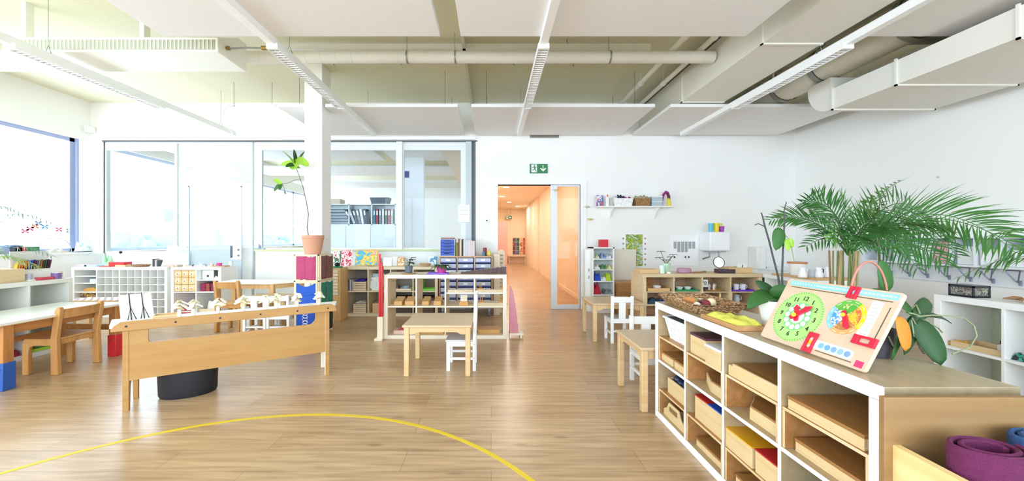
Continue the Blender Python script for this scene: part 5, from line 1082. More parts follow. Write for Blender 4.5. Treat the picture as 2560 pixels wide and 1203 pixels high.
# plant at the left edge
lp = thing('planter_trough', 'long wooden planter trough with palm leaves at the left edge', 'planter', (-4.87, 3.25, NL.H + .001))
MB().box(-.13, 0, 0, .13, .52, .01).box(-.13, 0, .01, -.115, .52, .13).box(.115, 0, .01, .13, .52, .13).box(-.115, 0, .01, .115, .015, .13).box(-.115, .505, .01, .115, .52, .13).build('trough', wood('#E5CFA8', '#D4BA8C', 'y'), lp, bev=.002)
bx(-.115, .015, .08, .115, .505, .11).build('soil', SOIL, lp)
LG = mat('#8FB4A0', .5, var=.25, vscale=8); LG2 = mat('#B9CF6A', .5, var=.25, vscale=8)
for k, (c_, t_) in enumerate((((.1, .3, .55), (.12, .75, .25)), ((.1, .35, .4), (.1, .62, .14)), ((.1, .2, .5), (.15, .45, .2)), ((.0, .3, .9), (.0, .85, .62)), ((.0, .2, .95), (.0, .6, .7)), ((0, .1, .7), (-.1, .2, .5)))):
    frond(lp, (0, .2, .1), c_, t_, .18, 20, .8, LG if k != 1 else LG2, 400 + k, .01, .004)
# ---------------- things on and in the birch cabinets (right, back) ----------------
def Wp(px, Y, z): return (wx(px, Y), Y, z)
Z1 = RB.H + .0008
tray('wooden_tray', 'light wooden tray of stones at the left end of the back cabinet', .24, .2, Wp(1624, 4.66, Z1), 0, BEECH, .05)
for k, x in enumerate((1614, 1624, 1634)): one('small_stone', 'small grey stone in the light wooden tray, %s of three' % ['left', 'middle', 'right'][k], 'stone', MB().ball((0, 0, .02), .022, 7), C('#A8A09A'), Wp(x, 4.75, Z1 + .0055), 0, 'stones in the light wooden tray')
o = pot('potted_plant', 'small-leaved plant in a pale green pot on the back cabinet', 'plant', Wp(1666, 4.8, Z1), .05, .036, .12, C('#BFE0C4', .4))
rnd.seed(12); lm = []
for k, (tx, tz) in enumerate(((-.07, .27), (-.09, .19), (.06, .2), (.0, .16), (.09, .23))):
    st_ = MB().tube([(0, 0, .1), (tx * .4, 0, .15), (tx, 0, tz)], .003, 6).build('stem', STEM, o); q_ = MB()
    for j in range(6): a = j * 1.1; q_.leaf((tx, 0, tz), (math.cos(a), math.sin(a) * .7, .2), .06, .045, .6, 5, .2)
    q_.build('leaves', GREENL, o)
cup('drinking_cup', 'tall white cup standing before the pale green plant pot', Wp(1655, 4.68, Z1), .035, .1, C('#DDF0E4', .4), False)
one('tea_light', 'small round white tealight on the back cabinet', 'candle', MB().lathe([(.001, 0), (.025, 0), (.025, .02), (.001, .02)], n=20), WHITE, Wp(1672, 4.66, Z1))
one('pink_case', 'oval dusty pink case on the back cabinet', 'case', MB().lathe([(.001, 0), (.08, 0), (.09, .015), (.09, .045), (.078, .06), (.001, .062)], n=32).xf(Matrix.Diagonal((1, .7, 1, 1))), C('#B58CA6', .6), Wp(1710, 4.75, Z1), bev=.003)
for k, (px, s) in enumerate(((1738, 'left one'), (1752, 'right one'))): one('wooden_knife', 'flat brown wooden knife on the back cabinet, %s' % s, 'toy knife', MB().prism([(-.09, 0), (-.02, .012), (.09, .02), (.09, .0)], 'y', 0, .03).xf(Matrix.Rotation(.1, 4, 'Z')), C('#9B7148'), Wp(px, 4.7 + k * .05, Z1), .2 * k)
block('dark_box', 'flat dark purple box on the back cabinet', 'box', .2, .12, .05, Wp(1819, 4.68, Z1), 0, C('#4A3440', .5))
box_thing('wooden_box', 'long light wooden box with papers on the back cabinet', 'box', .3, .2, .07, Wp(1852, 4.7, Z1), 0, wood('#E3C596', '#D3B07A'))
for k in range(2): one('paper_card', 'white folded card sticking out of the long light box, %s one' % ('left', 'right')[k], 'card', bx(-.035, 0, 0, .035, .003, .1).xf(Matrix.Rotation(.3, 4, 'Y')), PAPER, Wp(1846 + k * 12, 4.8, Z1 + .0105))
o = thing('round_mirror', 'round mirror on a small stand on the back cabinet', 'mirror', Wp(1797, 4.8, Z1))
MB().lathe([(.001, 0), (.05, 0), (.05, .01), (.001, .012)], n=24).build('base', WHITE, o)
MB().tube([(0, 0, .01), (0, 0, .06)], .005, 8).build('stem', STEEL, o)
Mm = Matrix.Translation((0, 0, .13)) @ Matrix.Rotation(R(80), 4, 'X') @ Matrix.Rotation(R(25), 4, 'Z')
MB().lathe([(.066, -.006), (.074, -.006), (.074, .006), (.066, .006)], n=36, cap=False).xf(Mm).build('frame', C('#6B6F4A'), o); MB().lathe([(.001, -.003), (.067, -.003), (.067, .004), (.001, .004)], n=36).xf(Mm).build('mirror_disc', mat('#EEF2F4', .05, 1), o)
def cell(c, r, x=.5, y=.04, ins=False, dz=0): return RB(c, r, x, y, dz, ins)
tray('wooden_tray', 'wooden tray with a white bowl in the upper left compartment of the back cabinet', .28, .26, cell(0, 1, .5, .03, True), 0, wood('#D9B27C', '#C79C64'), .04)
bowl('bowl', 'white bowl on the wooden tray in the back cabinet', cell(0, 1, .55, .12, True, .006), .05, .055, WHITE)
block('brown_box', 'brown wooden box behind the wooden tray in the back cabinet', 'box', .2, .06, .14, cell(0, 1, .35, .3, True), 0, wood('#B97A42', '#A0642F'))
tray('plastic_tray', 'green tray with two white bowls in the second compartment of the back cabinet', .28, .26, cell(1, 1, .5, .03, True), 0, C('#1F8A55', .4), .022)
for k, x in enumerate((.36, .68)): bowl('bowl', 'white bowl on the green tray, %s one' % ('left', 'right')[k], cell(1, 1, x, .13, True, .006), .045, .04, WHITE)
o = thing('photo_card', 'framed grid of small pictures leaning behind the green tray', 'picture', cell(1, 1, .28, .3, True)); bx(-.07, 0, 0, .07, .012, .15).build('frame', C('#9A9C98'), o)
for i in range(3):
    for j in range(3): bx(-.06 + i * .042, -.002, .012 + j * .045, -.025 + i * .042, 0, .05 + j * .045).build('picture', C(['#5B6470', '#D8D8D4', '#7B4B52'][(i + j) % 3]), o)
one('round_tray', 'yellow round tray in the third compartment of the back cabinet', 'tray', MB().lathe([(.001, 0), (.11, 0), (.14, .015), (.135, .018), (.105, .006), (.001, .006)], n=32), wood('#DDB868', '#CFA552'), cell(2, 1, .55, .16, True))
o = thing('number_card', 'white card with dark figures standing in the third compartment of the back cabinet', 'card', cell(2, 1, .2, .1, True)); bx(-.05, 0, 0, .05, .004, .14).build('card', PAPER, o)
merge(MB(), text('78', .07, 0, .09), Matrix.Rotation(R(90), 4, 'X') @ Matrix.Identity(4)).xf(Matrix.Translation((0, -.001, 0))).build('figures', C('#2E2E34'), o); bx(-.045, -.012, 0, .045, -.001, .045).build('dark_box', C('#3A2E2C'), o)
for k in range(4): one('wooden_dinosaur', 'small patterned toy figure on the yellow round tray, number %s from the left' % ['one', 'two', 'three', 'four'][k], 'toy', MB().prism([(-.012, 0), (.012, 0), (.008, .03), (.018, .05), (0, .085), (-.014, .05)], 'y', 0, .012), C(['#D9D4C8', '#8A6B54', '#E8E4DA', '#A89878'][k]), cell(2, 1, .45 + k * .09, .13 + .02 * (k % 2), True, .0065), 0, 'toy figures on the yellow tray')
tray('plastic_tray', 'purple tray with two cups in the right compartment of the back cabinet', .28, .24, cell(3, 1, .5, .03, True), 0, C('#6B34B8', .4), .02)
for k, x in enumerate((.4, .66)): cup('cup', 'white cup on the purple tray, %s one' % ('left', 'right')[k], cell(3, 1, x, .12, True, .006), .034, .075, C('#F0EEF0', .3))
one('paper_card', 'pale blue card standing at the back of the purple tray compartment', 'card', bx(-.045, 0, 0, .045, .003, .16), C('#DCE8F6'), cell(3, 1, .22, .28, True))
heap('folded_cloth', 'dark blue folded cloth on the left shelf of the back cabinet', 'cloth', .2, .2, .07, cell(0, 1, .38, .02), 0, C('#2E4258', .9), 5); block('blue_case', 'bright blue pencil case beside the dark cloth in the back cabinet', 'case', .1, .06, .05, cell(0, 1, .82, .03), 0, C('#2A35B8', .6), bev=.01)
WK2 = wicker('#C9A06A', '#8A6238', 50, 80)
o = thing('handle_basket', 'small wicker basket with tall arched handle in the back cabinet', 'basket', cell(1, 1, .45, .13))
MB().lathe([(.001, 0), (.07, 0), (.09, .05), (.083, .05), (.065, .008), (.001, .008)], n=28).build('basket_body', WK2, o); MB().tube([(.087 * math.cos(PI * k / 14), 0, .045 + .09 * math.sin(PI * k / 14)) for k in range(15)], .005, 8).build('handle', WK2, o)
o = thing('candlestick', 'turned pale wooden spindle standing in the third lower compartment', 'candlestick', cell(2, 1, .68, .03)); MB().lathe([(.001, 0), (.03, 0), (.028, .01), (.009, .018), (.007, .05), (.012, .06), (.008, .075), (.014, .105), (.007, .13), (.01, .138), (.001, .14)], n=20).build('spindle', wood('#E8D096', '#D9BC78', 'z'), o)
one('book', 'pair of thin lilac and pink books in the third lower compartment', 'book', bx(-.02, 0, 0, .0, .1, .12), C('#B7A8C8'), cell(2, 1, .18, .05)); one('book', 'thin pink book leaning beside the lilac one', 'book', bx(-.01, 0, 0, .01, .1, .115), C('#B86A86'), cell(2, 1, .3, .05))
cup('cup', 'white mug in the third lower compartment of the back cabinet', cell(2, 1, .88, .1), .03, .06, WHITE)
o = thing('glass_jug', 'small glass jug in the right lower compartment of the back cabinet', 'jug', cell(3, 1, .42, .12)); MB().lathe([(.001, 0), (.03, 0), (.04, .05), (.028, .08), (.034, .1), (.03, .1), (.025, .08), (.036, .05), (.027, .005), (.001, .005)], n=24).build('jug_body', mat('#D4DEE2', .15, alpha=.6), o); MB().tube([(.033, 0, .09), (.06, 0, .075), (.058, 0, .04), (.038, 0, .035)], .004, 8).build('handle', mat('#D4DEE2', .15, alpha=.6), o)
# white jugs and jar at the white shelf with wooden board
Z2 = .8015
o = thing('clay_jar', 'white jar with a wooden lid on the wooden board', 'jar', Wp(1993, 4.2, Z2)); MB().lathe([(.001, 0), (.06, 0), (.085, .13), (.08, .13), (.055, .01), (.001, .01)], n=32).build('jar_body', WHITE, o); MB().lathe([(.001, .13), (.092, .13), (.092, .15), (.001, .155)], n=32).build('lid', wood('#C98A58', '#B57643'), o)
JG = [(2006, 3.95, 'leftmost white jug on the wooden board'), (2046, 3.97, 'middle white jug with a dark handle on the wooden board'), (2067, 4.0, 'rightmost white jug on the wooden board')]
for k, (px, Y, s) in enumerate(JG):
    o = thing('milk_jug', s, 'jug', Wp(px, Y, Z2), 0, 'white jugs on the wooden board'); MB().lathe([(.001, 0), (.038, 0), (.042, .03), (.028, .08), (.03, .105), (.026, .105), (.024, .08), (.001, .03)], n=24).build('jug_body', C('#F2F2F4', .3), o)
    MB().tube([(.027, 0, .095), (.055, 0, .08), (.05, 0, .045), (.036, 0, .04)], .005, 8).build('handle', BLACK if k == 1 else WHITE, o)
cup('glass', 'clear drinking glass between the white jugs', Wp(2028, 3.98, Z2), .03, .08, mat('#D8E2EA', .1, alpha=.45), False, cat='glass')
# tall bookcase contents
bz_ = [q + .0008 for q in bcz]
for k, (px, col, s) in enumerate(((1492, '#C8CFA8', 'pale green bundle'), (1509, '#8FA0C8', 'blue grey bundle'), (1522, '#C9CED6', 'light grey bundle'))): heap('fabric_bundle', s + ' on the top shelf of the tall bookcase', 'fabric', .09, .16, .08, (wx(px, 6.1), 6.09, bz_[0]), 0, C(col, .9), k, 1)
for k, (px, col, s) in enumerate(((1493, '#DCD9D4', 'white cloth'), (1510, '#5E8A5A', 'green cloth'), (1523, '#D9CF8A', 'pale yellow cloth'))): heap('fabric_bundle', s + ' on the second shelf of the tall bookcase', 'fabric', .1, .16, .07, (wx(px, 6.1), 6.09, bz_[1]), 0, C(col, .9), k + 4, 1)
for k, (px, col, s, h) in enumerate(((1494, '#2C4FC0', 'bright blue bag', .13), (1509, '#DDE0E2', 'small white bundle', .06), (1522, '#B8D23A', 'lime green cloth', .12))): heap('fabric_bundle', s + ' on the third shelf of the tall bookcase', 'fabric', .1, .18, h, (wx(px, 6.1), 6.09, bz_[2]), 0, C(col, .9), k + 8, .9)
for k, (px, col, s, h) in enumerate(((1493, '#B8243A', 'red bag', .16), (1521, '#7F8C92', 'grey box-like bundle', .08))): heap('fabric_bundle', s + ' on the fourth shelf of the tall bookcase', 'fabric', .12, .2, h, (wx(px, 6.1), 6.09, bz_[3]), 0, C(col, .9), k + 12, .7)
block('red_box', 'red cube box standing on top of the tall bookcase', 'box', .13, .12, .125, (wx(1511, 6.12), 6.12, bc_h + .0008), 0, C('#CC2230', .5))
# wall shelf
WY = 6.23; wsz = wz(515, WY); o = thing('wall_shelf', 'white wall shelf on two curved brackets above the bookcase', 'shelf', (wx(1497, WY), WY, wsz)); SW = wx(1688, WY) - wx(1497, WY)
bx(0, 0, -.02, SW, .2, 0).build('shelf_board', WHITE, o, bev=.002)
for x in (.24, SW - .27): MB().prism([(.198, -.02), (.198, -.2), (.17, -.2), (.15, -.14), (.1, -.09), (.05, -.06), (.03, -.02)], 'x', x, x + .02).build('bracket', WHITE, o, bev=.002)
zs = wsz + .0008
one('picture_book', 'red book with a rainbow on its cover at the left end of the wall shelf', 'book', bx(-.06, 0, 0, .06, .02, .19), patches(['#C8303A', '#E8E4EC', '#4C6FB0', '#D84A3A'], 16, .5, 3), (wx(1503, WY), WY + .06, zs))
o = thing('glue_bottle', 'white glue bottle with orange cap on the wall shelf', 'bottle', (wx(1521, WY), WY + .05, zs)); MB().lathe([(.001, 0), (.03, 0), (.03, .13), (.012, .16), (.001, .16)], n=20).build('bottle_body', WHITE, o); MB().lathe([(.001, .16), (.014, .16), (.008, .2), (.001, .2)], n=16).build('cap', C('#E06A3A'), o)
block('card_pack', 'grey and white upright packs on the wall shelf beside the glue bottle', 'pack', .06, .08, .13, (wx(1531, WY), WY + .05, zs), 0, C('#B9BBB4'))
o = thing('wicker_basket', 'white wicker basket of clothes on the wall shelf', 'basket', (wx(1559, WY), WY, zs)); MB().loft([[(sx * a, .09 + sy * b, z) for sx, sy in ((-1, -1), (1, -1), (1, 1), (-1, 1))] for a, b, z in ((.145, .075, 0), (.165, .09, .13), (.155, .08, .13), (.135, .065, .01))], cap=False).box(-.14, .02, 0, .14, .16, .012).build('basket_body', WK, o)
heap('clothes', 'navy cloth heaped in the white wall shelf basket', 'cloth', .16, .14, .09, (wx(1555, WY), WY + .02, zs + .1), 0, C('#262C48', .9), 3, 1); heap('clothes', 'magenta cloth heaped in the white wall shelf basket', 'cloth', .12, .14, .06, (wx(1574, WY), WY + .02, zs + .1), 0, C('#B8336A', .9), 6, 1); heap('clothes', 'white cloth heaped at the left of the white wall shelf basket', 'cloth', .08, .14, .07, (wx(1541, WY), WY + .02, zs + .1), 0, C('#E4E0DA', .9), 8, 1)
o = thing('wicker_basket', 'brown wicker basket of textiles on the wall shelf', 'basket', (wx(1608, WY), WY, zs)); MB().loft([[(sx * a, .09 + sy * b, z) for sx, sy in ((-1, -1), (1, -1), (1, 1), (-1, 1))] for a, b, z in ((.11, .07, 0), (.13, .085, .13), (.12, .078, .13), (.1, .06, .01))], cap=False).box(-.105, .02, 0, .105, .16, .012).build('basket_body', wicker('#B98F5E', '#7A5630', 50, 70), o)
heap('clothes', 'patterned textiles heaped in the brown wall shelf basket', 'cloth', .22, .14, .09, (wx(1608, WY), WY + .02, zs + .1), 0, patches(['#8A4A50', '#C9B89A', '#5E7A5A', '#D8CDBA'], 22), 2, 1)
o = thing('plastic_box', 'translucent pale blue boxes on the wall shelf', 'box', (wx(1645, WY), WY + .03, zs)); bx(-.09, 0, 0, .09, .14, .15).build('box_body', mat('#C4D6DE', .25, alpha=.75), o); MB().box(-.095, -.004, .15, .095, .144, .165).box(-.095, -.004, .07, .095, .0, .08).build('lid', C('#E0E8EA'), o)
o = thing('hand_puppet', 'purple and yellow bent hand puppet at the right end of the wall shelf', 'toy', (wx(1667, WY), WY + .05, zs)); MB().tube([(-.06, 0, .0), (-.055, 0, .1), (-.03, 0, .2), (.01, 0, .24), (.04, 0, .22)], [.014, .016, .02, .024, .024], 10).build('purple_arm', C('#8E2A72', .8), o); MB().tube([(.035, 0, .22), (.055, 0, .17), (.06, 0, .1)], .024, 10).build('plum_sleeve', C('#6A2450', .8), o); MB().tube([(.055, 0, .13), (.065, 0, .0)], [.024, .034], 10).build('yellow_sleeve', C('#E8D84A', .8), o)
# poster, notice boards, boiler, dispenser
o = thing('landscape_poster', 'tall green landscape chart with white margins hanging on the far wall', 'poster', (wx(1585, YF), YF, wz(670, YF))); PW, PH = wx(1620, YF) - wx(1549, YF), .6
bx(-PW / 2, -.008, 0, PW / 2, -.004, PH).build('margins', PAPER, o); bx(-.145, -.01, .03, .145, -.008, PH - .02).build('landscape_print', patches(['#E8D98A', '#A8B84A', '#7F9A3A', '#C9D8D0', '#8FB050', '#D9C060'], 9, .6, 4), o)
for k in range(6):
    for s_ in (-1, 1): MB().prism([(s_ * .19 + .016 * math.cos(a * PI / 5), .06 + k * .09 + .016 * math.sin(a * PI / 5)) for a in range(10)], 'y', -.01, -.008).build('animal_print', C(['#B9985A', '#8A8A80', '#C86A4A'][(k + (s_ > 0)) % 3]), o)
o = thing('notice_board', 'white wall board with grey columns and black clips left of the boiler', 'board', (wx(1712, YF), YF, wz(665, YF))); bx(-.23, -.012, 0, .23, 0, .52).build('board', C('#FAFAFB'), o, bev=.002)
for k in range(6): bx(-.2 + k * .064, -.015, .24 if 0 < k < 4 else .3, -.15 + k * .064, -.012, .42).build('grey_column', C('#A9ADB0'), o)
for x in (-.19, .0, .06): MB().tube([(x, -.02, .17), (x, -.02, .14)], .01, 8).build('clip', BLACK, o)
o = thing('water_boiler', 'white box water boiler mounted on the far wall', 'boiler', (wx(1775, 6.12), 6.12, wz(628, 6.12))); BWd = wx(1827, 6.12) - wx(1775, 6.12); BHt = wz(580, 6.12) - wz(628, 6.12)
bx(0, 0, 0, BWd, .31, BHt).build('casing', mat('#F7F8FA', .35, var=.005), o, bev=.02); MB().box(.05, .05, -.02, BWd - .05, .25, 0).build('underside', C('#A8B0BC'), o)
MB().tube([(.08, .15, -.02), (.08, .15, -.1), (.0, .22, -.14)], .012, 8).build('water_pipe', STEEL, o); MB().tube([(BWd - .1, .15, -.02), (BWd - .1, .15, -.1)], .012, 8).build('water_pipe', STEEL, o)
bz3 = wz(580, 6.12) + .0008
for k, (px, r, h, col, s) in enumerate(((1777, .04, .145, '#59C3DE', 'turquoise tumbler, leftmost on the boiler'), (1791, .045, .15, '#F0D52E', 'yellow tumbler in the middle on the boiler'), (1804, .042, .095, '#A23BB0', 'purple tumbler, rightmost on the boiler'), (1797, .042, .15, '#D8E37A', 'pale lime tumbler behind the yellow and purple ones'))):
    cup('tumbler', s, (wx(px, 6.2), 6.2 if k < 3 else 6.3, bz3), r, h, C(col, .35), False, 'plastic tumblers on the boiler', 'cup', 0, .8) if k < 3 else cup('tumbler', s, (wx(1800, 6.32), 6.32, bz3), r, h, C(col, .35), False, 'plastic tumblers on the boiler', 'cup', 0, .8)
o = thing('towel_dispenser', 'white paper towel dispenser on the far wall behind the orchid stems', 'dispenser', (wx(1893, 6.2), 6.2, .7)); bx(0, 0, 0, .16, .23, .38).build('casing', WHITE, o, bev=.02); MB().tube([(.1, -.005, .02), (.14, -.02, .0), (.14, -.02, .05)], .006, 6).build('lever', BLACK, o)
o = thing('wash_basin', 'white basin cabinet under the towel dispenser in the far corner', 'basin', (4.5, 6.0, 0)); bx(0, 0, .0, .6, .42, .7).build('cabinet', WHITE, o, bev=.004); MB().box(-.01, -.01, .7, .61, .42, .73).build('basin_top', C('#E9EEF2', .2), o, bev=.006)
# ---------------- coat rack on the right wall ----------------
o = thing('coat_rack', 'white cubby shelf with coat hooks along the right wall', 'coat rack', (5.05, 3.1, .915)); CR = mat('#E6EAEE', .5, key='rack_white')
MB().box(0, 0, 0, .215, 1.95, .018).build('bottom_board', CR, o); MB().box(0, 0, .3, .215, 1.95, .318).build('top_board', CR, o); bx(.2, 0, .018, .215, 1.95, .3).build('back_board', mat('#B5BCC2', .6), o); bx(.195, 0, -.2, .215, 1.95, 0).build('hook_board', CR, o)
ys = [0, .19, .38, .573, .773, .98, 1.162, 1.35, 1.54, 1.74, 1.935]
for y in ys: bx(.003, y, .018, .2, y + .015, .3).build('divider', CR, o)
HK = C('#8C93AC', .3, metal=.6)
for k, y in enumerate([.1, .29, .57, .77, .95, 1.14, 1.35, 1.54, 1.75]):
    MB().tube([(.19, y, -.15), (.15, y - .012, -.12), (.11, y - .05, -.03), (.12, y - .05, -.02), (.12, y + .05, -.02), (.11, y + .05, -.03), (.15, y + .012, -.12), (.19, y, -.15)], .006, 6).tube([(.19, y, -.17), (.185, y, -.12)], .012, 8).build('coat_hook', HK, o)
for k, (y, col, s, h) in enumerate(((.6, '#F2F3F5', 'white storage box in the coat rack cubby nearest the black basket', .17), (.4, '#F2F3F5', 'white storage box in the coat rack at the right edge', .17), (1.0, '#E0A4B0', 'pink folded garment in a coat rack cubby', .25), (.79, '#DDE2E0', 'pale grey garment in a coat rack cubby', .2), (1.18, '#EDF0F2', 'white bag in a coat rack cubby', .22))):
    one('storage_box' if 'box' in s else 'garment', s, 'box' if 'box' in s else 'clothes', bx(0, 0, 0, .16, .15, h), C(col, .8), (5.07, 3.1 + y, .915 + .0188), 0, bev=.012)
one('wall_mark', 'tiny grey fixing plug high on the right wall', 'fixing', MB().tube([(0, 0, 0), (-.01, 0, 0)], .012, 10), C('#C9CACC'), (XR, XR * F / (2346 - VX), wz(443, XR * F / (2346 - VX))))
# ---------------- right white shelf: basket, shells, tray ----------------
Zr = RW.H + .001
o = thing('black_basket', 'black plastic basket of craft things on the right white shelf', 'basket', (3.50, 2.69, Zr)); w_, d_, h_ = .125, .15, .085
mb = MB().box(0, 0, 0, w_, d_, .006)
for a in ((0, 0, w_, .004), (0, d_ - .004, w_, d_), (0, 0, .004, d_), (w_ - .004, 0, w_, d_)): mb.box(a[0], a[1], h_ - .016, a[2], a[3], h_).box(a[0], a[1], 0, a[2], a[3], .014)
for x in (0, w_ - .01):
    for y in (0, d_ - .01): mb.box(x, y, 0, x + .01, y + .01, h_)
mb.build('basket_frame', C('#22252E', .4), o, bev=.001); bx(.006, .006, .006, w_ - .006, d_ - .006, h_ - .012).build('contents', patches(['#8A8C82', '#5E4A44', '#A8A690', '#4A5260'], 40), o); bx(.002, .002, h_ - .01, w_ - .002, d_ - .002, h_ + .002).build('lid', C('#343843', .3, alpha=1), o)
for k, (y, s) in enumerate(((2.58, 'brown curled bark piece behind the black basket'), (2.5, 'brown curled bark piece nearest the right edge'))):
    one('bark_piece', s, 'bark', MB().tube([(0, 0, .014), (.03, -.03, .022), (.07, -.04, .018), (.1, -.03, .014)], [.004, .013, .013, .004], 8), C('#9A7350', .8), (3.56, y, Zr), k * .5)
tray('wooden_tray', 'flat light wooden tray on top of the right white shelf', .25, .28, (3.52, 2.33, Zr), q, wood('#D8B98C', '#C8A674'), .02)
zc = .3985 + .0005
for z_ in (0,):
    tray('wooden_tray', 'light wooden tray with a small bottle in the right white shelf', .28, .2, RW(0, 1, .5, .04), q, wood('#E0C49A', '#D0B080'), .04)
    o = thing('dropper_bottle', 'small white bottle with black cap on the tray in the right shelf', 'bottle', RW(0, 1, .72, .14, .006)); MB().lathe([(.001, 0), (.022, 0), (.022, .05), (.01, .062), (.001, .062)], n=20).build('bottle_body', C('#DDE4E2'), o); MB().lathe([(.001, .062), (.011, .062), (.011, .08), (.005, .095), (.001, .095)], n=16).build('cap', BLACK, o)
    heap('yellow_bow', 'crumpled golden ribbon in the right white shelf', 'ribbon', .08, .06, .035, RW(0, 1, .14, .05, .006), q, C('#D9A02A', .5), 2, 1.2)
    one('wooden_bowl', 'round wooden bowl behind the small bottle in the right shelf', 'bowl', MB().lathe([(.001, 0), (.03, 0), (.045, .03), (.04, .03), (.001, .008)], n=24), wood('#D0A878', '#B98F5E'), RW(0, 1, .75, .25))
heap('green_toy', 'teal and black toy lump in the right shelf near the edge', 'toy', .16, .1, .05, RW(1, 1, .25, .04), q, patches(['#2E8A74', '#22252E', '#3FA08A'], 20), 4, 1)
# ---------------- birch shelf under the partition: contents and top ----------------
Z3 = LB.H + .0008; LY = 5.9
def leanpic(name, label, px, w_, h_, m, frame=None, z=Z3, Y=6.0, lean=14):
    t_ = thing(name, label, 'picture', (wx(px, Y), Y, z)); Ml = Matrix.Rotation(R(-lean), 4, 'X')
    bx(-w_ / 2, 0, 0, w_ / 2, .008, h_).xf(Ml).build('board', frame or PAPER, t_); b_ = .012 if frame else .004
    bx(-w_ / 2 + b_, -.003, b_, w_ / 2 - b_, 0, h_ - b_).xf(Ml).build('print', m, t_); return t_
leanpic('picture_board', 'white board with red and green pattern on the birch shelf beside the pillar', 842, .12, .26, patches(['#F2F2F2', '#CF2436', '#F2F2F2', '#2E7A5A', '#CF2436'], 9, .5, 2), Y=5.66, z=.7808, lean=8)
leanpic('picture_board', 'white board with crossing red stripes on the birch shelf', 862, .22, .27, patches(['#F4F2F2', '#D0304A', '#F4F2F2', '#E08A98', '#F4F2F2'], 10, .5, 7))
leanpic('map_puzzle', 'wooden puzzle map of coloured countries with blue sea on the birch shelf', 915, .36, .27, patches(['#58B8DC', '#58B8DC', '#6FC0D8', '#F0D24A', '#F2E07A', '#E8A06A', '#E8B8C0', '#C87A4A'], 8, .5, 9), wood('#E3B672', '#D3A05A'))
leanpic('card', 'plain white card leaning on the birch shelf right of the map', 968, .14, .14, PAPER, z=Z3); leanpic('card', 'second plain white card leaning right of the red rods', 985, .1, .15, C('#F0F2F6'), Y=6.05)
leanpic('small_picture', 'small framed picture with a white figure in a wooden frame', 1002, .12, .15, patches(['#D9A868', '#F2E8D8', '#D9A868'], 16, .5, 1), wood('#D9A868', '#C99550'))
leanpic('picture_book', 'small blue and white book leaning behind the magenta plant', 1082, .15, .16, patches(['#DDEAF2', '#4F96C0', '#EAF2F6'], 9, .5, 5))
one('bark_bowl', 'rough tan bark bowl on the birch shelf behind the plants', 'bowl', MB().lathe([(.001, 0), (.07, 0), (.1, .045), (.08, .05), (.05, .03), (.001, .028)], n=12), C('#C9AE84', .9, bump=.6), (wx(1062, LY), LY, Z3))
one('stick', 'thin wooden stick lying before the map puzzle', 'stick', MB().tube([(-.05, 0, .008), (.05, .01, .008)], .008, 8), C('#B98A52'), (wx(926, 5.86), 5.88, Z3))
def slat_box(label, c, r, x, blue):
    o = thing('slatted_box', label, 'box', LB(c, r, x, .03), 0, 'slatted wooden boxes in the birch shelf')
    for k in range(5): MB().box(-.1, 0, k * .028 + .004, .1, .008, k * .028 + .026).box(-.1, .25, k * .028 + .004, .1, .258, k * .028 + .026).box(-.1, .008, k * .028 + .004, -.092, .25, k * .028 + .026).box(.092, .008, k * .028 + .004, .1, .25, k * .028 + .026).build('slat_ring', BL_, o)
    for sx in (-1, 1): bx(sx * .088 - .006, .008, 0, sx * .088 + .006, .02, .145).build('corner_post', BL_, o)
    bx(-.09, .01, .0, .09, .248, .012).build('bottom', BL_, o)
    return o
slat_box('slatted wooden box with blue papers in the upper left compartment', 0, 1, .6, True); heap('blue_papers', 'stack of blue and purple papers in the upper slatted box', 'paper', .16, .22, .04, LB(0, 1, .6, .05, .145), 0, C('#3A3AA8', .7), 2)
slat_box('slatted wooden box in the lower left compartment of the birch shelf', 0, 0, .6, False); heap('white_papers', 'pale papers on the lower slatted box', 'paper', .17, .22, .04, LB(0, 0, .6, .05, .145), 0, C('#D9D2C6', .7), 5)
for k in range(5): one('thin_book', ['slate', 'grey', 'white', 'blue grey', 'beige'][k] + ' thin book upright at the left of the birch shelf', 'book', bx(0, 0, 0, .011, .2, .17 + .01 * (k % 2)), C(['#5A6470', '#A0A4A6', '#E2E2E0', '#7A8CA0', '#C9BFA8'][k]), LB(0, 1, .05 + k * .042, .05), 0, 'thin books in the birch shelf')
for k in range(2): leanpic('magazine', ['white magazine with a green tree in front in the birch shelf', 'white magazine leaning behind the tree magazine in the birch shelf'][k], 938 + k * 5, .2, .26 - .05 * (1 - k), patches(['#F2F4F2', '#E6ECE8', '#5E8A60'] if k == 0 else ['#D8E4E6', '#B8CCD0', '#F0F2F2'], 12, .5, k), z=LB(1, 1)[2], Y=5.9 + k * .08)
block('cardboard_box', 'plain tan cardboard box in the second lower compartment of the birch shelf', 'box', .24, .28, .15, LB(1, 0, .5, .04), 0, C('#DDBB8C', .8))
block('green_box', 'lime green upright box in the right upper compartment of the birch shelf', 'box', .12, .12, .17, LB(3, 1, .25, .05), 0, C('#76C83A', .5)); tray('plastic_tray', 'lime green tray in the right upper compartment of the birch shelf', .2, .2, LB(3, 1, .68, .05), 0, C('#76C83A', .5), .03)
tray('wooden_tray', 'light tray with a blue dish in the third compartment of the birch shelf', .27, .2, LB(2, 1, .5, .04), 0, BL_, .03); bowl('dish', 'pale blue dish on the light tray in the birch shelf', LB(2, 1, .6, .14, .006), .06, .05, C('#A8CBE6', .4)); one('ink_bottle', 'dark blue small bottle on the light tray in the birch shelf', 'bottle', MB().lathe([(.001, 0), (.02, 0), (.02, .05), (.008, .06), (.008, .08), (.001, .08)], n=16), C('#232A50', .3), LB(2, 1, .28, .14, .006))
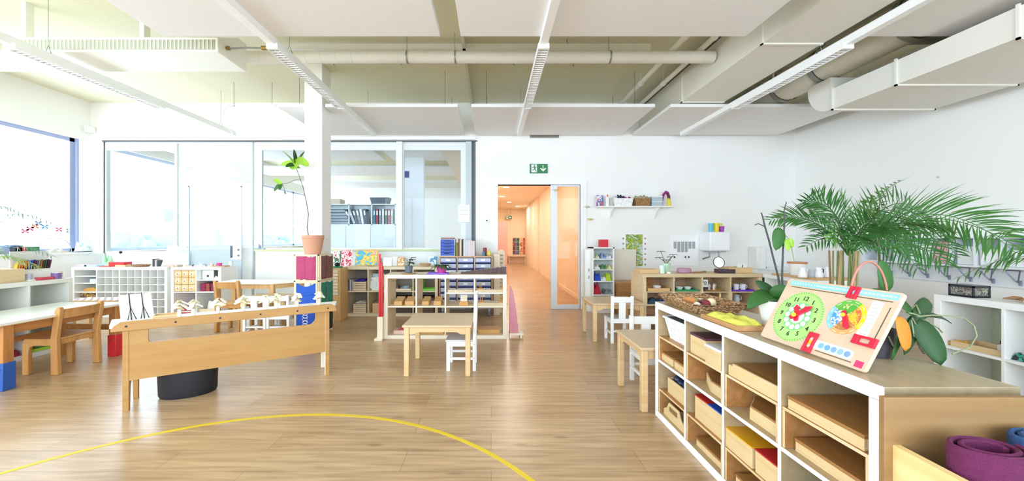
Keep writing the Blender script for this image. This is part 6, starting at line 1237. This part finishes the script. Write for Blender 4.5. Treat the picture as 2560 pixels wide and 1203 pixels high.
block('dark_bin', 'dark brown box in the third lower compartment of the birch shelf', 'box', .29, .3, .24, LB(2, 0, .5, .04), 0, C('#54443C', .7)); block('dark_bin', 'dark brown box in the right lower compartment of the birch shelf', 'box', .29, .3, .24, LB(3, 0, .5, .04), 0, C('#54443C', .7))
one('green_tray', 'green tray on top of the slim drawer cabinet', 'tray', bx(0, 0, 0, .13, .12, .02), C('#2E8A5E'), (wx(824, 5.5) + .01, 5.52, .7808)); one('black_cloth', 'small black cloth on the slim drawer cabinet', 'cloth', MB().ball((0, 0, .03), .04, 8, .8), C('#24262C', .9), (wx(824, 5.5) + .09, 5.56, .8012))
# on the trolley
Z4 = TZ1 + .0008
o = thing('office_tower', 'blue plastic drawer tower with five drawers on the trolley', 'drawer unit', (wx(1100, 5.85), 5.85, Z4)); dw = .23
MB().box(0, 0, 0, .008, .3, .27).box(dw - .008, 0, 0, dw, .3, .27).box(.008, 0, .262, dw - .008, .3, .27).box(.008, .29, 0, dw - .008, .3, .262).box(.008, 0, 0, dw - .008, .29, .006).build('casing', C('#E4E8EE', .4), o)
for k in range(5): d1 = bx(.01, -.006, .008 + k * .05, dw - .01, .28, .056 + k * .05).build('drawer', C('#2348B4', .4), o, bev=.003); MB().prism([(.06, .046 + k * .05), (dw - .06, .046 + k * .05), (dw - .075, .034 + k * .05), (.075, .034 + k * .05)], 'y', -.008, -.005).build('finger_recess', C('#0F1A4A'), d1)
one('red_folder', 'brownish red folder lying on the blue drawer tower', 'folder', bx(.01, .02, 0, .21, .25, .02), C('#9A5A5E', .6), (wx(1100, 5.85), 5.85, Z4 + .2708), bev=.004)
bk = [('#8C9A4A', 'olive green', .02, .21), ('#6F7A3A', 'dark olive', .018, .2), ('#8A4A3E', 'brick red tall', .022, .27), ('#D9C9A8', 'cream tall', .03, .26), ('#2E2E38', 'black tall', .022, .265)]
x_ = wx(1139, 5.9)
for col, nm_, w_, h_ in bk: one('book', nm_ + ' book upright on the trolley beside the blue drawers', 'book', bx(0, 0, 0, w_, .2, h_), C(col, .6), (x_, 5.88, Z4), 0, 'books on the trolley', bev=.001); x_ += w_ + .002
one('magazine_file', 'dark navy magazine file on the trolley', 'file', MB().prism([(0, 0), (.0, .13), (.02, .15), (.09, .15), (.09, 0)], 'y', 0, .22), C('#2A3048'), (x_ - .085, 5.85 - .22 + .2 - .01 - .0, Z4)) if 0 else None
for k in range(5): one('magazine_file', 'pale grey magazine file on the trolley, %s from the left' % ['first', 'second', 'third', 'fourth', 'fifth'][k], 'file', bx(0, 0, 0, .034, .22, .255 - .004 * k), C(['#D6D6DA', '#CFCFD4', '#DAD4D8', '#D8CBD2', '#D9CFC9'][k], .6), (x_ + .004 + k * .036, 5.86, Z4), 0, 'magazine files on the trolley')
one('pen_pot', 'dark red pen pot on the trolley', 'pot', MB().lathe([(.001, 0), (.028, 0), (.03, .13), (.001, .13)], n=20), C('#8A2E3A'), (-.1, 5.9, Z4)); one('pen_pot', 'small blue grey pot on the trolley before the red one', 'pot', MB().lathe([(.001, 0), (.025, 0), (.025, .07), (.001, .07)], n=20), C('#5A7090'), (-.115, 5.83, Z4))
o = thing('squeaky_pear', 'yellow ornamental pear on the right end of the trolley', 'ornament', (-.035, 5.88, Z4)); MB().lathe([(.001, 0), (.03, .004), (.045, .03), (.035, .06), (.018, .08), (.008, .09), (.001, .092)], n=20).build('fruit_body', C('#E6D66A', .5), o); MB().tube([(0, 0, .09), (.006, 0, .11)], .003, 6).build('stalk', C('#7A6A3A'), o)
# ---------------- on the white pigeonhole shelf and small shelf ----------------
Z5 = PG.H + .0008; PY = 5.85
o = thing('card_stand', 'red stand holding white cards on the pigeonhole shelf', 'card stand', (wx(290, PY), PY, Z5)); bx(-.12, 0, 0, .12, .14, .07).build('base', C('#CF2A36', .5), o, bev=.003)
for k in range(2): bx(-.1 + k * .1, .04, .07, -.01 + k * .1, .046, .2).xf(Matrix.Rotation(.15, 4, 'Y')).build('card', PAPER, o)
tray('red_tray', 'flat red tray before the red card stand', .16, .1, (wx(262, 5.78), 5.77, Z5), 0, C('#D8443A'), .012); tray('wooden_tray', 'small beige wooden tray right of the red card stand', .16, .13, (wx(302, 5.78), 5.77, Z5), 0, BEECH, .03)
o = thing('desk_lamp', 'small black desk lamp behind the red card stand', 'lamp', (wx(300, 6.02), 6.03, Z5)); MB().lathe([(.001, 0), (.05, 0), (.05, .012), (.001, .014)], n=20).tube([(0, 0, .014), (0, 0, .22)], .006, 6).build('stand', C('#9AA0A8'), o); MB().ball((0, 0, .22), .022, 8).build('joint', BLACK, o)
heap('green_ribbon', 'pale green ribbon pile at the left of the pigeonhole shelf', 'ribbon', .14, .12, .14, (wx(266, 5.95), 5.92, Z5), 0, C('#A8DDB0', .6), 1, 1.2)
for k, (px, col, s) in enumerate(((208, '#F0B8C8', 'pale pink plastic sheet lying left on the pigeonhole shelf'), (232, '#A8CDEB', 'pale blue plastic sheet lying on the pigeonhole shelf'))): one('plastic_sheet', s, 'sheet', bx(-.1, 0, 0, .1, .2, .03), C(col, .3), (wx(px, PY), PY - .04, Z5), bev=.006)
one('basket_tray', 'shallow tan woven tray on the pigeonhole shelf', 'tray', MB().lathe([(.001, 0), (.1, 0), (.13, .035), (.12, .035), (.095, .008), (.001, .008)], n=28), wicker('#C9A080', '#9A7050', 60, 80), (wx(352, PY), PY, Z5))
for k in range(4): one('small_book', '%s small upright book on the pigeonhole shelf' % ['black', 'plum', 'white', 'charcoal'][k], 'book', bx(0, 0, 0, .018, .1, .12 - .006 * k), C(['#2C2C34', '#5E3A50', '#E6E6E8', '#44464E'][k]), (wx(381, PY) + k * .022, PY, Z5), 0, 'small books on the pigeonhole shelf')
one('white_bin', 'white tapered paper bin on the pigeonhole shelf beside the calendar', 'box', MB().prism([(0, 0), (.13, 0), (.13, .13), (.0, .03)], 'y', 0, .12), C('#E4E8EC'), (wx(378, 5.8), 5.79 + .0, Z5)) if 0 else None
o = thing('flip_calendar', 'white flip calendar leaning back on the pigeonhole shelf', 'calendar', (wx(420, 5.9), 5.9, Z5 + .003)); Ml = Matrix.Rotation(R(-22), 4, 'X')
bx(-.115, 0, 0, .115, .006, .33).xf(Ml).build('sheet', PAPER, o); bx(-.1, -.002, .1, .1, 0, .3).xf(Ml).build('picture', patches(['#F6F2F0', '#F3DDD4', '#F8F6F4', '#E6B8A4'], 10, .6, 6), o); MB().tube([tuple(Ml @ Vector((-.115, 0, .33))), tuple(Ml @ Vector((.115, 0, .33)))], .006, 8).build('binding', C('#C9CCD0'), o); MB().prism([(0.012, .0), (.14, 0), (.118, .3)], 'x', -.11, -.1).build('back_support', C('#DCE2E6'), o)
tray('flower_tray', 'low pink flowered tray under the flip calendar', .24, .09, (wx(428, 5.78), 5.765, Z5), 0, patches(['#D9A8A8', '#C9B8A0', '#A88A8A'], 30), .03)
Z6 = WS.H + .0008
fl = [(466, '#D8B07A', 'tan toy bowl', .03), (478, '#5A4A44', 'dark brown toy animal', .035), (492, '#F2F2F0', 'white toy sheep', .035), (503, '#F0F0F2', 'white toy swan', .055), (512, '#8A8E96', 'grey toy elephant', .04), (522, '#EDEDE8', 'white toy horse', .05), (532, '#C9A27A', 'light brown toy deer', .045), (538, '#24262C', 'black toy cat', .035)]
for k, (px, col, s, h) in enumerate(fl):
    one('toy_animal', 'small ' + s + ' on the small white shelf top', 'toy animal', MB().ball((0, 0, h * .5), h * .35, 8, .8).ball((h * .4, 0, h * .9), h * .2, 6).tube([(h * .2, 0, h * .6), (h * .38, 0, h * .9)], h * .12, 6).tube([(-h * .2, -.01, h * .4), (-h * .2, -.01, 0)], h * .08, 6).tube([(h * .2, -.01, h * .4), (h * .2, -.01, 0)], h * .08, 6).tube([(-h * .2, .01, h * .4), (-h * .2, .01, 0)], h * .08, 6).tube([(h * .2, .01, h * .4), (h * .2, .01, 0)], h * .08, 6), C(col), (wx(px, 5.83), 5.83 + .03 * (k % 3), Z6), k, 'toy animals on the small white shelf')
tray('wooden_tray', 'brown wooden tray under the pink cup on the small white shelf', .2, .12, (wx(548, 5.82), 5.8, Z6), 0, wood('#C9A27A', '#B58C60'), .015); cup('cup', 'small magenta cup on the brown tray of the small white shelf', (wx(548, 5.86), 5.86, Z6 + .0055), .04, .05, C('#D84A9A'), False)
one('glass_block', 'pale glass block at the right end of the small white shelf', 'block', bx(0, 0, 0, .05, .05, .08), mat('#DCEBE4', .2, alpha=.7), (wx(568, 5.95), 5.98, Z6))
# inside the shelves
block('white_box', 'pale blue box on the upper left inner shelf of the pigeonhole unit', 'box', .12, .2, .06, PG(0, 1, .8, .03, .133), 0, C('#CFE0F0')) ; one('wooden_toy', 'small brown wooden arch toy in the left column of the pigeonhole unit', 'toy', MB().prism([(-.1, 0), (.1, 0), (.1, .03), (.06, .055), (-.04, .055), (-.1, .03)], 'y', 0, .05), wood('#D9A656', '#C28F3E'), PG(0, 1, .6, .04, .001)); heap('craft_heap', 'heap of red and yellow craft pieces low in the pigeonhole unit', 'toy', .25, .2, .08, PG(0, 0, .5, .04, .256), 0, patches(['#7A4A3A', '#D9B04A', '#6A3A4A', '#A8866A'], 20), 4, 1)
o = thing('picture_card', 'white picture card with a dark drawing in the small white shelf', 'card', WS(1, 1, .3, .1, .183)); bx(-.09, 0, 0, .09, .01, .14).build('card', C('#EEF6FA'), o, bev=.003); MB().ball((.0, -.001, .05), .02, 7, 1, .1).build('drawing', C('#4A3A4A'), o)
heap('white_toys', 'pale toy pieces beside the picture card in the small white shelf', 'toy', .1, .14, .05, WS(1, 1, .8, .06, .183), 0, C('#F0E4DE'), 3, 1)
for k, (x, c_, s) in enumerate(((.2, '#8E2450', 'dark magenta'), (.45, '#9A4A3A', 'brown red'), (.62, '#7A1E48', 'plum'))): block('fabric_box', s + ' fabric box in the middle right of the small white shelf', 'box', .075, .2, .12, WS(1, 1, x, .04), 0, C(c_, .8))
block('paper_box', 'white paper box at the right of the plum fabric boxes', 'box', .08, .2, .1, WS(1, 1, .85, .03), 0, C('#EDEFF0'))
for k in range(4): one('red_book', 'flat book %s in the red stack at the bottom of the small white shelf' % ['one', 'two', 'three', 'four'][k], 'book', bx(-.1, 0, 0, .1, .2, .022), C(['#B8283C', '#D8D0C8', '#A82A40', '#C8344A'][k]), WS(0, 0, .5, .05, .024 * k), .04 * k, 'red stack of books in the small white shelf')
box_thing('wooden_box', 'low birch box with white album in the lower right of the small white shelf', 'box', .26, .2, .08, WS(1, 0, .42, .03), 0, BL_); one('album', 'white album leaning in the low birch box', 'book', bx(-.07, 0, 0, .07, .02, .17).xf(Matrix.Rotation(.2, 4, 'Y')), PAPER, WS(1, 0, .45, .1, .013)); block('blue_cup_box', 'bright blue cube in the lower right of the small white shelf', 'box', .07, .07, .09, WS(1, 0, .9, .02), 0, C('#2A6FE0'))
# ---------------- left side: near white shelf top, sill and table ----------------
Z7 = NL.H + .001
o = thing('pencil_rack', 'white rack of coloured pencils sorted by colour on the near white shelf', 'pencil rack', (-4.93, 3.80, Z7))
bx(.0, 0, 0, .2, .32, .012).build('base', WHITE, o); bx(-.01, 0, 0, .0, .33, .3).build('back_board', C('#EDEFEE'), o); bx(.02, 0, .012, .06, .32, .11).build('step', WHITE, o)
pc = ['#F0C83A', '#F2A02A', '#E0602A', '#D83A2A', '#C8283A', '#2A6FE0', '#2A50C8', '#5A2A5E', '#7A3A50', '#8A9A9A', '#A8743A', '#5A3A2A', '#2E5A3A', '#2A2A30', '#7A1E5A']
for k in range(15):
    y = .012 + k * .0205; r_ = MB()
    for j in range(3): r_.tube([(.022 + j * .012, y, .1), (.03 + j * .012, y + .012, .2 + .004 * ((k + j) % 3))], .005, 6)
    r_.build('pencil_group', C(pc[k]), o)
one('red_pen_tray', 'red and pink pen tray before the pencil rack', 'tray', bx(-.03, 0, 0, .03, .13, .03), C('#C8455A'), (-4.715, 3.85, Z7), bev=.003); one('round_tin', 'round purple and blue tin before the pencil rack', 'tin', MB().lathe([(.001, 0), (.04, 0), (.04, .065), (.001, .065)], n=28), C('#7A5E9A', .4), (-4.715, 4.02, Z7)); block('cork_box', 'small tan cork box at the end of the near white shelf', 'box', .05, .05, .07, (-4.8, 4.085, Z7), 0, C('#D2B490'))
one('metal_tin', 'small silver tin behind the red pen tray', 'tin', MB().lathe([(.001, 0), (.025, 0), (.025, .07), (.001, .07)], n=20), C('#B4B8C8', .3), (-4.775, 3.83, Z7))
# low shelf contents
heap('red_cushion', 'dark red cushion in the bottom of the near white shelf', 'cushion', .28, .3, .12, NL(2, 0, .5, .03), R(90), C('#9A1E3C', .9), 1, .3)
tray('plastic_tray', 'lime green tray in the bottom right of the near white shelf', .3, .3, NL(3, 0, .5, .03), R(90), C('#A8D23A'), .03); bowl('bowl', 'pale turquoise bowl on the lime green tray', NL(3, 0, .65, .18, .006), .08, .07, C('#BFE0E2'))
cup('watering_toy', 'small white and red toy can on the lime green tray', NL(3, 0, .25, .15, .006), .03, .1, C('#E8E4E4'))
# window sill
ZS = 1.0008; XS = -6.8
def ys_(px): return XS * F / (px - VX)
for k, (px, c_, s, l_, h_) in enumerate(((10, '#4A4E5E', 'dark striped box at the far left of the window sill', .14, .09), (24, '#B8303A', 'red box with white bands on the window sill', .13, .1), (52, '#1F7A48', 'green box on the window sill', .16, .1), (12, '#2E3F8A', 'blue folder lying on the dark striped box', .14, .03))):
    y = ys_(px); o = thing('sill_box', s, 'box', (XS, y, ZS if k < 3 else ZS + .0905), 0); bx(-.1, 0, 0, .08, l_, h_).build('box_body', C(c_, .6), o, bev=.003)
    if k == 1: MB().box(-.101, .02, -.0005, .081, .028, h_ + .001).box(-.101, .1, -.0005, .081, .108, h_ + .001).build('white_band', WHITE, o)
yc = ys_(138); one('wire_arch', 'thin grey wire arch standing on the window sill', 'arch', MB().tube([(0, .225 * math.cos(PI * k / 20), .235 * math.sin(PI * k / 20) + .004) for k in range(21)], .006, 8), C('#B9BEBE', .4), (XS, yc, ZS))
heap('shell_pile', 'pale pile of shells under the wire arch', 'shells', .13, .2, .05, (XS, ys_(115), ZS), 0, C('#D4CDBE'), 2, 1.4); heap('sand_pile', 'orange brown pile of pieces under the wire arch', 'shells', .1, .12, .03, (XS, ys_(145), ZS), 0, C('#E0B87A'), 6, 1)
one('turquoise_bottle', 'turquoise plastic bottle on the window sill', 'bottle', MB().lathe([(.001, 0), (.035, 0), (.035, .09), (.015, .11), (.015, .13), (.001, .13)], n=20), C('#3FC4DC', .3), (XS, ys_(208), ZS + .01)); one('dark_tray', 'flat dark tray under the turquoise bottle', 'tray', bx(-.1, -.13, 0, .1, .1, .01), C('#4A5A66'), (XS, ys_(200), ZS)) 
one('pale_bottle', 'pale green bottle beside the turquoise one', 'bottle', MB().lathe([(.001, 0), (.03, 0), (.03, .08), (.012, .1), (.001, .1)], n=20), C('#BFE0CC', .3), (XS, ys_(219), ZS)); heap('paper_pile', 'white paper pile at the window sill beside the bottles', 'paper', .14, .14, .12, (XS + .02, ys_(190), ZS + .0105), 0, C('#F4F6F8'), 1, 1)
for k, (px, py, c_, s) in enumerate(((68, 578, '#E84A7A', 'pink butterfly sticker, leftmost on the window'), (80, 572, '#C84A6A', 'dark pink butterfly sticker second on the window'), (93, 566, '#E06A3A', 'orange butterfly sticker on the window'), (101, 558, '#5A86C8', 'blue butterfly sticker high on the window'), (117, 567, '#4AA0E0', 'light blue butterfly sticker on the window'), (152, 574, '#E03A6A', 'pink flower sticker near the window frame'), (178, 577, '#8AA0A8', 'grey leaf sticker beside the window frame'))):
    y = (XL - .05) * F / (px - VX); z = wz(py, y); mb = MB()
    for a in (35, 145, 215, 325): mb.prism([(.006 * math.cos(R(a - 60)), .006 * math.sin(R(a - 60))), (.05 * math.cos(R(a - 18)), .045 * math.sin(R(a - 18))), (.055 * math.cos(R(a)), .05 * math.sin(R(a))), (.045 * math.cos(R(a + 20)), .045 * math.sin(R(a + 20))), (.006 * math.cos(R(a + 60)), .006 * math.sin(R(a + 60)))], 'x', 0, .002)
    one('window_sticker', s, 'sticker', mb, C(c_, .6), (XL - .082, y, z), 0, 'colourful stickers on the window')
# chequered board on a low table
o = thing('low_table', 'low table with a chequered top between the long table and the pigeonholes', 'table', (-4.95, 4.3, 0)); bx(0, 0, .47, .68, .26, .495).build('tabletop', BEECH, o, bev=.003)
for x in (.03, .61):
    for y in (.02, .2): bx(x, y, 0, x + .04, y + .04, .47).build('leg', BEECH, o)
ck = MB()
for i in range(16):
    for j in range(6):
        ck.mi = (i + j) % 2; ck.box(.02 + i * .04, .01 + j * .04, .4955, .06 + i * .04, .05 + j * .04, .498)
ck.build('chequered_mat', [C('#8A5A48'), C('#E8DCC8')], o)
# thin things on the glass partition side
o = thing('model_ship', 'small grey model boat on the parapet of the next room window', 'model', (wx(650, 6.46), 6.43, 1.0358)); MB().prism([(-.08, 0), (.08, 0), (.1, .02), (-.1, .02)], 'y', 0, .03).build('hull', C('#8FA0AE'), o); MB().prism([(-.02, .02), (.02, .02), (.012, .07), (-.015, .09)], 'y', .008, .02).build('figure', C('#7F8E9A'), o)
for k in range(4): bo = one('skyline_block', 'pale blue tower block of a small city model behind the glass, %s' % ['first', 'second', 'third', 'fourth'][k], 'model', bx(0, 0, 0, .04 + .02 * (k == 1), .03, .06 + .05 * (k in (1, 2))), C('#AEBED0'), (wx(688 + k * 12, 6.7), 6.62, .99), 0, 'city model behind the glass') if 0 else None
